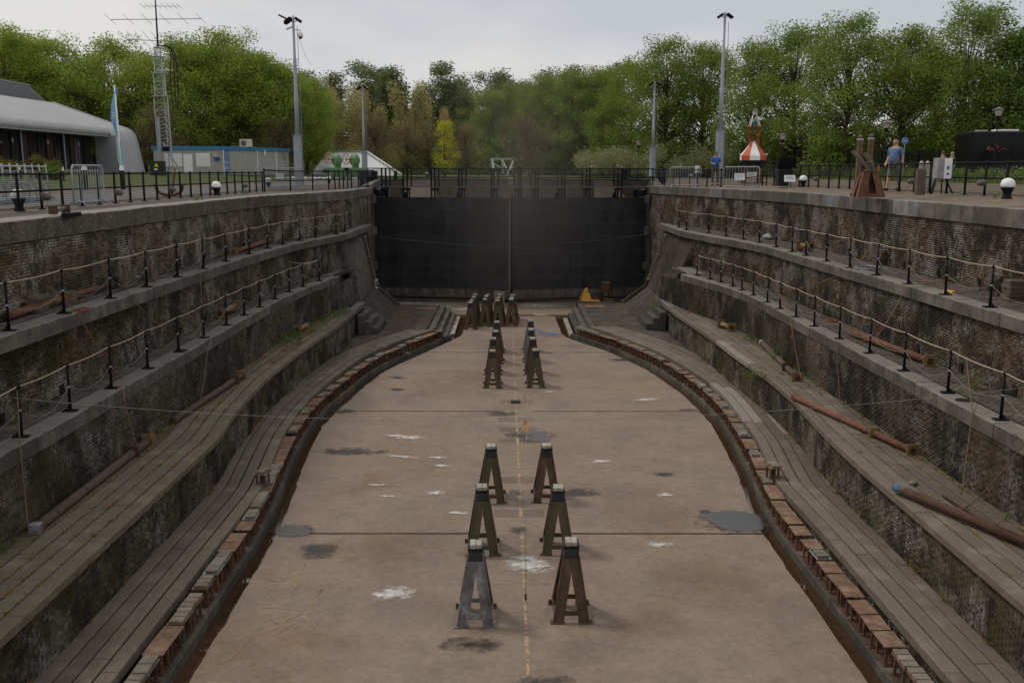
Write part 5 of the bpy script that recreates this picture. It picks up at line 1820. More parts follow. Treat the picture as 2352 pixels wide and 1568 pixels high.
for a in (-1, 1):
    for b_ in (-1, 1):
        MB().bar((rx+0.68+a*0.22, ry+0.3+b_*0.18, ZF+0.42), (rx+0.68+a*0.2, ry+0.3+b_*0.16, ZF+0.95), 0.03).build('leg', 'black_iron', ch)
MB().box((rx+0.68, ry+0.3, ZF+1.22), (0.46, 0.4, 0.55)).build('box_body', 'rust_dark', ch, bevel=0.01)
MB().box((rx+0.68, ry+0.3, ZF+1.52), (0.5, 0.44, 0.05)).build('lid', 'timber', ch)
pts = [(rx+0.0+0.25*math.cos(t*1.3), ry+0.25+0.1*math.sin(t*2.1), ZF+0.75+0.25*math.sin(t)) for t in [i*0.5 for i in range(40)]]
rope('cable_tangle', pts, 0.02, 'lamp_grey', 'tangle of grey cable between the yellow frame and the brown box', 'cable')
# white board leaning behind the cluster of trestles
p = atY(1136, 674, 54.0)
tag(MB().box((-0.55, 54.2, ZF+0.65), (0.6, 0.05, 1.3)).build('leaning_board', 'concrete_pale'), 'pale board standing behind the trestle cluster near the gate', 'board')
# ------------------------------------------------------------------ the quays
def zone(name, mat, x0, x1, y0, y1, step=1.5, dz=0.0):
    """strip of ground that follows the quay's cross fall; x0/x1 numbers or functions of y"""
    y = np.append(np.arange(y0, y1, step), y1)
    f0 = x0 if callable(x0) else (lambda t: np.full_like(t, float(x0)))
    f1 = x1 if callable(x1) else (lambda t: np.full_like(t, float(x1)))
    a, b_ = f0(y), f1(y)
    nx = max(1, int(abs((b_-a).mean())/2.5)+1)
    t = np.linspace(0, 1, nx+1)
    XX = a[:, None]*(1-t)+b_[:, None]*t
    YY = np.repeat(y[:, None], nx+1, 1)
    ZZ = zq(XX)+dz
    V = np.stack([XX, YY, ZZ], 2).reshape(-1, 3)
    n = len(y)
    F = np.array([(i*(nx+1)+k, i*(nx+1)+k+1, (i+1)*(nx+1)+k+1, (i+1)*(nx+1)+k) if (b_[0] > a[0]) else (i*(nx+1)+k, (i+1)*(nx+1)+k, (i+1)*(nx+1)+k+1, i*(nx+1)+k+1) for i in range(n-1) for k in range(nx)])
    return tag(link(name, np_mesh(name, V, F, mat)), kind='structure')


YB = 101.0
bas = {-1: lambda y: np.interp(y, [0, 59, 61, 70, YB], [-8.5, -8.5, -8.9, -10.0, -13.5]), 1: lambda y: np.interp(y, [0, 59, 61, 70, YB], [8.7, 8.7, 9.2, 10.5, 15.0])}
# solid ground under the paving, so that no edge stands open
for s_, e_, f_ in ((-1, 0.5, -110.0), (1, 0.45, 140.0)):
    o_ = ribbon('subsoil', 'groove', (lambda y, s_=s_, e_=e_: np.where(y < 61, X('L0', s_, np.minimum(y, 61))+s_*e_, bas[s_](y)-s_*.3)), f_, -0.16 if s_ < 0 else -0.02, -0.16 if s_ < 0 else -0.02, -6, YB, None, 1.0, 'structure')
eL = lambda y: np.where(y < 61, X('L0', -1, np.minimum(y, 61))-0.6, bas[-1](y)-0.4)
eR = lambda y: np.where(y < 61, X('L0', 1, np.minimum(y, 61))+0.55, bas[1](y)+0.4)
zone('quay_paving', 'quay_paving_left', -13.2, eL, -6, YB)
zone('gravel_strip', 'gravel', -17.2, -13.2, -6, YB)
zone('footpath', 'path', -21.0, -17.2, -6, YB)
zone('lawn', 'lawn', -110.0, -21.0, -6, YB)
zone('quay_paving', 'quay_paving', eR, 24.0, -6, YB)
zone('lawn', 'lawn', 24.0, 34.0, -6, YB)
zone('road', 'asphalt', 34.0, 44.0, -6, YB)
zone('meadow', 'meadow', 44.0, 140.0, -6, YB)
# far field rising gently beyond the basin
xs = np.linspace(-260, 300, 60)
ys = np.concatenate([np.arange(YB, 180, 4), np.linspace(184, 900, 14)])
XX, YY = np.meshgrid(xs, ys)
base = zq(np.where(np.abs(XX) < 13, 13.0*np.sign(XX+1e-6), XX))
base = np.where(np.abs(XX) < 24, 0.12+0.25*np.clip(np.abs(XX)-14, 0, 10)/10, base)
k = np.clip((YY-YB)/30, 0, 1)
ZZ = base*(1-k)+k*(0.6+np.clip((YY-150)/100, 0, 1.0)*1.6)
V = np.stack([XX, YY, ZZ], 2).reshape(-1, 3)
nx_, ny_ = len(xs), len(ys)
F = np.array([(i*nx_+j, i*nx_+j+1, (i+1)*nx_+j+1, (i+1)*nx_+j) for i in range(ny_-1) for j in range(nx_-1)])
tag(link('far_meadow', np_mesh('far_meadow', V, F, 'meadow')), kind='structure')
# outer basin behind the gate
tag(MB().add([(-20, 60.8, -3.2), (20, 60.8, -3.2), (20, YB+1, -3.2), (-20, YB+1, -3.2)], [(0, 1, 2, 3)]).build('basin_water', 'gutter_water'), kind='structure')
for s in (-1, 1):
    bw = empty('basin_wall', (s*10, 80, -3), label='%s wall of the outer basin behind the gate, with stepped stone ledges' % SIDE[s], cat='wall')
    y = np.arange(60.8, YB+1, 2.0)
    for o_, z0, z1, mt in ((0.0, -3.3, -0.85, 'stone_dirty'), (0.5, -0.85, -0.42, 'stone_dirty'), (0.9, -0.42, 0.06, 'stone')):
        P = np.column_stack([bas[s](y)+s*(o_-0.9), y])
        wallsheet('wall_face', mt, P, z0, z1, bw)
        Q = np.column_stack([bas[s](y)+s*(o_-0.9+0.5), y])
        n = len(y)
        V = np.concatenate([np.column_stack([P, np.full(n, z1)]), np.column_stack([Q, np.full(n, z1)])])
        Fq = np.array([(i, i+n, i+n+1, i+1) if s > 0 else (i, i+1, i+n+1, i+n) for i in range(n-1)])
        link('wall_ledge', np_mesh('wall_ledge', V, Fq, 'stone_tread'), bw)
ew = empty('basin_wall', (0, YB, -3), label='end wall of the outer basin seen through the gate walkway, brick with pale sloping panels', cat='wall')
MB().box((1, YB+0.4, -2.15), (36, 0.8, 2.7)).build('wall_face', 'basin_stone', ew)
MB().box((1, YB+0.8, -0.75), (36, 0.8, 0.12)).build('ledge_stone', 'stone_tread', ew)
MB().box((1, YB+0.9, -0.32), (46, 1.4, 0.9)).build('upper_face', 'basin_stone', ew)
for x0, x1, x2 in ((-11.2, -7.0, -9.5), (9.0, 13.6, 12.0)):
    MB().hexa([(x0, YB-1.4, -3.2), (x1, YB-1.4, -3.2), (x1, YB-1.2, -3.2), (x0, YB-1.2, -3.2), (x0, YB-0.2, 0.0), (x2+ (1.6 if x0 < 0 else -1.2), YB-0.2, 0.0), (x2+ (1.6 if x0 < 0 else -1.2), YB+.1, 0.0), (x0, YB+.1, 0.0)]).build('sloping_panel', 'concrete_pale', ew)

# ------------------------------------------------------------------ quay railings
def railing(P, R, label, lamps=(), lamp_side=1, midf=0.53, rr=0.03, net=True):
    """iron railing through the given foot points"""
    P = [Vector((x, y, float(zq(np.array([x]))[0]) if z is None else z)) for x, y, z in P]
    root = empty('quay_railing', tuple(P[0]), label=label, cat='railing')
    pm = MB().tube([(0, 0, 0), (0, 0, R)], 0.037, 8).sphere((0, 0, R), 0.055, 8, 6).sphere((0, 0, R*midf), 0.052, 8, 6).box((0, 0, 0.012), (0.14, 0.14, 0.024)).mesh('railing_post', 'black_iron', True)
    lm = MB().sphere((0.11, 0, 0), 0.105, 12, 8, (1.15, 0.9, 0.9)).tube([(0.0, 0, 0), (0.08, 0, 0)], 0.06, 8).box((0.0, 0, 0), (0.04, 0.12, 0.2)).mesh('bulkhead_lamp', 'lamp_grey', True)
    for i, p in enumerate(P):
        o_ = bpy.data.objects.new('railing_post', pm)
        o_.location = p
        COL.objects.link(o_)
        setp(o_, root)
        if i in lamps:
            o_ = bpy.data.objects.new('bulkhead_lamp', lm)
            o_.location = p+Vector((lamp_side*0.03, 0, R*midf-0.15))
            o_.rotation_euler = (0, 0, 0 if lamp_side > 0 else math.pi)
            COL.objects.link(o_)
            setp(o_, root)
    for h in (R-0.01, R*midf):
        MB().tube([p+Vector((0, 0, h)) for p in P], rr, 6).build('rail', 'black_iron', root, True)
    if net:
        V, F, U = [], [], []
        d = 0
        for i, p in enumerate(P):
            if i: d += (p-P[i-1]).length
            V += [tuple(p+Vector((0.02, 0, 0.03))), tuple(p+Vector((0.02, 0, R-0.03)))]
            U += [(d, 0), (d, R)]
        F = [(2*i, 2*i+2, 2*i+3, 2*i+1) for i in range(len(P)-1)]
        me = bpy.data.meshes.new('netting')
        me.from_pydata(V, [], F)
        uv = me.uv_layers.new(name='UVMap')
        for l in me.loops: uv.data[l.index].uv = U[l.vertex_index]
        me.materials.append(M['netting'])
        link('netting', me, root)
        # sagging lower hem of the net
        pts = []
        for a, b_ in zip(P[:-1], P[1:]): pts += hang(a+Vector((0, 0, 0.09)), b_+Vector((0, 0, 0.09)), 0.035, 4)[:-1]
        MB().tube(pts, 0.008, 4).build('net_cord', 'plastic_black', root)
    return root


ys = np.arange(16.4, 46.0, 1.125)
railing([(-11.95+0.006*(y-22), float(y), None) for y in ys], 0.9, 'long black iron railing with netting and round grey lamps along the left quay edge', lamps=tuple(range(3, 40, 4)))
railing([(-11.6, 45.2, None), (-10.9, 47.5, None), (-10.3, 50, None), (-9.9, 52.3, None), (-9.7, 53.1, None), (-9.6, 53.9, None), (-9.5, 54.7, None), (-9.4, 55.5, None), (-9.3, 56.3, None), (-9.1, 57.6, None), (-8.7, 58.8, None)], 1.02, 'far end of the left quay railing where it meets the gate walkway', lamps=())
ys = np.arange(20.6, 51, 1.2)
railing([(float(np.interp(y, [20, 28, 42, 52], [14.6, 14.55, 14.2, 13.6])), float(y), None) for y in ys], 1.0, 'long black iron railing with netting and round grey lamps along the right quay edge', lamps=tuple(range(3, 30, 4)), lamp_side=-1)
railing([(13.6, 51.0, None), (12.9, 52.2, None), (11.9, 53.4, None), (11.3, 54.3, None), (10.9, 55, None), (10.6, 55.8, None), (10.2, 56.8, None), (9.9, 57.5, None), (9.5, 58.2, None), (8.9, 59, None)], 1.0, 'far end of the right quay railing curving in to the gate walkway')
ys = np.arange(63, 99, 2.4)
railing([(float(bas[-1](y))-0.7, float(y), None) for y in ys], 1.0, 'far railing along the left wall of the outer basin', net=False)
railing([(float(bas[1](y))+0.7, float(y), None) for y in ys], 1.0, 'far railing along the right wall of the outer basin', net=False)
railing([(float(x), YB+1.2, 0.05) for x in np.arange(-12, 14.5, 2.2)], 1.0, 'railing across the far end of the outer basin', net=False)

# ------------------------------------------------------------------ bollards
def make_bollard():
    t = empty('bollard', local=True)
    MB().lathe((0, 0, 0), [(0.2, 0), (0.15, 0.06), (0.13, 0.12), (0.15, 0.2), (0.2, 0.28), (0.225, 0.345)], 20).build('stem', 'black_iron', t, True)
    MB().lathe((0, 0, 0.345), [(0.225, 0), (0.238, 0.06), (0.23, 0.13), (0.19, 0.2), (0.12, 0.245), (0.02, 0.265)], 20).build('cap', 'white', t, True)
    return t


b0 = make_bollard()
BL_ = [((45, 484), 0.0, 'black bollard with a white mushroom cap, nearest on the left quay'), ((498, 449), 0.05, 'black bollard with a white cap standing on the gravel midway along the left quay'), ((617, 431), 0.05, 'small looking white capped bollard behind the crowd barriers on the left'), ((756, 421), 0.05, 'white capped bollard far left near the green machines'),
       ((2312, 457), 0.3, 'black bollard with a white cap, nearest on the right quay'), ((1844, 430), 0.28, 'white capped bollard beside the open black box on the right quay'), ((1586, 412), 0.2, 'white capped bollard behind the right railing near the man with the camera'), ((1348, 405), 0.3, 'lone white capped bollard across the basin, seen above the walkway rail'), ((981, 405), 0.3, 'small white capped bollard by the grey steel trestle across the basin')]
for i, ((x, y), z, lab) in enumerate(BL_):
    t = b0 if i == 0 else copy_tree(b0)
    p = at(x, y, z)
    d = p.y
    # keep the farther ones on believable ground
    if d > 110 or d < 0:
        p = atY(x, y, 106)
        t.location = (p.x, 106, 0.3)
    else: t.location = p
    t.scale = (0.74, 0.74, 0.88)
    tag(t, lab, 'bollard', 'white capped mooring bollards')

# ------------------------------------------------------------------ lighting masts
def mast(x, ybase, ytop, xtop, Y, zb, label, dome=False, heads=2, w0=0.36):
    p0, p1 = atY(x, ybase, Y), atY(xtop, ytop, Y)
    zb = p0.z
    H = p1.z-zb
    x0 = p0.x
    root = empty('light_mast', (x0, Y, zb), label=label, cat='mast')
    hb = H*0.31
    MB().lathe((x0, Y, zb), [(w0*0.62, 0), (w0*0.6, hb-0.05), (w0*0.72, hb-0.04), (w0*0.72, hb)], 8).build('mast_base', 'pole_grey', root)
    MB().box((x0, Y, zb+0.02), (w0*1.7, w0*1.7, 0.04)).build('foot_plate', 'galv', root)
    m1, m2 = zb+hb+(H-hb)*0.36, zb+hb+(H-hb)*0.66
    MB().lathe((x0, Y, 0), [(w0*.32, zb+hb), (w0*.3, m1), (w0*.24, m1+0.05), (w0*.23, m2), (w0*.17, m2+0.05), (w0*.15, zb+H)], 10).build('mast_tube', 'pole_grey', root, True)
    MB().box((x0-0.02, Y-w0*0.66, zb+hb*0.72), (0.09, 0.01, 0.09)).build('yellow_sticker', 'yellow_sign', root)
    T = zb+H
    for k in range(heads):
        sx = -1 if k % 2 == 0 else 1
        MB().box((x0+sx*0.32, Y-0.05, T-0.12-0.1*(k//2)), (0.5, 0.35, 0.13), ry=sx*0.55, rz=0.3*sx).build('floodlight', 'black_iron', root, bevel=0.02)
        MB().bar((x0, Y, T-0.25), (x0+sx*0.3, Y, T-0.12), 0.05).build('lamp_arm', 'galv', root)
    MB().tube([(x0, Y, T-0.6), (x0, Y, T+0.15)], 0.05, 8).build('mast_head', 'galv', root)
    if dome:
        MB().lathe((x0+0.42, Y, T-1.25), [(0.03, 0.5), (0.05, 0.42), (0.17, 0.34), (0.17, 0.12), (0.12, 0.1)], 12).build('dome_camera_housing', 'white', root, True)
        MB().sphere((x0+0.42, Y, T-1.16), 0.12, 10, 8).build('dome_camera', 'plastic_black', root, True)
        MB().bar((x0, Y, T-0.72), (x0+0.42, Y, T-0.72), 0.05).build('camera_arm', 'galv', root)
        MB().bar((x0, Y, T-0.5), (x0-0.45, Y, T-0.68), 0.07, 0.1).build('camera', 'silver', root)
        MB().box((x0-0.62, Y, T+0.05), (0.62, 0.25, 0.1), ry=0.45).build('floodlight', 'black_iron', root, bevel=0.02)
    cord = MB().tube([(x0+0.25, Y-0.1, T-0.5), (x0+0.3, Y-0.1, zb+H*0.5), (x0+0.3, Y-0.1, zb+0.8)], 0.018, 4)
    cord.build('halyard', 'wire', root)
    return root


mast(688, 427, 42, 668, 62.0, 0, 'tall grey lighting mast with a dome camera, left of the gate', dome=True, heads=3, w0=0.48)
mast(1650, 415, 33, 1659, 68.0, 0, 'tallest grey lighting mast with two floodlights, right of the gate', heads=2, w0=0.5)
mast(838, 415, 200, 833, 92.0, 0, 'slimmer grey lighting mast far left behind the gate walkway', heads=2, w0=0.42)
mast(1498, 405, 190, 1499, 86.0, 0, 'slimmer grey lighting mast far right behind the gate walkway', heads=2, w0=0.48)
rope('aerial_wire', hang(atY(684, 80, 62), atY(715, 150, 85), 0.3, 6), 0.012, 'wire', 'thin stay wire running back from the left lighting mast', 'wire', 4)

# street lanterns
def lantern(x, yt, yb_, Y, label):
    p1 = atY(x, yt, Y)
    p0z = float(zq(np.array([p1.x]))[0])+ (0.1 if Y > 100 else 0)
    H = p1.z-p0z
    root = empty('street_lantern', (p1.x, Y, p0z), label=label, cat='lantern')
    MB().tube([(p1.x, Y, p0z), (p1.x, Y, p0z+1.1), (p1.x, Y, p0z+H-0.75)], [0.07, 0.05, 0.035], 8).build('post', 'black_iron', root, True)
    b_ = p0z+H-0.8
    MB().lathe((p1.x, Y, b_), [(0.05, 0), (0.12, 0.1), (0.14, 0.28)], 8).build('lamp_neck', 'black_iron', root)
    MB().lathe((p1.x, Y, b_+0.28), [(0.15, 0), (0.27, 0.34)], 8).build('lamp_glass', 'lantern_glass', root)
    MB().lathe((p1.x, Y, b_+0.62), [(0.31, 0), (0.28, 0.07), (0.12, 0.14), (0.03, 0.18)], 10).build('lamp_hood', 'lamp_grey', root, True)


lantern(2295, 246, 0, 58.0, 'nearest black street lantern at the right, in front of the dark bus')
lantern(2037, 278, 0, 72.0, 'black street lantern just left of the round bicycle sign')
lantern(1799, 306, 0, 80.0, 'street lantern among the trees right of the buoy')
lantern(1467, 322, 0, 96.0, 'street lantern in front of the bushes left of the slim right mast')
lantern(473, 322, 0, 112.0, 'street lantern rising behind the blue edged cabin')
lantern(760, 330, 0, 122.0, 'street lantern rising behind the left green machine')

# ------------------------------------------------------------------ the beacon buoy
def buoy():
    p = at(1731, 421, 0.28)
    x, y, z = p.x, 57.5, 0.28
    root = empty('beacon_buoy', (x, y, z), label='large red and white striped navigation buoy with a lattice top, set on rusty legs', cat='buoy')
    R_, n = 0.79, 8
    zb = z+1.35
    MB().lathe((x, y, zb-0.28), [(R_*0.97, 0), (R_*0.98, 0.28)], 24).build('hull', 'black_iron', root)
    prof = [(R_*1.0, 0.0), (R_*1.0, 0.27), (R_*0.86, 0.42), (0.2, 1.02), (0.17, 1.12)]
    for k in range(n):
        a0, a1 = 2*math.pi*k/n+0.3, 2*math.pi*(k+1)/n+0.3
        mb = MB()
        for (r0, z0), (r1, z1) in zip(prof[:-1], prof[1:]):
            mb.add([(x+r0*math.cos(a0), y+r0*math.sin(a0), zb+z0), (x+r0*math.cos(a1), y+r0*math.sin(a1), zb+z0), (x+r1*math.cos(a1), y+r1*math.sin(a1), zb+z1), (x+r1*math.cos(a0), y+r1*math.sin(a0), zb+z1)], [(0, 1, 2, 3)])
        mb.build('stripe', 'white' if k % 2 else 'red', root)
    for e in (-1, 1):
        MB().tube([(x+e*R_*0.9, y-0.1, zb+0.38), (x+e*(R_+0.05), y-0.1, zb+0.42), (x+e*R_*0.95, y-0.1, zb+0.24)], 0.025, 5).build('lifting_eye', 'white', root)
    t0, t1 = zb+1.0, zb+1.95
    lat = MB()
    c4 = [(-.27, -.2), (.27, -.2), (.27, .2), (-.27, .2)]
    for i, (a, b_) in enumerate(c4):
        lat.bar((x+a, y+b_, t0-0.25), (x+a*1.12, y+b_*1.12, t1), 0.035)
        c, d = c4[(i+1) % 4]
        for q in range(3):
            za, zb2 = t0-0.2+q*0.38, t0+0.18+q*0.38
            lat.bar((x+a*1.05, y+b_*1.05, za), (x+c*1.05, y+d*1.05, zb2), 0.022)
            lat.bar((x+a*1.05, y+b_*1.05, zb2), (x+c*1.05, y+d*1.05, zb2), 0.022)
    lat.build('lattice_tower', 'red_frame', root)
    MB().box((x, y, t1+0.02), (0.7, 0.5, 0.04)).build('platform', 'red_frame', root)
    up = MB()
    for a, b_ in c4: up.bar((x+a*1.1, y+b_*1.1, t1+0.04), (x+a*0.45, y+b_*0.45, t1+0.68), 0.03)
    up.bar((x-.18, y-.12, t1+0.4), (x+.18, y-.12, t1+0.4), 0.022)
    up.bar((x-.25, y-.18, t1+0.2), (x+.1, y-.1, t1+0.68), 0.018)
    up.build('top_frame', 'white', root)
    MB().lathe((x, y, t1+0.05), [(0.06, 0), (0.06, 0.16), (0.08, 0.18), (0.07, 0.34)], 10).build('lamp', 'teal', root)
    tz = t1+0.9
    for sg in (-1, 1):
        MB().add([(x-.17, y-.05, tz+.17*sg), (x+.17, y+.05, tz+.17*sg), (x, y, tz-0.02*sg), (x-.02, y+.16, tz+.17*sg), (x+.02, y-.16, tz+.17*sg)], [(0, 4, 2), (4, 1, 2), (1, 3, 2), (3, 0, 2), (0, 3, 1, 4)]).build('radar_reflector', 'silver', root)
    MB().box((x, y, tz), (0.32, 0.02, 0.34), rx=0.2, rz=0.3).build('radar_reflector', 'silver', root)
    for a, b_ in ((-.55, -.3), (.45, -.35), (.5, .35), (-.5, .35)):
        MB().hexa([(x+a-.12, y+b_-.08, z), (x+a+.12, y+b_-.08, z), (x+a+.12, y+b_+.08, z), (x+a-.12, y+b_+.08, z), (x+a*.6-.1, y+b_*.6-.08, zb-.25), (x+a*.6+.1, y+b_*.6-.08, zb-.25), (x+a*.6+.1, y+b_*.6+.08, zb-.25), (x+a*.6-.1, y+b_*.6+.08, zb-.25)]).build('leg', 'rust', root)
    MB().box((x, y, z+0.03), (1.45, 0.9, 0.06)).build('base_plate', 'rust', root)


buoy()

# open black box with a sign
def openbox():
    x0, x1, y, z = atY(1782, 426, 46.5).x, atY(1813, 426, 46.5).x, 46.5, 0.28
    root = empty('storage_box', ((x0+x1)/2, y, z), label='tall black box with its lid propped open behind the right railing', cat='box')
    MB().hexa([(x0+.06, y-.3, z), (x1-.03, y-.3, z), (x1-.03, y+.35, z), (x0+.06, y+.35, z), (x0, y-.35, z+.8), (x1+.06, y-.35, z+.8), (x1+.06, y+.35, z+.8), (x0, y+.35, z+.8)]).build('box_body', 'plastic_black', root, bevel=0.02)
    MB().hexa([(x0+.1, y+.3, z+.8), (x1+.16, y+.3, z+.8), (x1+.16, y+.37, z+.8), (x0+.1, y+.37, z+.8), (x0+.13, y+.02, z+1.42), (x1+.2, y+.02, z+1.42), (x1+.2, y+.1, z+1.42), (x0+.13, y+.1, z+1.42)]).build('lid', 'plastic_black', root, bevel=0.01)


openbox()


def info_sign(x, y, Y, zb, lab, w_=0.36, h_=0.22, post=True):
    p = atY(x, y, Y)
    root = empty('info_sign', (p.x, Y, zb), label=lab, cat='sign')
    MB().box((p.x, Y, p.z), (w_, 0.02, h_), rx=-0.25).build('sign_plate', 'white', root)
    for q in range(4): MB().box((p.x-0.02*(q % 2), Y-0.018-0.0*q, p.z+h_*(0.28-0.17*q)), (w_*(0.7-0.1*(q % 2)), 0.004, 0.01), rx=-0.25).build('text_line', 'lamp_grey', root)
    if post: MB().bar((p.x, Y+0.01, zb), (p.x, Y+0.01, p.z-h_/2), 0.04).build('post', 'galv', root)


info_sign(1814, 410, 43.0, 0.28, 'white information sign on a post in front of the open black box', 0.5, 0.3)
info_sign(1699, 406, 50.0, 0.28, 'cream information sign on the barrier left of the buoy legs', 0.55, 0.36, False)
info_sign(1727, 402, 52.5, 0.28, 'white information sign directly below the buoy hull', 0.55, 0.32)
info_sign(642, 405, 51.0, 0.03, 'cream notice on the crowd barrier beside the left mast', 0.42, 0.27, False)

# rusty pedestal with tilted beams and two posts
def pedestal():
    y = 31.6
    z = 0.16
    x0, x1 = atY(1965, 442, y).x, atY(2021, 442, y).x
    c = (x0+x1)/2
    H = 0.82
    root = empty('rusty_pedestal', (c, y, z), label='rust red tapered steel pedestal with cut out triangles at the right railing', cat='pedestal')
    for s_ in (-1, 1):
        for e in (-1, 1):
            MB().hexa([(c+e*.44, y+s_*.36, z), (c+e*.2, y+s_*.36, z+0.03), (c+e*.2, y+s_*.34, z+.03), (c+e*.44, y+s_*.34, z), (c+e*.24, y+s_*.22, z+H), (c+e*.02, y+s_*.22, z+H), (c+e*.02, y+s_*.2, z+H), (c+e*.24, y+s_*.2, z+H)]).build('leg_plate', 'rust', root)
        MB().box((c, y+s_*.35, z+.06), (.9, .02, .12)).build('skirt', 'rust', root)
    for e in (-1, 1):
        MB().hexa([(c+e*.44, y-.36, z), (c+e*.44, y-.12, z), (c+e*.42, y-.12, z), (c+e*.42, y-.36, z), (c+e*.24, y-.22, z+H), (c+e*.24, y-.02, z+H), (c+e*.22, y-.02, z+H), (c+e*.22, y-.22, z+H)]).build('leg_plate', 'rust', root)
        MB().hexa([(c+e*.44, y+.36, z), (c+e*.44, y+.12, z), (c+e*.42, y+.12, z), (c+e*.42, y+.36, z), (c+e*.24, y+.22, z+H), (c+e*.24, y+.02, z+H), (c+e*.22, y+.02, z+H), (c+e*.22, y+.22, z+H)]).build('leg_plate', 'rust', root)
    MB().box((c, y, z+H+0.01), (.52, .48, .03)).build('top_plate', 'rust_dark', root)
    b_ = empty('tilted_beam', (c-.1, y+.2, z+H), label='weathered timber beam tilted against the posts above the rusty pedestal', cat='beam')
    MB().bar((c-.42, y+.45, z+H+.68), (c+.12, y+.1, z+H+.02), .26, .09).build('beam', 'timber', b_)
    MB().bar((c-.1, y+.3, z+H+.62), (c+.2, y+.15, z+H+.1), .12, .1).build('beam', 'timber', b_)
    tag(MB().bar((c+.02, y-.05, z+H+.34), (c+.14, y, z+H+.02), .13, .08).build('mossy_block', 'plank_mossy'), 'small mossy wooden block leaning on top of the rusty pedestal', 'block')
    for px_, top, lab in ((1976, 322, 'left reddish timber post with a grey ball on top, behind the rusty pedestal'), (2001, 320, 'right reddish timber post with a grey ball on top, behind the rusty pedestal')):
        yy = 33.0
        p = atY(px_, top, yy)
        r_ = empty('timber_post', (p.x, yy, 0.2), label=lab, cat='post')
        MB().box((p.x, yy, (0.2+p.z)/2), (.16, .16, p.z-.2)).build('post', 'old_post', r_, bevel=0.01)
        MB().box((p.x, yy, p.z+.02), (.18, .18, .06)).build('post_cap', 'white_dirty', r_, bevel=0.01)
        MB().sphere((p.x, yy, p.z+.12), .07, 10, 8).build('ball', 'lamp_grey', r_, True)


pedestal()
# oak post and cabinets on the right
y = 30.2
x0, x1 = atY(2102, 446, y).x, atY(2122, 446, y).x
r_ = empty('timber_post', ((x0+x1)/2, y, 0.26), label='thick dark oak post standing at the right railing below two pale posts', cat='post')
zt = atY(2111, 388, y).z
MB().box((x0+.07, y, (.26+zt)/2), (.15, .2, zt-.26)).build('post', 'timber', r_, bevel=.01)
MB().box((x0+.22, y+.01, (.26+zt-.03)/2), (.13, .18, zt-.29)).build('post', 'timber', r_, bevel=.01)
for px_, lab in ((2117, 'left pale grey stone post behind the thick oak post'), (2131, 'right pale grey stone post behind the thick oak post')):
    p = atY(px_, 368, 36.0)
    r_ = empty('stone_post', (p.x, 36, .28), label=lab, cat='post')
    MB().box((p.x, 36, (.28+p.z)/2-.05), (.13, .13, p.z-.38)).build('post', 'frame_white', r_, bevel=.01)
    MB().add([(p.x-.08, 35.92, p.z-.12), (p.x+.08, 35.92, p.z-.12), (p.x+.08, 36.08, p.z-.12), (p.x-.08, 36.08, p.z-.12), (p.x, 36, p.z)], [(0, 1, 4), (1, 2, 4), (2, 3, 4), (3, 0, 4), (3, 2, 1, 0)]).build('post_cap', 'frame_white', r_)
y = 31.0
a, b_ = atY(2150, 363, y), atY(2178, 410, y)
r_ = empty('control_cabinet', (a.x, y, .28), label='grey and white metal cabinet raised on dark trestle legs behind the right railing', cat='cabinet')
mid = (a.x+b_.x)/2-0.02
MB().box(((a.x+mid)/2, y, (a.z+b_.z)/2), (mid-a.x, .35, a.z-b_.z)).build('cabinet_side', 'grey_box', r_, bevel=.01)
MB().box(((b_.x+mid)/2+.005, y-.02, (a.z+b_.z)/2-.01), (b_.x-mid, .37, a.z-b_.z)).build('cabinet_front', 'white', r_, bevel=.01)
MB().box((mid+.12, y-.21, (a.z+b_.z)/2+.02), (.08, .01, .1)).build('dial', 'blue_trim', r_)
MB().box((mid+.12, y-.21, (a.z+b_.z)/2-.18), (.08, .01, .06)).build('socket', 'lamp_grey', r_)
for e in (-1, 1):
    MB().bar((mid+e*.15, y, b_.z), (mid+e*.34, y-.2, .28), .04).build('leg', 'black_iron', r_)
    MB().bar((mid+e*.1, y+.1, b_.z), (mid+e*.18, y+.3, .28), .04).build('leg', 'black_iron', r_)
a, b_ = atY(2129, 389, 34.0), atY(2148, 431, 34.0)
r_ = empty('control_cabinet', (a.x, 34, .28), label='low white louvred cabinet between the oak post and the raised cabinet', cat='cabinet')
MB().box(((a.x+b_.x)/2, 34, (a.z+.42)/2), (b_.x-a.x, .3, a.z-.42)).build('cabinet_body', 'white_dirty', r_, bevel=.01)
for k in range(5): MB().box(((a.x+b_.x)/2, 33.84, .5+k*.08), ((b_.x-a.x)*.8, .012, .03)).build('louvre', 'grey_box', r_)
for e in (-1, 1): MB().bar(((a.x+b_.x)/2+e*.1, 34, .28), ((a.x+b_.x)/2+e*.1, 34, .43), .04).build('leg', 'galv', r_)
a, b_ = atY(1738, 378, 55), atY(1752, 405, 55)
a = atY(1740, 376, 48.0)
# small white cabinet left of the man with the camera
a, b_ = atY(1739-0, 0, 50), None
p = atY(1746, 390, 50)
a, b_ = atY(1737.5, 0, 50), None
p0, p1 = atY(1739, 0, 50), None
p = atY(1745.8, 0, 50)
c = atY(1746.0, 0, 50)
q0, q1 = atY(1597.5+0.0, 381, 62.0), atY(1605.5, 398, 62.0)
r_ = empty('control_cabinet', (q0.x, 62, .2), label='small white cabinet on a thin stand just left of the man with the camera', cat='cabinet')
MB().box(((q0.x+q1.x)/2, 62, (q0.z+q1.z)/2), (q1.x-q0.x, .2, q0.z-q1.z)).build('cabinet_body', 'white', r_, bevel=.01)
for e in (-1, 1): MB().bar(((q0.x+q1.x)/2, 62, q1.z), ((q0.x+q1.x)/2+e*.15, 62, .2), .03).build('leg', 'galv', r_)

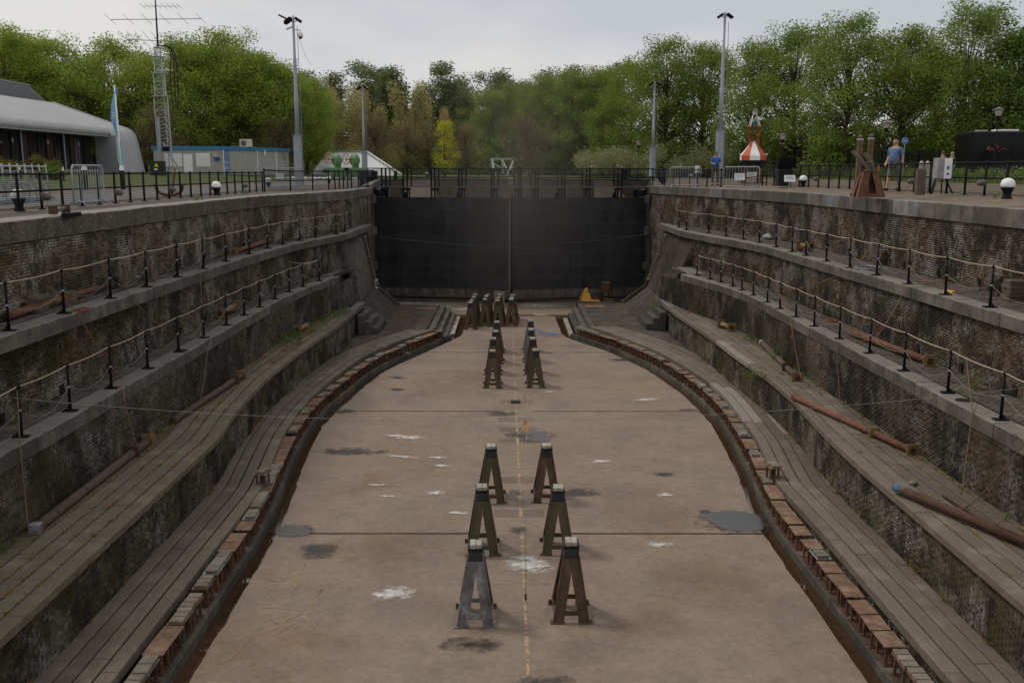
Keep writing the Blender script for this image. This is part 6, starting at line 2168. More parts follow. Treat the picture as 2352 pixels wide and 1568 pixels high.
# bicycle sign
p = atY(2079, 324, 66.0)
r_ = empty('bicycle_sign', (p.x, 66, .45), label='round blue cycle path sign with a white bicycle on a grey post', cat='sign')
MB().tube([(p.x, 66.03, .45), (p.x, 66.03, p.z+.25)], .03, 8).build('post', 'galv', r_)
MB().tube([(p.x, 65.99, p.z), (p.x, 65.97, p.z)], .225, 28).build('sign_disc', 'white', r_)
MB().tube([(p.x, 65.968, p.z), (p.x, 65.955, p.z)], .21, 28).build('sign_face', 'blue_sign', r_)
bk = MB()
for e in (-.085, .085): bk.tube([(p.x+e+.055*math.cos(t), 65.95, p.z-.03+.055*math.sin(t)) for t in [6.283*i/14 for i in range(15)]], .007, 4, False)
for a_, b2 in (((-.085, -.03), (-.045, .045)), ((-.045, .045), (.055, .045)), ((-.045, .045), (0, -.03)), ((-.085, -.03), (0, -.03)), ((0, -.03), (.055, .045)), ((.085, -.03), (.045, .075)), ((.045, .075), (.075, .08)), ((-.05, .045), (-.055, .06)), ((-.075, .06), (-.035, .06))):
    bk.bar((p.x+a_[0], 65.95, p.z+a_[1]), (p.x+b2[0], 65.95, p.z+b2[1]), .012)
bk.build('bicycle_symbol', 'white', r_)

# ------------------------------------------------------------------ the dark coach
x0 = atY(2243, 0, 63).x
r_ = empty('coach', (x0+5, 63, .5), 0, 'long shiny black coach parked behind the fence at the right', 'coach')
W_ = 12.0
ang = -0.12
def bx(cx, cy, cz, dx, dy, dz, nm, mt, bev=0.0):
    ca, sa = math.cos(ang), math.sin(ang)
    X_, Y_ = x0+cx*ca-cy*sa, 62.5+cx*sa+cy*ca
    return MB().box((X_, Y_, cz), (dx, dy, dz), rz=ang).build(nm, mt, r_, bevel=bev)
bx(6, 1.25, 2.2, W_, 2.5, 2.75, 'body', 'bus_black', .16)
bx(6.0, -.02, 2.75, W_-.5, .03, 1.25, 'window_band', 'glass_dark', .01)
for k in range(7): bx(.6+k*1.75, -.045, 2.75, .03, .02, 1.25, 'window_seal', 'plastic_black')
bx(2.6, 1.0, 3.64, 1.4, 1.0, .12, 'roof_hatch', 'white', .03)
bx(1.1, 1.0, 3.62, .6, .7, .1, 'roof_hatch', 'frame_white', .03)
for k in (2.2, 8.6):
    ca, sa = math.cos(ang), math.sin(ang)
    X_, Y_ = x0+k*ca, 62.5+k*sa
    MB().tube([(X_, Y_-.05, .95), (X_+.02, Y_+.25, .95)], .48, 18).build('wheel', 'plastic_black', r_)
MB().tube([(x0+2.2, 62.17, .95), (x0+2.2, 62.2, .95)], .25, 14).build('hubcap', 'grey_box', r_)
pp = atY(2282, 345, 62.2)
cu = spline([(pp.x-.5, 62.1, pp.z), (pp.x-.35, 62.1, pp.z+.2), (pp.x-.3, 62.1, pp.z-.1), (pp.x-.15, 62.1, pp.z+.1), (pp.x, 62.1, pp.z-.05), (pp.x+.1, 62.1, pp.z+.3), (pp.x+.25, 62.1, pp.z+.1), (pp.x+.3, 62.1, pp.z-.1), (pp.x+.5, 62.05, pp.z+.1), (pp.x+.8, 62.02, pp.z)], 5)
MB().tube(cu, .03, 4).build('red_script', 'red', r_)

# ------------------------------------------------------------------ left side: flag, posts, barriers, planters
p0, p1 = atY(285, 430, 54.0), atY(269, 196, 54.0)
r_ = empty('flagpole', tuple(p0), label='white flagpole with a limp light blue banner at the left', cat='flagpole')
MB().tube([p0, Vector((p0.x-.1, 54, p0.z+(p1.z-p0.z)*.5)), Vector((p0.x-.14, 54, p1.z))], [.06, .05, .035], 10).build('pole', 'white', r_, True)
def cloth(pts, w0, nm='flag'):
    V, F = [], []
    for i, (x, z, w_) in enumerate(pts):
        for j in range(5):
            V.append((x-w_*j/4, 54+.06*math.sin(j*1.7+i*.8), z))
    for i in range(len(pts)-1):
        for j in range(4): F.append((i*5+j, i*5+j+1, (i+1)*5+j+1, (i+1)*5+j))
    me = bpy.data.meshes.new(nm)
    me.from_pydata(V, [], F)
    me.materials.append(M['blue_flag'])
    link(nm, me, r_)
xf = p0.x-.15
zt = p1.z-.15
cloth([(xf+.22, zt, .12), (xf+.12, zt-.3, .2), (xf+.03, zt-.9, .3), (xf+.02, zt-1.6, .36), (xf+.04, zt-2.2, .22), (xf+.06, zt-2.8, .03)], .3)
cloth([(xf+.12, zt-2.9, .03), (xf+.18, zt-3.3, .1), (xf+.25, zt-4.0, .2), (xf+.2, zt-4.4, .05)], .2)
for k, (dz_, w_) in enumerate(((1.35, .06), (1.5, .1), (1.62, .08), (3.6, .06))):
    MB().box((xf-.12 if k < 3 else xf+.12, 53.9, zt-dz_), (w_, .01, .05)).build('banner_letter', 'white', r_)


def dark_post(x0_, x1_, yt, yb_, Y, lab, capf=.2):
    a, b2 = atY(x0_, yt, Y), atY(x1_, yb_, Y)
    w_ = (b2.x-a.x)*.85
    cx = (a.x+b2.x)/2
    zb = float(zq(np.array([cx]))[0])
    r2 = empty('mooring_post', (cx, Y, zb), label=lab, cat='post')
    zc_ = a.z-(a.z-b2.z)*capf
    MB().box((cx, Y, (zb+zc_)/2), (w_, w_, zc_-zb)).build('post', 'black_iron', r2, bevel=.01)
    MB().hexa([(cx-w_*.55, Y-w_*.55, zc_), (cx+w_*.55, Y-w_*.55, zc_), (cx+w_*.55, Y+w_*.55, zc_), (cx-w_*.55, Y+w_*.55, zc_), (cx-w_*.4, Y-w_*.4, a.z), (cx+w_*.4, Y-w_*.4, a.z), (cx+w_*.4, Y+w_*.4, a.z), (cx-w_*.4, Y+w_*.4, a.z)]).build('post_cap', 'white', r2, bevel=.01)


dark_post(187, 202, 379, 438, 44.0, 'black square post with a white cap right of the planters')
dark_post(274, 288, 381, 436, 46.0, 'black square post with a white cap at the foot of the flagpole')
dark_post(43, 49.5, 381.5, 413, 56.0, 'slim black post with a white cap carrying a rope, left of the right planter', .3)
dark_post(142.5, 148.5, 383.5, 415, 56.0, 'slim black post with a white cap carrying a rope, right of the right planter', .3)
rope('barrier_rope', hang(atY(46, 386, 56), atY(100, 397, 56), .2, 8)+hang(atY(100, 397, 56), atY(145, 387, 56), .15, 8), .035, 'rope_brown', 'thick rope slung between two slim posts in front of the hall')
rope('barrier_rope', hang(atY(46, 386, 56), atY(30, 397, 56), .05, 5), .035, 'rope_brown', 'short end of thick rope hanging left of the first slim post')


def barrier(x0_, x1_, yt, yb_, Y0, Y1, lab, n=12):
    a, b2 = atY(x0_, yt, Y0), atY(x1_, yt, Y1)
    za = float(zq(np.array([a.x]))[0])+.12
    zt_ = za+1.0
    r2 = empty('crowd_barrier', (a.x, Y0, za-.12), label=lab, cat='barrier')
    A, B = Vector((a.x, Y0, 0)), Vector((b2.x, Y1, 0))
    V3 = lambda t, z: tuple(A.lerp(B, t)+Vector((0, 0, z)))
    MB().tube([V3(0, za), V3(0, zt_-.1), V3(.04, zt_), V3(.96, zt_), V3(1, zt_-.1), V3(1, za), V3(0, za)], .022, 6).build('frame', 'galv', r2, True)
    for k in range(1, n): MB().tube([V3(k/n, za), V3(k/n, zt_)], .009, 4).build('bar', 'galv', r2)
    d = (B-A).normalized()
    nn = Vector((-d.y, d.x, 0))
    for t in (.1, .9):
        q = A.lerp(B, t)
        MB().tube([q+nn*.35+Vector((0, 0, za-.12)), q+nn*.1+Vector((0, 0, za+.04)), q-nn*.1+Vector((0, 0, za+.04)), q-nn*.35+Vector((0, 0, za-.12))], .018, 5).build('foot', 'galv', r2)


barrier(165, 236, 399, 470, 25.8, 27.4, 'steel crowd barrier standing just behind the left railing, nearest')
barrier(588, 648, 400, 435, 47.5, 50.5, 'steel crowd barrier with a cream notice, left of the left mast')
barrier(648, 690, 400, 435, 50.6, 53.0, 'steel crowd barrier right beside the base of the left mast')
barrier(1540, 1610, 400, 420, 54.5, 53.5, 'steel crowd barrier behind the man with the camera')
barrier(1663, 1745, 392, 425, 50.5, 48.0, 'steel crowd barrier in front of the buoy legs')
barrier(1374, 1440, 396, 415, 104.0, 104.0, 'distant crowd barrier beyond the right end of the gate walkway', 14)
barrier(1440, 1500, 396, 415, 104.0, 104.0, 'second distant crowd barrier, nearer the slim right mast', 14)

# aluminium scaffold frames stored at the left
for k in range(9):
    xf_, yf_ = -14.6-.09*k, 26.0+.62*k
    z = .06
    r2 = empty('scaffold_frame', (xf_, yf_, z), label='silver aluminium scaffold frame, %s from the near end of the row behind the left railing' % ordw(k), cat='scaffold frame', group='aluminium frames stored behind the left railing')
    MB().tube([(xf_+.4, yf_, z+.1), (xf_+.32, yf_, z+1.12)], .019, 8).build('upright', 'galv', r2, True)
    MB().tube([(xf_-.4, yf_, z+.1), (xf_-.34, yf_, z+1.12)], .019, 8).build('upright', 'galv', r2, True)
    MB().bar((xf_+.42, yf_, z+.1), (xf_+.15, yf_+.1, z+.52), .035, .025).build('strut', 'silver', r2)
    MB().bar((xf_+.0, yf_, z+.1), (xf_+.15, yf_+.1, z+.52), .05, .03).build('strut', 'silver', r2)
    for zz in (.55, 1.05): MB().tube([(xf_-.36, yf_, z+zz), (xf_+.36, yf_, z+zz)], .022, 6).build('cross_tube', 'silver', r2)
    MB().box((xf_, yf_, z+.05), (.95, .3, .1)).build('foot_board', 'galv', r2)
rope('green_line', [(-14.3, 25.6, .62+.02)]+[(-14.4-.09*k, 26+.62*k, .62+random.uniform(-.03, .03)) for k in range(9)], .012, 'wire_green', 'thin green line tied along the silver scaffold frames')
# roller fairlead on the left quay edge
c = at(152, 488, 0.02)
r2 = empty('roller_fairlead', (c.x-.05, c.y, 0), label='black steel roller fairlead bolted on the left quay edge', cat='fairlead')
for e in (-1, 1): MB().box((c.x-.15, c.y+e*.32, .09), (.2, .05, .2)).build('cheek', 'rust_dark', r2, bevel=.01)
MB().tube([(c.x-.15, c.y-.3, .1), (c.x-.15, c.y+.3, .1)], .045, 12).build('roller', 'grey_steel', r2, True)
MB().box((c.x+.12, c.y, -.03), (.14, .75, .1)).build('bumper', 'black_iron', r2, bevel=.01)
# anchor
p = at(389, 449, .05)
r2 = empty('rusty_anchor', tuple(p), label='old rusty anchor lying on the gravel behind the left railing', cat='anchor')
ax, ay = p.x, p.y
MB().tube(spline([(ax-.5, ay, .45), (ax-.42, ay, .2), (ax-.15, ay, .08), (ax+.2, ay, .08), (ax+.45, ay, .2), (ax+.52, ay, .42)], 5), .06, 8).build('arms', 'rust', r2, True)
MB().tube([(ax+.1, ay, .1), (ax+.2, ay+.2, 1.05)], .05, 8).build('shank', 'rust', r2, True)
for e in (-1, 1): MB().box((ax+e*.48, ay, .38), (.05, .22, .24), ry=.3*e).build('fluke', 'rust', r2)
# electricity cabinet with a warning triangle
a, b2 = atY(345, 370, 82), atY(370, 405, 82)
r2 = empty('electricity_cabinet', (a.x, 82, .7), label='dark green electricity cabinet with a yellow warning triangle by the antenna mast', cat='cabinet')
cx, cz = (a.x+b2.x)/2+.2, (a.z+.55)/2
MB().box((cx, 82, cz), (b2.x-a.x+.3, .7, a.z-.55)).build('cabinet_body', 'dark_green', r2, bevel=.02)
MB().add([(cx-.17, 81.63, cz+.12), (cx+.2, 81.63, cz+.12), (cx+.015, 81.63, cz+.45)], [(0, 1, 2)]).build('warning_triangle', 'yellow_sign', r2)
MB().add([(cx, 81.62, cz+.18), (cx+.04, 81.62, cz+.26), (cx+.01, 81.62, cz+.26), (cx+.04, 81.62, cz+.36), (cx-.02, 81.62, cz+.25), (cx+.01, 81.62, cz+.25)], [(0, 1, 2, 3, 4, 5)]).build('lightning_symbol', 'plastic_black', r2)
MB().box((cx-.05, 81.63, cz-.1), (.28, .01, .12)).build('label_plate', 'white', r2)

# ------------------------------------------------------------------ antenna mast
def antenna():
    Y = 84.0
    b0_ = atY(386, 402, Y)
    t0 = atY(363, 110, Y)
    x, z0 = b0_.x+.0, .7
    H = t0.z-z0
    r2 = empty('antenna_mast', (x, Y, z0), label='telescopic silver lattice mast carrying long radio aerials', cat='mast')
    xt = t0.x
    secs = [(0, .62, .62), (.62, .8, .5), (.8, .93, .36), (.93, 1.0, .25)]
    for a_, b3, w_ in secs:
        za, zb_ = z0+H*a_, z0+H*b3
        xa_, xb_ = x+(xt-x)*a_, x+(xt-x)*b3
        m_ = MB()
        c3 = [(-w_, -.25), (w_*.9, -.25), (0, .5)]
        for cx_, cy_ in c3: m_.tube([(xa_+cx_, Y+cy_, za), (xb_+cx_, Y+cy_, zb_)], .055, 5)
        n = max(2, int((zb_-za)/.55))
        for i in range(n):
            u0, u1 = i/n, (i+1)/n
            for j in range(3):
                (c0, d0), (c1, d1) = c3[j], c3[(j+1) % 3]
                m_.bar((xa_*(1-u0)+xb_*u0+c0, Y+d0, za+(zb_-za)*u0), (xa_*(1-u1)+xb_*u1+c1, Y+d1, za+(zb_-za)*u1), .03)
                m_.bar((xa_*(1-u1)+xb_*u1+c0, Y+d0, za+(zb_-za)*u1), (xa_*(1-u1)+xb_*u1+c1, Y+d1, za+(zb_-za)*u1), .03)
        m_.build('lattice_section', 'silver', r2)
        MB().box(((xb_), Y, zb_), (w_*2.2, .8, .07)).build('section_collar', 'galv', r2)
    MB().box((x-.45, Y-.3, z0+H*.22), (.22, .2, H*.46)).build('mast_spine', 'galv', r2)
    MB().box((x+.1, Y-.4, z0+2.1), (.5, .4, .4)).build('winch', 'black_iron', r2)
    MB().bar((x-.1, Y-.4, z0+2.6), (x+1.3, Y-.4, z0+.1), .12).build('brace', 'galv', r2)
    p = [atY(363, 110, Y), atY(359, 42, Y), atY(356, -10, Y)]
    MB().tube(p, [.09, .07, .05], 8).build('top_pole', 'black_iron', r2)
    # aerials: a boom with short cross rods
    def boom(x0_, x1_, y0_, y1_, n, ln, slope, nm='aerial', cr=.035):
        a_, b3 = atY(x0_, y0_, Y), atY(x1_, y1_, Y)
        MB().tube([a_, b3], cr, 6).build(nm, 'white_dirty', r2)
        for i in range(n):
            q = a_.lerp(b3, i/(n-1))
            c_ = spline([q+Vector((-ln*.55, -ln, ln*slope*1.1)), q+Vector((-.1*ln, -ln*.3, .1*ln)), q, q+Vector((.5*ln, ln, -ln*slope))], 3)
            MB().tube(c_, .018, 4).build('aerial_rod', 'lamp_grey', r2)
    boom(254, 462, 45.5, 43.5, 6, .5, .7)
    boom(291, 440, 91, 97, 9, .75, .8)
    boom(328, 412, 14.5, 14.8, 8, .3, .5, cr=.018)
    MB().tube([atY(359, 90, Y)+Vector((-.9, 0, 1.3)), atY(359, 42, Y)+Vector((0, 0, -.1))], .01, 3).build('stay', 'wire', r2)
    # hanging black cables
    for dx in (0, .35, .6):
        MB().tube(spline([atY(364, 106, Y)+Vector((0, -.3, 0)), atY(392, 114, Y)+Vector((dx*.4, -.3, 0)), atY(394, 170, Y)+Vector((dx, -.3, 0)), atY(396, 215, Y)+Vector((dx, -.3, 0)), atY(402, 250, Y)+Vector((dx*.6, -.3, 0))], 5), .05, 5).build('cable_loop', 'plastic_black', r2)
    MB().bar(atY(360, 161, Y), atY(401, 161.5, Y), .06).build('cable_arm', 'white', r2)


antenna()

# ------------------------------------------------------------------ green lock machines
def winch(xc, Y, z, lab, k=1.0):
    r2 = empty('lock_machine', (xc, Y, z), label=lab, cat='machine')
    def V3(x, y, zz): return (xc+x*k, Y+y*k, z+zz*k)
    m_ = MB()
    for e in (-.35, .35):
        m_.hexa([V3(-.75, e-.1, .0), V3(-.45, e-.1, 0), V3(-.45, e+.1, 0), V3(-.75, e+.1, 0), V3(-.35, e-.1, .95), V3(-.1, e-.1, .95), V3(-.1, e+.1, .95), V3(-.35, e+.1, .95)])
        m_.hexa([V3(.5, e-.1, .0), V3(.8, e-.1, 0), V3(.8, e+.1, 0), V3(.5, e+.1, 0), V3(.1, e-.1, .95), V3(.4, e-.1, .95), V3(.4, e+.1, .95), V3(.1, e+.1, .95)])
    m_.build('side_frame', 'green_machine', r2)
    MB().box(V3(.15, 0, 1.05), (2.3*k, .9*k, .34*k)).build('bed', 'green_machine', r2, bevel=.03)
    MB().box(V3(.35, 0, .72), (1.7*k, .7*k, .5*k)).build('gear_case', 'green_machine', r2, bevel=.04)
    MB().tube([V3(.0, -.42, 1.95), V3(.12, -.22, 1.95)], .6*k, 28).build('gear_cover', 'green_machine', r2, True)
    MB().hexa([V3(-.2, -.4, 1.1), V3(.5, -.4, 1.1), V3(.5, -.2, 1.1), V3(-.2, -.2, 1.1), V3(-.25, -.4, 2.1), V3(.3, -.4, 2.4), V3(.3, -.2, 2.4), V3(-.25, -.2, 2.1)]).build('web_plate', 'green_machine', r2)
    MB().tube([V3(.12, -.46, 1.95), V3(.12, -.42, 1.95)], .09*k, 12).build('hub', 'black_iron', r2)
    wx, wz = -.78, 2.05
    ring = [V3(wx+.12*math.cos(t)-.0, -.3+.42*math.cos(t)*.7, wz+.46*math.sin(t)) for t in [6.283*i/20 for i in range(21)]]
    ring = [V3(wx+.34*math.cos(t), -.35, wz+.5*math.sin(t)) for t in [6.283*i/20 for i in range(21)]]
    MB().tube(ring, .04*k, 6, False).build('hand_wheel', 'red', r2, True)
    sp_ = MB()
    for i in range(6):
        t = math.pi*i/3
        sp_.bar(V3(wx, -.35, wz), V3(wx+.33*math.cos(t), -.35, wz+.48*math.sin(t)), .04*k)
    sp_.build('spokes', 'red', r2)
    MB().tube([V3(wx, -.35, wz), V3(.1, -.2, wz-.1)], .05*k, 8).build('shaft', 'black_iron', r2)
    ring = [V3(-.5+.25*math.cos(t), -.45, 1.0+.62*math.sin(t)) for t in [6.283*i/20 for i in range(21)]]
    if xc < at(790, 400, .1).x: MB().tube(ring, .05*k, 6, False).build('fly_wheel', 'red_frame', r2, True)
    MB().lathe(V3(1.0, -.2, .5), [(.14*k, 0), (.18*k, .2*k), (.12*k, .4*k), (.15*k, .55*k), (.05*k, .7*k)], 10).build('bearing', 'black_iron', r2, True)


YG = 88.0
gx = [atY(772, 400, YG).x, atY(813, 400, YG).x]
winch(gx[0]+.1, YG, .12, 'left green lock winding machine with two red rimmed wheels', .92)
winch(gx[1]+.1, YG, .12, 'right green lock winding machine next to the slim left mast', .92)
for xc, lb in ((gx[0]+.1, 'left'), (gx[1]+.1, 'right')):
    pass

# ------------------------------------------------------------------ white bunker shaped building
Yb = 116.0
r2 = empty('white_building', (atY(800, 400, Yb).x, Yb, .4), label='low white building shaped like a cut off pyramid behind the green machines', cat='building')
P = [atY(699, 0, Yb).x, atY(918, 0, Yb).x, atY(738, 0, Yb).x, atY(823, 0, Yb).x]
zt = atY(0, 345, Yb).z
V = [(P[0], Yb, .3), (P[1], Yb, .3), (P[1]-1.2, Yb+9, .3), (P[0]+1, Yb+9, .3), (P[2], Yb+3, zt), (P[3], Yb+3, zt), (P[3], Yb+6.5, zt), (P[2], Yb+6.5, zt)]
MB().hexa(V).build('shell', 'white', r2)
MB().box(((P[2]+P[3])/2, Yb+2.9, zt+.0), (P[3]-P[2]+.5, .3, .16)).build('roof_edge', 'white_dirty', r2)
MB().bar((P[0]-.1, Yb-.1, .35), (P[2]-.1, Yb+2.9, zt), .35, .12).build('hip_edge', 'white', r2)
MB().bar((P[1]+.1, Yb-.1, .35), (P[3]+.1, Yb+2.9, zt), .35, .12).build('hip_edge', 'white', r2)
wx = atY(752, 396, Yb).x
MB().box((wx, Yb+.35, 1.25), (1.2, .5, .4)).build('window_hood', 'white', r2)
MB().box((wx, Yb+.15, .95), (1.0, .3, .3)).build('window', 'glass_dark', r2)

# white steel frame across the basin
Yw = 112.0
r2 = empty('white_frame_structure', (atY(1170, 400, Yw).x, Yw, .4), label='large white steel frame with diagonal struts standing across the basin', cat='frame')
xa, xb, xc, xd = [atY(x, 0, Yw).x for x in (1126, 1153, 1177, 1220)]
zt = atY(0, 361, Yw).z
for xx, w_ in ((xa+.2, .4), (xb+.1, .35), (xc, .3), (xd-.2, .4)):
    MB().box((xx, Yw, (zt+.4)/2), (w_, .5, zt-.4)).build('column', 'frame_white', r2)
MB().box(((xa+xc)/2+.2, Yw-.05, zt-.1), (xc-xa, .5, .25)).build('top_beam', 'frame_white', r2)
MB().box(((xc+xd)/2, Yw+.05, zt-.16), (xd-xc, .5, .22)).build('top_beam', 'frame_white', r2)
MB().box(((xa+xd)/2, Yw, .55), (xd-xa, .5, .2)).build('base_beam', 'frame_white', r2)
for a_, b3 in ((xa+.2, xb-.8), (xb, xb+1.0), (xc+.2, xc-.6)):
    MB().bar((a_, Yw-.3, zt-.2), (b3, Yw-1.2, .4), .12).build('strut', 'white', r2)
MB().bar((xa+.2, Yw, zt-.5), (xb, Yw, 1.2), .1).build('brace', 'white', r2)
# grey A trestle seen above the walkway
r2 = empty('grey_trestle', (atY(1000, 400, 106).x, 106, .3), label='grey steel trestle with a bucket beside it, across the basin', cat='trestle')
q = atY(1001, 387, 106)
for e in (-1, 1): MB().bar((q.x+e*.65, 106, .2), (q.x+e*.2, 106, q.z), .1, .2).build('leg', 'pole_grey', r2)
MB().box((q.x, 106, q.z), (.6, .4, .1)).build('top_plate', 'pole_grey', r2)
MB().box((q.x-.05, 106.2, (q.z+.3)/2), (.5, .3, q.z-.3)).build('box', 'grey_box', r2)
# dark cabinets by the walkway ends
for x0_, x1_, yt, yb_, Y, lb in ((857, 867, 394, 412, 96, 'dark cabinet behind the left end of the gate walkway'), (905, 911, 394, 412, 98, 'slim dark cabinet across the basin beyond the left walkway'), (1430, 1440, 388, 406, 100, 'dark cabinet behind the right end of the gate walkway'), (1520, 1531, 388, 410, 70, 'dark grey cabinet between the slim mast and the man with the camera')):
    a, b2 = atY(x0_, yt, Y), atY(x1_, yb_, Y)
    r2 = empty('dark_cabinet', (a.x, Y, .2), label=lb, cat='cabinet')
    MB().box(((a.x+b2.x)/2, Y, (a.z+.15)/2), (b2.x-a.x, .5, a.z-.15)).build('cabinet_body', 'lamp_grey' if x0_ == 1520 else 'plastic_black', r2, bevel=.02)
    MB().box(((a.x+b2.x)/2, Y, a.z+.03), (b2.x-a.x+.08, .58, .06)).build('cabinet_lid', 'black_iron', r2)
for px_, py_, Y, lb in ((1650, 378, 92, 'white tipped marker post on the quay near the buoy'),):
    pass

# ------------------------------------------------------------------ the blue edged cabin
r2 = empty('site_cabin', (-30, 98, .45), label='grey panelled site cabin with a bright blue roof edge, shutters and a mural strip', cat='cabin')
CA, CB, CC = Vector((-36.2, 97.6, 0)), Vector((-29.3, 98.0, 0)), Vector((-24.6, 107, 0))
zf, zr_ = .5, 3.05
def face(A, B, z0, z1, nm, mat, u0=0.0, u1=1.0, o_=0.0, th=.05, par=None):
    d = (B-A).normalized()
    n = Vector((d.y, -d.x, 0))
    a_, b3 = A.lerp(B, u0)+n*o_, A.lerp(B, u1)+n*o_
    a2, b4 = a_-n*th, b3-n*th
    return MB().hexa([(a_.x, a_.y, z0), (b3.x, b3.y, z0), (b4.x, b4.y, z0), (a2.x, a2.y, z0), (a_.x, a_.y, z1), (b3.x, b3.y, z1), (b4.x, b4.y, z1), (a2.x, a2.y, z1)]).build(nm, mat, par or r2)
MB().hexa([(CA.x, CA.y+.06, zf-.2), (CB.x-.05, CB.y+.06, zf-.2), (CC.x-.1, CC.y, zf-.2), (CA.x+4, 108, zf-.2), (CA.x, CA.y+.06, zr_), (CB.x-.05, CB.y+.06, zr_), (CC.x-.1, CC.y, zr_), (CA.x+4, 108, zr_)]).build('cabin_core', 'grey_box', r2)
for A, B, n in ((CA, CB, 24), (CB, CC, 34)):
    for k in range(n): face(A, B, zf, zr_, 'wall_panel', 'galv' if False else 'white_dirty' if B is CB else 'grey_panel' if 'grey_panel' in M else 'frame_white', (k+.04)/n, (k+.96)/n, .02)
    face(A, B, zr_-.02, zr_+.34, 'fascia', 'blue_trim', -.02, 1.01, .14, .3)
    face(A, B, zf-.25, zf, 'plinth', 'lamp_grey', 0, 1, -.02)
for u0, u1, z0, z1, nm, mt in ((.16, .41, 1.35, 2.65, 'shutter', 'white'), (.615, .82, 1.35, 2.7, 'shutter', 'white'), (.43, .56, .5, 2.6, 'door', 'white'), (.28, .4, .55, 1.1, 'meter_box', 'cream'), (.86, .96, 2.3, 2.75, 'air_conditioner', 'frame_white'), (.885, .965, 1.9, 2.2, 'blue_plate', 'blue_sign')):
    _f = face(CA, CB, z0, z1, nm, mt, u0, u1, .07 if nm != 'air_conditioner' else .35, .06 if nm != 'air_conditioner' else .33)
door_ = [c for c in r2.children if c.name.startswith('door')][0]
for z in np.arange(1.45, 2.6, .13):
    for u0, u1 in ((.16, .41), (.615, .82)): face(CA, CB, float(z), float(z)+.012, 'shutter_slat', 'grey_box', u0+.005, u1-.005, .076, .01)
face(CA, CB, 1.45, 1.5, 'door_handle', 'lamp_grey', .54, .553, .12, .05, door_)
face(CB, CC, zf, zr_-.05, 'mural_strip', 'blue_mural', .02, .095, .05, .03)
for k, z in enumerate((1.85, 1.72, 1.3, 1.2, 1.1)): face(CB, CC, z, z+.03, 'mural_text', 'white', .026, .055+.02*(k % 2), .056, .01)
for u in (.0, .49, .78): face(CB, CC, zf, zr_, 'downpipe', 'white', u, u+.008, .12, .08)
q = Vector((-27.8, 101.5, 0))
MB().box((q.x, q.y, zr_+.75), (1.25, .4, .8)).build('roof_unit', 'cream', r2, bevel=.03)
MB().tube([(q.x-.2, q.y-.22, zr_+.75), (q.x-.2, q.y-.24, zr_+.75)], .3, 20).build('fan_grille', 'lamp_grey', r2)
MB().bar((q.x-1.6, q.y, zr_+.45), (q.x+1.0, q.y, zr_+.38), .04).build('roof_pipe', 'galv', r2)
face(CB, CC, 2.6, 3.1, 'overflow_pipe', 'white', .585, .6, .3, .1)

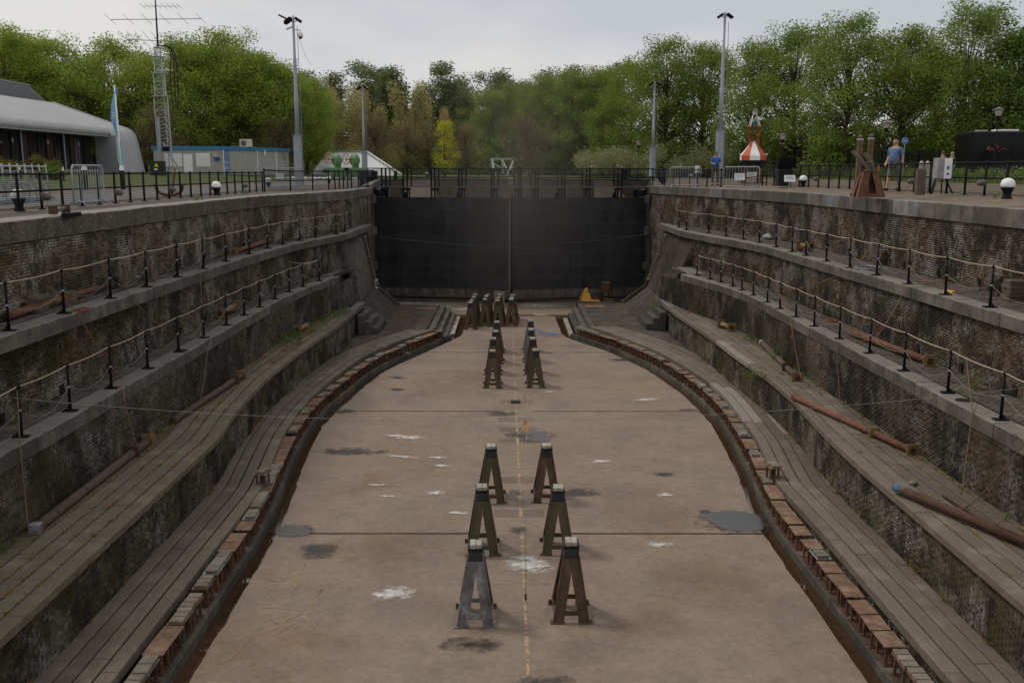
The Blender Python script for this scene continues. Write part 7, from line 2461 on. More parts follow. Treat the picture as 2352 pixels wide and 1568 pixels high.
# ------------------------------------------------------------------ the hall with the folded ribbed roof
def hall():
    r2 = empty('hall', (-42, 80, .9), label='long low hall with a pale ribbed folded metal roof and dark glass front', cat='hall')
    XF = -38.0
    ya, ym, yb2 = 50.0, 91.5, 97.5
    prof = [(XF-.45, 4.15), (XF-.12, 4.22), (XF+.02, 4.45), (XF-.1, 4.75), (XF-.5, 4.98), (XF-8.0, 7.6)]
    amp, per = .1, .56
    def ribbed(prof, y0, y1, nm, mat='hall_roof'):
        y = np.arange(y0, y1+1e-6, per/6)
        n, m_ = len(y), len(prof)
        V = []
        for yy in y:
            w_ = amp*max(-.55, min(.55, 1.3*math.sin(2*math.pi*yy/per)))*1.4
            for i, (x, z) in enumerate(prof):
                dx = prof[min(i+1, m_-1)][0]-prof[max(i-1, 0)][0]
                dz_ = prof[min(i+1, m_-1)][1]-prof[max(i-1, 0)][1]
                l = math.hypot(dx, dz_)
                V.append((x+dz_/l*w_, yy, z-dx/l*w_))
        F = np.array([(i*m_+k, (i+1)*m_+k, (i+1)*m_+k+1, i*m_+k+1) for i in range(n-1) for k in range(m_-1)])
        return link(nm, np_mesh(nm, np.array(V), F, mat, False), r2)
    ribbed(prof, ya, ym, 'ribbed_roof')
    ribbed([(XF+.75, .8), (XF+.25, 3.6), (XF+.05, 4.35), (XF-.2, 4.75), (XF-.6, 5.0), (XF-8.0, 7.6)], ym, yb2, 'ribbed_end_bay')
    # edge strip of the end bay
    e = [(XF+.78, .8), (XF+.28, 3.6), (XF+.1, 4.4), (XF-.2, 4.82), (XF-.6, 5.07), (XF-8.0, 7.68)]
    MB().tube([(x, yb2+.03, z) for x, z in e], .1, 4).build('edge_strip', 'galv', r2)
    # reveal between end bay and glass front
    n = 16
    for k in range(n):
        MB().box((XF-1.4+(k+.5)*2.0/n, ym-.02+(.03 if k % 2 else 0), 2.5), (2.0/n*.9, .06, 3.4)).build('reveal_rib', 'galv', r2)
    MB().box((XF-.75, (ya+ym)/2, 4.12), (1.5, ym-ya, .08)).build('soffit', 'galv', r2)
    MB().box((XF-.3, (ya+ym)/2, 4.2), (.28, ym-ya, .14)).build('gutter', 'pole_grey', r2)
    # glass front
    y = ya
    i = 0
    while y < ym-1.3:
        door = i % 3 == 1
        dl_ = MB().box((XF-1.5, y+.72, 2.55), (.06, 1.36, 3.2)).build('door' if door else 'glass_pane', 'brown_wood' if door else 'glass_dark', r2)
        MB().box((XF-1.44, y, 2.55), (.16, .1, 3.25)).build('mullion', 'brown_wood', r2)
        if i % 5 == 3:
            MB().tube([(XF-.6, y, .9), (XF-.6, y, 4.1)], .06, 8).build('column', 'pole_grey', r2)
        if i % 4 == 2:
            MB().sphere((XF-1.36, y+.1, 3.3), .15, 8, 6, (.6, .8, 1.4)).build('wall_lamp', 'lantern_glass', r2, True)
        if door: MB().box((XF-1.44, y+1.2, 1.9), (.05, .05, .25)).build('door_handle', 'silver', dl_)
        y += 1.45
        i += 1
    for k in range(7): MB().box((XF-1.42+.02*(k % 2), 87.2+k*.14, 2.4), (.03, .1, 2.8)).build('curtain', 'lamp_grey', r2)
    MB().box((XF-1.45, (ya+ym)/2, .93), (.4, ym-ya, .18)).build('plinth', 'frame_white', r2)
    MB().box((XF-6, (ya+ym)/2, 2.4), (8.4, ym-ya-.5, 3.2)).build('interior', 'plastic_black', r2)
    MB().box((XF-1.38, 62.9+11.5, 3.1), (.02, .4, .2)).build('exit_sign', 'wire_green', r2)
    # louvred clerestory on the roof
    xl = XF-8.1
    MB().hexa([(xl-3, ya, 7.0), (xl, ya, 7.55), (xl, 96.8, 7.55), (xl-3, 96.8, 7.0), (xl-3.2, ya, 9.1), (xl-.9, ya, 9.1), (xl-.9, 95.2, 9.1), (xl-3.2, 95.2, 9.1)]).build('clerestory', 'lamp_grey', r2)
    for k in range(12):
        t = (k+.3)/12
        MB().box((xl-.9*t+.03, (ya+96-t*1.5)/2, 7.6+1.45*t), (.1, 96-t*1.5-ya, .055)).build('louvre_slat', 'galv', r2)
    MB().box((xl-.95, (ya+95.2)/2, 9.15), (.3, 95.2-ya, .14)).build('ridge_cap', 'galv', r2)


M['hall_roof'] = flat('hall_roof', (0.46, 0.46, 0.46), 0.45, 0.2, 0.08, .5)
hall()
for sx, lb in ((98, 'right grey planter box with a round yellowish bush in front of the hall'), (16, 'left planter with a yellowish bush at the picture edge')):
    Y = 60.0
    p = atY(sx, 410, Y)
    r2 = empty('planter', (p.x, Y, p.z-.25), label=lb, cat='planter')
    MB().box((p.x, Y, p.z+.05), (1.05, 1.05, .75)).build('box', 'lamp_grey', r2, bevel=.02)
    PL = (p.x, Y, p.z+.4, r2)
    M.setdefault('x', None)
    globals().setdefault('PLANTERS', []).append(PL)
p = atY(50, 388, 62)
# ------------------------------------------------------------------ foliage
def leaves(C, n_per, sig, size, mat, name='crown', squash=0.8, aspect=1.0):
    """small leaf faces scattered about the clump centres C"""
    C = np.asarray(C)
    P = np.repeat(C, n_per, 0)+np.clip(rng.normal(0, 1, (len(C)*n_per, 3)), -1.7, 1.7)*np.array([sig, sig, sig*squash])
    n = len(P)
    sz = size*(0.6+rng.random(n)*0.8)
    a = rng.normal(0, 1, (n, 3))
    a[:, 2] *= 0.6
    a /= np.linalg.norm(a, axis=1)[:, None]
    b_ = np.cross(a, rng.normal(0, 1, (n, 3)))
    b_ /= np.linalg.norm(b_, axis=1)[:, None]+1e-9
    a, b_ = a*sz[:, None]*0.5*aspect, b_*sz[:, None]*0.5
    V = np.stack([P-a, P-b_*0.7, P+a, P+b_*0.7], 1).reshape(-1, 3)
    F = np.arange(4*n).reshape(-1, 4)
    return np_mesh(name, V, F, mat)


def tree(kind, seed):
    """returns trunk mesh and crown mesh of a tree standing at the origin, real size"""
    r = np.random.default_rng(seed)
    rd = random.Random(seed)
    mb = MB()
    C = []
    cfg = {'broad': (13.0, 4.6, 2.3, 175, 160, 0.57, 0.175, 'leaf_green'), 'right': (13.5, 4.7, 2.0, 185, 165, 0.56, 0.165, 'leaf_right'), 'dark': (13.0, 4.6, 1.2, 160, 130, 0.65, 0.25, 'leaf_dark'),
           'poplar': (17.0, 3.9, 1.5, 130, 170, 0.6, 0.23, 'leaf_poplar'), 'willow': (13.0, 4.4, 1.5, 140, 90, 0.55, 0.22, 'leaf_willow'),
           'brown': (9.0, 4.0, 1.4, 170, 34, 0.55, 0.15, 'leaf_brown'), 'lime': (6.5, 1.5, 0.6, 60, 34, 0.33, 0.2, 'leaf_lime')}[kind]
    H, R, h0, nc, nl, sig, sz, mat = cfg
    lobes = []
    if kind in ('poplar', 'willow'):
        for k in range(5): lobes.append((r.normal(0, R*0.45), r.normal(0, R*0.45), H*r.uniform(.72, 1.0), R*r.uniform(.35, .55)))
    while len(C) < nc:
        t = r.random()
        h = h0+(H-h0)*t
        if kind in ('poplar', 'willow'):
            lx, ly, lh, lr = lobes[r.integers(5)]
            hh = h0+(lh-h0)*t
            rad = lr*(math.sin(math.pi*min(1, (t*.93+.07)**.6))**.6)
            an, q = r.uniform(0, 6.283), math.sqrt(r.random())
            C.append((lx*(.4+.6*t)+rad*q*math.cos(an), ly*(.4+.6*t)+rad*q*math.sin(an), hh))
            continue
        rad = R*math.sin(math.pi*min(.97, t*.84+.13))**.6
        an, q = r.uniform(0, 6.283), r.random()**.38
        bump = (1+.2*math.sin(3*an+seed+h*.5)+.14*math.sin(5*an+2*h))*(1.18 if r.random() < .1 else 1)
        h = h+(0.9 if r.random() < .08 and t > .8 else 0)
        C.append((rad*q*bump*math.cos(an), rad*q*bump*math.sin(an), h))
    C = np.array(C)
    th = .3 if kind in ('broad', 'right', 'dark', 'poplar') else .17
    lean = (r.normal(0, .25), r.normal(0, .25))
    ax = [(0, 0, -.2), (lean[0]*.2, lean[1]*.2, H*.18), (lean[0], lean[1], H*.45), (lean[0]*1.4, lean[1], H*.8)]
    mb.tube([(0, 0, -.3), ax[0], ax[1], ax[2], ax[3]], [th*1.25, th*1.05, th*.8, th*.5, .05], 8)
    for c in C[::1 if kind == 'brown' else 2]:
        f = min(.78, max(.16, (c[2]-1.5)/H*.72))
        o_ = Vector((np.interp(f, [0, .18, .45, .8], [0, ax[1][0], ax[2][0], ax[3][0]]), np.interp(f, [0, .18, .45, .8], [0, ax[1][1], ax[2][1], ax[3][1]]), H*f))
        e = Vector(c)
        m_ = o_.lerp(e, .5)+Vector((0, 0, -.25+.1*rd.random()))
        w_ = th*.32*(1-f*.5)
        mb.tube([o_, m_, e], [w_, w_*.55, w_*.15], 4, False)
        if kind == 'brown':
            for q in range(4):
                d = Vector((rd.gauss(0, .7), rd.gauss(0, .7), rd.gauss(0.2, .6)))
                mb.tube([m_.lerp(e, .3+.2*q), m_.lerp(e, .3+.2*q)+d*1.2], [.025, .01], 3, False)
    cr = leaves(C, nl, sig, sz, mat, squash=1.2 if kind == 'willow' else .75, aspect=1.5 if kind == 'willow' else 1.15)
    return mb.mesh('trunk', 'bark'), cr, H


TV = {}
for kind, n in (('broad', 3), ('right', 4), ('dark', 1), ('poplar', 3), ('willow', 2), ('brown', 3), ('lime', 1)):
    TV[kind] = [tree(kind, 31*i+len(kind)*7) for i in range(n)]
_tk = {}


def put_tree(kind, x, ytop, Y, label, v=None, zb=None, wide=1.0):
    i = _tk.get(kind, 0)
    _tk[kind] = i+1
    tm, cm, H = TV[kind][(v if v is not None else i) % len(TV[kind])]
    p = atY(x, ytop, Y)
    zb = (0.5+max(0, min(1, (Y-150)/100))*1.6) if zb is None else zb
    k = (p.z-zb)/H
    root = empty('%s_tree' % {'broad': 'maple', 'right': 'ash', 'dark': 'maple', 'poplar': 'poplar', 'willow': 'willow', 'brown': 'budding', 'lime': 'young'}[kind], local=True)
    root.location = (p.x, Y, zb)
    root.rotation_euler = (0, 0, random.uniform(0, 6.28))
    root.scale = (k*wide, k*wide, k)
    tag(root, label, 'tree')
    for nm, me in (('trunk', tm), ('crown', cm)):
        o_ = bpy.data.objects.new(nm, me)
        COL.objects.link(o_)
        o_.parent = root
    return root


# far row of poplars behind everything
for i, (x, yt) in enumerate([(20, 52), (65, 75), (330, 120), (560, 105), (640, 160), (700, 145), (760, 160), (815, 150), (875, 140), (935, 145), (1000, 143), (1060, 155), (1115, 160), (1165, 185), (1215, 172), (1270, 165), (1330, 150), (1385, 145)]):
    put_tree('poplar', x, yt, 148+8*(i % 3), 'tall grey green poplar in the back row, %s from the left' % ordw(i), wide=1.5)
for x, yt, lb in ((770, 195, 'pale yellowish willow left of the slim left mast'), (835, 205, 'pale yellowish willow behind the slim left mast'), (965, 188, 'pale yellowish willow standing highest behind the budding trees'), (1010, 250, 'smaller pale willow to the right of the highest willow')):
    put_tree('willow', x, yt, 136, lb, wide=.85 if yt < 240 else .7)
for x, yt, Y, lb in ((5, 75, 104, 'bright green maple at the left picture edge'), (60, 110, 110, 'bright green maple above the hall clerestory'), (130, 98, 106, 'bright green maple above the hall roof end'), (200, 150, 114, 'dense maple behind the flagpole'), (255, 105, 112, 'green maple between the flagpole and the antenna mast'), (318, 140, 108, 'loose green maple just left of the antenna mast'),
                     (415, 98, 108, 'green maple just right of the antenna mast'), (465, 130, 118, 'maple behind the cabin roof'), (515, 85, 112, 'tallest bright green maple above the cabin'), (585, 130, 114, 'bright green maple above the cabin air unit'), (640, 160, 112, 'bright green maple left of the left lighting mast'), (700, 185, 116, 'bright green maple right of the left lighting mast')):
    put_tree('broad', x, yt, Y, lb, wide=1.05)
for x, yt, Y, lb in ((360, 250, 101, 'thin budding tree behind the antenna mast foot'), (640, 275, 108, 'budding brownish tree right of the cabin'), (735, 262, 124, 'budding brown tree left of the green machines'), (860, 268, 122, 'budding brown tree right of the green machines'), (935, 290, 106, 'small budding brown tree in the middle of the left far bank'), (985, 285, 108, 'budding brown tree beside the yellow young tree'), (1070, 290, 110, 'budding brown tree right of the yellow young tree'), (1215, 262, 104, 'bare branched budding tree straight behind the gate'), (230, 215, 108, 'reddish budding tree over the hall end')):
    put_tree('brown', x, yt, Y, lb, wide=1.0)
put_tree('lime', 1020, 283, 104, 'slender bright yellow young tree on the far bank')
for i, (x, yt, Y, lb) in enumerate([(1130, 215, 128, 'green ash in the haze left of centre behind the walkway'), (1195, 200, 130, 'green ash in the haze straight behind the gate'), (1255, 185, 126, 'green ash right of centre behind the gate'), (1320, 172, 122, 'green ash above the middle of the right gate leaf'), (1385, 165, 120, 'green ash left of the slim right mast'), (1450, 155, 112, 'green ash with a forked trunk left of the slim right mast'),
                                    (1528, 100, 104, 'tall green ash with a thick forked trunk right of the slim mast'), (1622, 112, 106, 'green ash behind the tallest lighting mast'), (1738, 106, 96, 'green ash rising behind the buoy'), (1838, 75, 92, 'green ash behind the open black box'), (1952, 50, 84, 'tall airy ash behind the rusty pedestal'), (2085, 75, 80, 'green ash behind the bicycle sign'), (2160, 130, 88, 'lower green ash between the bicycle sign and the coach'), (2238, 28, 76, 'tallest airy ash above the left end of the coach')]):
    put_tree('right', x, yt, Y, lb, wide=1.08 if x < 1500 else 1.04)
put_tree('dark', 2352, 85, 72, 'dark dense maple at the right picture edge behind the coach', wide=1.0)
put_tree('dark', 2420, 120, 76, 'dark maple beyond the right picture edge', wide=1.0)
put_tree('dark', 100, 215, 122, 'dark dense maple low behind the hall roof', wide=1.0)

# scrub and hedges
def scrub(name, pts, n_per, sig, size, mat, label=None, squash=.8):
    me = leaves(pts, n_per, sig, size, mat, name, squash)
    return tag(link(name, me), kind='stuff')


def band(x0, x1, Y0, Y1, z0, z1, n):
    return np.column_stack([rng.uniform(x0, x1, n), rng.uniform(Y0, Y1, n), rng.uniform(0, 1, n)**1.3*(z1-z0)+z0])


scrub('silver_scrub', np.column_stack([t := rng.uniform(1130, 1960, 330), t*0, t*0]) if False else np.array([tuple(atY(x, 384-rng.uniform(0, 34)*(1.25-abs(x-1600)/900), Y)) for x, Y in zip(rng.uniform(1330, 2000, 420), rng.uniform(92, 116, 420))]), 85, .5, .2, 'leaf_silver')
scrub('dark_undergrowth', np.array([tuple(atY(x, 390-rng.uniform(0, 75), Y)) for x, Y in zip(rng.uniform(1080, 2500, 460), rng.uniform(118, 134, 460))]), 60, .8, .34, 'leaf_dark')
scrub('dark_undergrowth', np.array([tuple(atY(x, 392-rng.uniform(0, 85), Y)) for x, Y in zip(rng.uniform(1850, 2500, 300), rng.uniform(80, 96, 300))]), 60, .6, .26, 'leaf_right')
scrub('bank_scrub', np.array([tuple(atY(x, 398-rng.uniform(0, 55), Y)) for x, Y in zip(rng.uniform(-80, 1150, 500), rng.uniform(122, 140, 500))]), 60, .8, .3, 'leaf_green')
scrub('bank_scrub', np.array([tuple(atY(x, 398-rng.uniform(0, 26), Y)) for x, Y in zip(rng.uniform(560, 1330, 300), rng.uniform(128, 132, 300))]), 60, .6, .22, 'leaf_silver')
scrub('clipped_hedge', np.array([(28.4+rng.normal(0, .25)-max(0, (y-80))*.28, y, rng.uniform(.5, 1.0)) for y in rng.uniform(45, 112, 420)]), 50, .22, .12, 'leaf_right')
scrub('verge_grass', np.array([(x, y, float(zq(np.array([x]))[0])+.05) for x, y in zip(rng.uniform(24, 28, 500), rng.uniform(40, 100, 500))]), 26, .35, .12, 'grass_green', squash=.15)
for x, Y, z, r_ in PLANTERS:
    C = [(x+rng.normal(0, .38), Y+rng.normal(0, .38), z+.25+abs(rng.normal(0, .22))) for _ in range(40)]
    o_ = link('bush', leaves(C, 50, .16, .09, 'leaf_shrub', 'bush'), r_)
p = atY(118, 400, 58)
o_ = tag(link('green_bush', leaves([(p.x+rng.normal(0, .3), 58+rng.normal(0, .3), p.z+rng.normal(0, .3)) for _ in range(40)], 50, .15, .1, 'grass_green', 'green_bush')), 'fresh green bush growing right of the planter box', 'bush')

# ------------------------------------------------------------------ black picket fences
def pickets(P, H, label, sp=.13, ps=2.6):
    root = empty('picket_fence', P[0], label=label, cat='fence')
    V, F = [], []
    for (x0, y0, z0), (x1, y1, z1) in zip(P[:-1], P[1:]):
        L_ = math.hypot(x1-x0, y1-y0)
        n = int(L_/sp)
        for i in range(n):
            t = i/n
            x, y, z = x0+(x1-x0)*t, y0+(y1-y0)*t, z0+(z1-z0)*t
            k = len(V)
            w_ = .013
            V += [(x-w_, y-w_, z), (x+w_, y-w_, z), (x+w_, y+w_, z), (x-w_, y+w_, z), (x-w_, y-w_, z+H), (x+w_, y-w_, z+H), (x+w_, y+w_, z+H), (x-w_, y+w_, z+H)]
            F += [(k, k+1, k+5, k+4), (k+1, k+2, k+6, k+5), (k+2, k+3, k+7, k+6), (k+3, k, k+4, k+7)]
        MB().bar((x0, y0, z0+H*.93), (x1, y1, z1+H*.93), .045).build('rail', 'black_iron', root)
        MB().bar((x0, y0, z0+H*.12), (x1, y1, z1+H*.12), .045).build('rail', 'black_iron', root)
        m_ = max(1, int(round(L_/ps)))
        for i in range(m_):
            t = i/m_
            MB().box((x0+(x1-x0)*t, y0+(y1-y0)*t, z0+(z1-z0)*t+H*.5+.05), (.09, .09, H+.1)).build('fence_post', 'black_iron', root)
    tag(link('pickets', np_mesh('pickets', np.array(V), np.array(F), 'black_iron'), root), kind='stuff')


pickets([(36, 40, .5), (31.5, 60, .5), (28.5, 80, .45), (22.5, 104, .4), (12, 122, .4)], 1.95, 'black picket fence running along the right side in front of the trees', sp=.14)
pickets([(12, 122, .4), (-14, 124, .45), (-40, 122, .6)], 1.75, 'black picket fence across the far bank behind the basin', sp=.16)
pickets([(-60, 116, .9), (-36.5, 112, .8)], 1.8, 'black picket fence between the hall and the cabin', sp=.16)

# ------------------------------------------------------------------ tufts, weeds and moss on the terraces
def tuft(p, h, n, mat, spread=.12):
    V, F = [], []
    for _ in range(n):
        a = random.uniform(0, 6.283)
        l = h*random.uniform(.5, 1.1)
        d = Vector((math.cos(a), math.sin(a), 0))
        b_ = Vector(p)+d*random.uniform(0, spread*.3)
        s_ = Vector((-d.y, d.x, 0))*.006
        m_ = b_+d*spread*.5*random.uniform(.3, 1)+Vector((0, 0, l*.6))
        t = b_+d*spread*random.uniform(.6, 1.5)+Vector((0, 0, l*random.uniform(.5, 1.0)))
        k = len(V)
        V += [b_-s_, b_+s_, m_+s_, m_-s_, t]
        F.append((k, k+1, k+2, k+3))
        F.append((k+3, k+2, k+4))
    return V, F


def tufts(name, pts, h, n, mat, spread=.12):
    mb = MB()
    for p in pts:
        V, F = tuft(p, h*random.uniform(.5, 1.3), n, mat, spread)
        mb.add(V, F)
    return tag(mb.build(name, mat), kind='stuff')


def joint_pts(s, n, ys, ye_, offs, ln, z):
    out = []
    for _ in range(n):
        y = random.uniform(ys, ye_)
        o_ = random.choice(offs)
        out.append((float(X(ln, s, y))+s*(o_+random.uniform(-.02, .02)), y, z))
    return out


offs3 = [.33, .66, .96, 1.29]
for s, n in ((-1, 150), (1, 60)):
    tufts('dry_grass_tufts', joint_pts(s, n, 11, 38, offs3, 'L3', Z3-.02), .085, 9, 'grass_dry', .11)
    tufts('green_tufts', joint_pts(s, n//5, 12, 42, offs3+[1.5], 'L3', Z3-.02), .08, 10, 'grass_green', .1)
    tufts('dry_grass_tufts', [(float(X('L3', s, y))+s*.03*0+s*(-.0)+(-s)*(-.1), y, Z4) for y in [random.uniform(12, 42) for _ in range(22)]], .2, 16, 'grass_dry', .16)
    # grass line at the foot of the wall
    tufts('green_tufts', [(float(X('L2', s, y))-s*.04, y, Z3-.02) for y in [random.uniform(14, 43) for _ in range(40)]], .13, 12, 'grass_green', .12)
    tufts('dry_grass_tufts', [(float(X('L2', s, y))-s*.1, y, Z3-.02) for y in [random.uniform(12, 43) for _ in range(30)]], .12, 9, 'grass_dry', .12)
    tufts('dry_grass_tufts', [(float(X('L4', s, y))+s*(1.28 if s < 0 else 1.5), y, Z4) for y in [random.uniform(31, 43) for _ in range(24)]], .1, 12, 'grass_dry', .14)
    tufts('green_tufts', [(float(X('L0', s, y))-s*.02, y, Z1) for y in [random.uniform(17, 48) for _ in range(9)]], .22, 26, 'grass_green', .2)
    tufts('green_tufts', [(float(X('L1', s, y))+s*.12, y, Z2) for y in [random.uniform(17, 42) for _ in range(7)]], .2, 26, 'grass_green', .18)
# joints half filled with moss and dead grass on the left terrace
mj = []
for _ in range(900):
    y = random.uniform(11, 42)
    mj.append((float(X('L3', -1, y))-random.choice(offs3)+random.gauss(0, .012), y, Z3-.006))
tufts('joint_moss', mj, .03, 4, 'grass_dry', .05)
# weed bed at the far left
wb = [(float(X('L2', -1, y))+.05+abs(random.gauss(0, .35)), y, Z3) for y in [random.uniform(34, 43) for _ in range(90)]]
scrub('weeds', np.array([(x, y, z+.12) for x, y, z in wb[:60]]), 26, .1, .06, 'grass_green')
scrub('red_weeds', np.array([(float(X('L3', -1, y))-random.uniform(.2, 1.2), y, Z3+.05) for y in [random.uniform(31, 41) for _ in range(26)]]), 30, .07, .045, 'weed_red')
scrub('weeds', np.array([tuple(at(x, y, Z3+.1)) for x, y in ((1905, 700), (1700, 690), (1715, 775), (1740, 783), (1500, 700), (1745, 855), (1722, 860))]), 60, .12, .07, 'grass_green')
scrub('wall_fern', np.array([tuple(Vector((9.2, 31.6, Z3+.25)))]), 140, .16, .07, 'grass_green')
scrub('wall_fern', np.array([tuple(Vector((10.5, 20.6, Z2+.15)))]), 90, .1, .06, 'grass_green')
# moss cushions under the plank edges
mc = []
for _ in range(120):
    y = random.uniform(11, 34)
    mc.append((float(X('L3', -1, y))-.02, y, Z3-.12-random.random()*.06))
scrub('moss_cushions', np.array(mc), 30, .045, .03, 'moss', squash=.8)
# growth hanging under the middle kerb on the left wall
mc = []
for _ in range(700):
    y = random.uniform(14.5, 24)
    mc.append((float(X('L1', -1, y))-.2+.03, y, Z1-.32-abs(random.gauss(0, .4))))
scrub('wall_moss', np.array(mc), 10, .05, .035, 'moss', squash=1.4)

# ------------------------------------------------------------------ people
def skin(name, pts, edges, rad, mat, parent=None, root=0, sub=2):
    me = bpy.data.meshes.new(name)
    me.from_pydata(pts, edges, [])
    o_ = bpy.data.objects.new(name, me)
    COL.objects.link(o_)
    m_ = o_.modifiers.new('skin', 'SKIN')
    for i, r in enumerate(rad):
        me.skin_vertices[0].data[i].radius = r if isinstance(r, tuple) else (r, r)
    me.skin_vertices[0].data[root].use_root = True
    s_ = o_.modifiers.new('sub', 'SUBSURF')
    s_.levels = s_.render_levels = sub
    bpy.context.view_layer.update()
    dg = bpy.context.evaluated_depsgraph_get()
    me2 = bpy.data.meshes.new_from_object(o_.evaluated_get(dg))
    bpy.data.objects.remove(o_)
    me2.name = name
    me2.materials.clear()
    me2.materials.append(M[mat])
    me2.polygons.foreach_set('use_smooth', [True]*len(me2.polygons))
    return link(name, me2, parent)


def person(loc, H, face, label, belly, arms, legs, shirt, bottom, shorts, hair, bald=False, long_hair=False, head_turn=0.0, head_down=0.0):
    """standing figure, faces -y before turning by face; arms/legs give joint positions"""
    k = H/1.8
    root = empty('person', local=True, label=label, cat='person')
    root.location = loc
    root.rotation_euler = (0, 0, face)
    root.scale = (k, k, k)
    P = [(0, 0, .95), (0, -belly*.35, 1.08), (0, -.01, 1.3), (0, .01, 1.45), (0, .0, 1.53), (0, -.02-head_down*.03, 1.64), (0, -.015-head_down*.06, 1.73)]
    R_ = [(.16, .12), (.165, .12), (.165, .11), (.12, .085), (.06, .06), (.085, .1), (.078, .092)]
    E = [(0, 1), (1, 2), (2, 3), (3, 4), (4, 5), (5, 6)]
    for s_, (sh, el, wr, hd) in zip((-1, 1), arms):
        i = len(P)
        P += [sh, el, wr, hd]
        R_ += [.058, .046, .033, (.04, .022)]
        E += [(3, i), (i, i+1), (i+1, i+2), (i+2, i+3)]
        d = (Vector(hd)-Vector(wr)).normalized()
        side = d.cross(Vector((0, 0, 1)) if abs(d.z) < .9 else Vector((0, 1, 0))).normalized()
        for f in range(4):
            a = Vector(hd)+side*(f-1.5)*.02+d*.02
            b_ = a+d*(.045+.008*(1.5-abs(f-1.5)))
            c_ = b_+d*.02+Vector((0, -.012, -.01))
            j = len(P)
            P += [tuple(a), tuple(b_), tuple(c_)]
            R_ += [.011, .009, .007]
            E += [(i+3, j), (j, j+1), (j+1, j+2)]
        j = len(P)
        P += [tuple(Vector(wr).lerp(Vector(hd), .5)+side*.035*(-s_)), tuple(Vector(hd)+side*.05*(-s_)+d*.01)]
        R_ += [.012, .009]
        E += [(i+2, j), (j, j+1)]
    for s_, (hp, kn, an, to) in zip((-1, 1), legs):
        i = len(P)
        P += [hp, kn, an, to]
        R_ += [.095, .062, .042, (.045, .03)]
        E += [(0, i), (i, i+1), (i+1, i+2), (i+2, i+3)]
    skin('body', P, E, R_, 'skin', root)
    # face: nose, ears, eyes, mouth
    hc = Vector((0, -.015-head_down*.05, 1.695))
    f_ = Matrix.Rotation(head_turn, 3, 'Z')
    fa = MB()
    def hp_(v): return hc+f_ @ Vector(v)
    MB().sphere(hp_((0, -.112, -.01)), .016, 8, 6, (.8, 1.2, 1.5)).build('nose', 'skin', root, True)
    for e in (-1, 1):
        MB().sphere(hp_((e*.086, .0, -.01)), .022, 8, 6, (.5, .8, 1.3)).build('ear', 'skin', root, True)
        MB().sphere(hp_((e*.032, -.094, .015)), .01, 6, 4).build('eye', 'plastic_black', root, True)
    MB().box(hp_((0, -.1, -.055)), (.045, .012, .01)).build('mouth', 'lip', root)
    hm = MB()
    if bald:
        hm.sphere(hp_((0, .035, .005)), .1, 12, 8, (.96, .85, .72))
        hm.sphere(hp_((0, -.09, -.085)), .028, 8, 6, (1, .7, .8))
    elif long_hair:
        hm.sphere(hp_((0, .02, .04)), .112, 12, 8, (.95, 1.0, .95))
        hm.sphere(hp_((0, .06, -.1)), .1, 12, 8, (1.0, .6, 1.5))
    else:
        hm.sphere(hp_((0, .012, .045)), .11, 12, 8, (.92, 1.0, .85))
        hm.sphere(hp_((0, -.07, -.08)), .045, 8, 6, (1, .8, .8))
    hm.build('hair', hair, root, True)
    # shirt over torso and upper arms
    SP, SR, SE = [(0, 0, .93), (0, -belly*.45, 1.07), (0, -belly*.1-.01, 1.28), (0, .01, 1.43), (0, .0, 1.5)], [(.185, .14+belly*.3), (.19+belly*.1, .14+belly*.8), (.185, .13+belly*.2), (.145, .105), (.075, .075)], [(0, 1), (1, 2), (2, 3), (3, 4)]
    for sh, el, wr, hd in arms:
        i = len(SP)
        SP += [sh, tuple(Vector(sh).lerp(Vector(el), .8))]
        SR += [.078, .072]
        SE += [(3, i), (i, i+1)]
    skin('shirt', SP, SE, SR, shirt, root)
    BP, BR, BE = [(0, 0, .97)], [(.175, .135)], []
    for hp, kn, an, to in legs:
        i = len(BP)
        e = tuple(Vector(kn).lerp(Vector(an), .1)) if shorts else tuple(Vector(an)+Vector((0, 0, .02)))
        BP += [hp, kn, e]
        BR += [.115, .09 if shorts else .08, .095 if shorts else .065]
        BE += [(0, i), (i, i+1), (i+1, i+2)]
    skin('shorts' if shorts else 'trousers', BP, BE, BR, bottom, root)
    for hp, kn, an, to in legs:
        a, t = Vector(an), Vector(to)
        mb = MB()
        mb.sphere((a.x, a.y-.0, .055), .065, 10, 6, (.8, 1.0, .9))
        mb.sphere(tuple(a.lerp(t, .75)*1.0+Vector((0, 0, .045-a.lerp(t, .75).z))), .07, 10, 6, (.75, 1.4, .6))
        mb.box(((a.x+t.x)/2, (a.y+t.y)/2-.02, .012), (.1, .27, .024))
        mb.build('shoe', 'shoe', root, True)
    return root


# man in the blue shirt walking to the left, looking at the camera
p = at(2048, 437, .29)
arm = [((-.2, .0, 1.42), (-.27, .05, 1.15), (-.2, -.16, .98), (-.19, -.22, .92)), ((.2, .01, 1.42), (.27, .06, 1.14), (.24, .02, .9), (.23, 0, .82))]
leg = [((-.1, .0, .92), (-.11, -.12, .5), (-.11, -.22, .09), (-.11, -.36, .04)), ((.1, .0, .92), (.11, .1, .5), (.11, .22, .1), (.11, .1, .04))]
person((p.x-.05, 36.0, .29), 1.94, -.95, 'stout man in a faded blue polo shirt and grey shorts walking behind the right railing', .1, arm, leg, 'shirt_blue', 'shorts_grey', True, 'hair', bald=True, head_turn=.75)
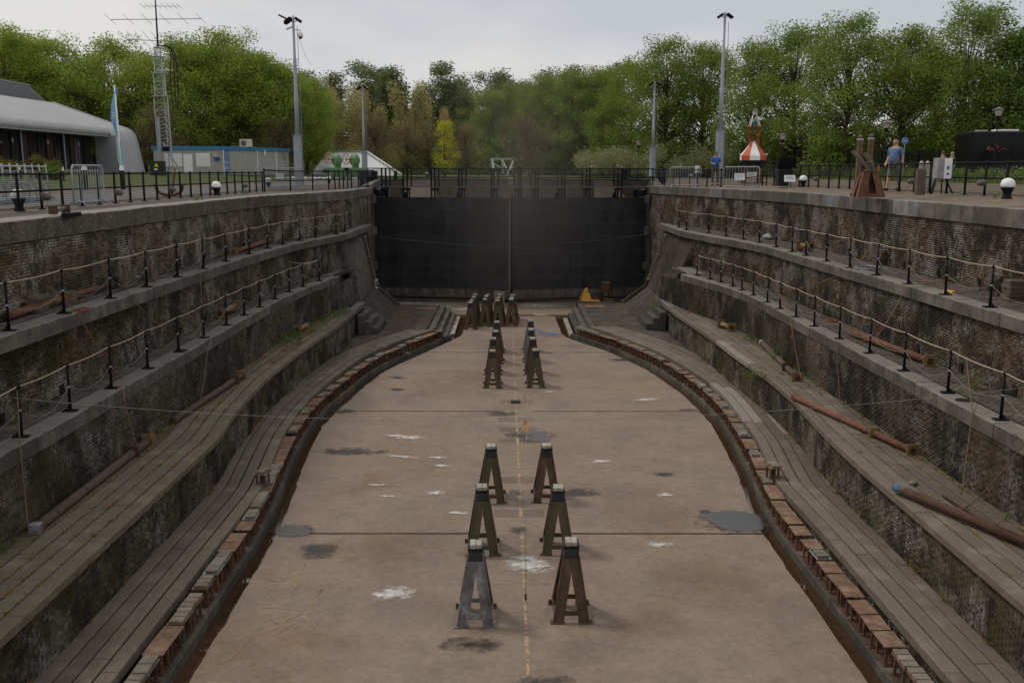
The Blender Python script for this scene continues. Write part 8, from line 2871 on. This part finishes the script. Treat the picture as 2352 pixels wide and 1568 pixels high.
# man in bright blue with a camera
p = at(1619, 427, .15)
arm = [((-.2, .0, 1.42), (-.26, -.02, 1.17), (-.08, -.24, 1.13), (-.03, -.29, 1.14)), ((.2, .0, 1.42), (.27, -.02, 1.17), (.1, -.23, 1.12), (.05, -.29, 1.14))]
leg = [((-.1, 0, .92), (-.13, -.02, .5), (-.15, 0, .09), (-.18, -.14, .04)), ((.1, 0, .92), (.13, -.02, .5), (.15, .02, .09), (.17, -.12, .04))]
pr = person((p.x, 52.5, .22), 1.84, .1, 'man in a bright blue polo shirt and brown trousers looking down at his camera', .07, arm, leg, 'polo_blue', 'trousers', False, 'hair_grey', head_down=1.0)
r3 = empty('camera', local=True, label='black camera held by the man in the bright blue shirt', cat='camera')
r3.location = (p.x, 52.5, .22)
r3.rotation_euler = (0, 0, .1)
MB().box((0, -.31, 1.17), (.15, .08, .11)).build('camera_body', 'plastic_black', r3, bevel=.01)
MB().tube([(0, -.34, 1.16), (0, -.44, 1.13)], .038, 12).build('lens', 'plastic_black', r3, True)
MB().tube([(.07, -.3, 1.2), (.12, -.2, 1.38), (.09, .0, 1.53), (-.09, .0, 1.53), (-.12, -.2, 1.4), (-.07, -.3, 1.2)], .012, 4, False).build('strap', 'plastic_black', r3)
# two people with their backs turned by the coach
arm = [((-.19, 0, 1.42), (-.24, 0, 1.15), (-.22, -.08, .92), (-.21, -.1, .86)), ((.19, 0, 1.42), (.24, 0, 1.15), (.22, -.08, .92), (.21, -.1, .86))]
leg = [((-.1, 0, .92), (-.1, -.02, .5), (-.1, 0, .09), (-.1, -.12, .04)), ((.1, 0, .92), (.1, -.02, .5), (.1, .02, .09), (.1, -.12, .04))]
p = atY(2167, 345, 60)
person((p.x, 60.0, .45), 1.78, 3.0, 'distant person in dark blue with a black backpack near the left end of the coach', .02, arm, leg, 'plastic_black', 'plastic_black', False, 'hair')
p = atY(2188, 347, 60)
person((p.x, 60.0, .45), 1.72, 3.3, 'distant fair haired person in a black top and pale striped trousers by the coach', .02, arm, leg, 'plastic_black', 'grey_box', False, 'hair_fair', long_hair=True)
# wire hoops of a bicycle rack behind the right railing
p0 = atY(2178, 392, 52)
r3 = empty('bicycle_rack', tuple(p0), label='low galvanised bicycle rack on the paving left of the coach', cat='bicycle rack')
MB().tube([(p0.x-.2, 52, .45), (p0.x+2.0, 52, .45)], .035, 6).build('base_tube', 'galv', r3)
for k in range(8):
    c_ = [(p0.x+.25*k-.12+.1*math.cos(t)*1.2, 52-.1*math.sin(t), .55+.14*math.sin(t)) for t in [6.283*i/10 for i in range(11)]]
    MB().tube(c_, .014, 4, False).build('hoop', 'galv', r3)
# roadside marker posts
for x, yt, yb_, mt, lb in ((1973+0, 0, 0, 'white', 'x'),)[:0]: pass
p = atY(2110-90+7, 396, 48)
for x, yt, Y, mt, lb in ((1976.5-1+20, 386, 66, 'white', 'short white marker post on the verge left of the rusty pedestal'), (2018.5, 380, 58, 'red', 'short red marker post on the verge right of the rusty pedestal')):
    q = atY(x, yt, Y)
    tag(MB().lathe((q.x, Y, .4), [(.06, 0), (.055, max(.3, q.z-.4)), (.02, max(.32, q.z-.36))], 8).build('marker_post', mt, None, True), lb, 'post')
tag(scrub('quay_weeds', np.array([(-10.9, 18.6, .05), (-11.4, 41.2, .06), (14.4, 28.0, .3), (-10.8, 33.1, .02)]), 60, .09, .06, 'grass_green'), kind='stuff')

# ------------------------------------------------------------------ thin dust drifting in front of the gate
b = NB('dust')
b.t.nodes.remove(b.b)
pv = b.n('ShaderNodeVolumePrincipled')
b.put(pv.inputs['Color'], (0.6, 0.54, 0.47))
pv.inputs['Anisotropy'].default_value = 0.1
tcn = b.n('ShaderNodeTexCoord')
gr = b.n('ShaderNodeTexGradient')
gr.gradient_type = 'QUADRATIC_SPHERE'
b.t.links.new(tcn.outputs['Object'], gr.inputs['Vector'])
nz = b.noise(0.35, (1, 1, 0.6), detail=3)
dn = b.math('MULTIPLY', b.math('MULTIPLY', gr.outputs['Fac'], b.math('ADD', nz, 0.1)), 0.085)
b.put(pv.inputs['Density'], dn)
b.t.links.new(pv.outputs[0], b.t.nodes['Material Output'].inputs['Volume'])
M['dust'] = b.m
du = MB().sphere((0, 0, 0), 1.0, 20, 12).build('dust', 'dust')
du.scale = (6.5, 4.2, 11.5)
du.location = (0.7, 53.0, 1.2)
tag(du, kind='stuff')
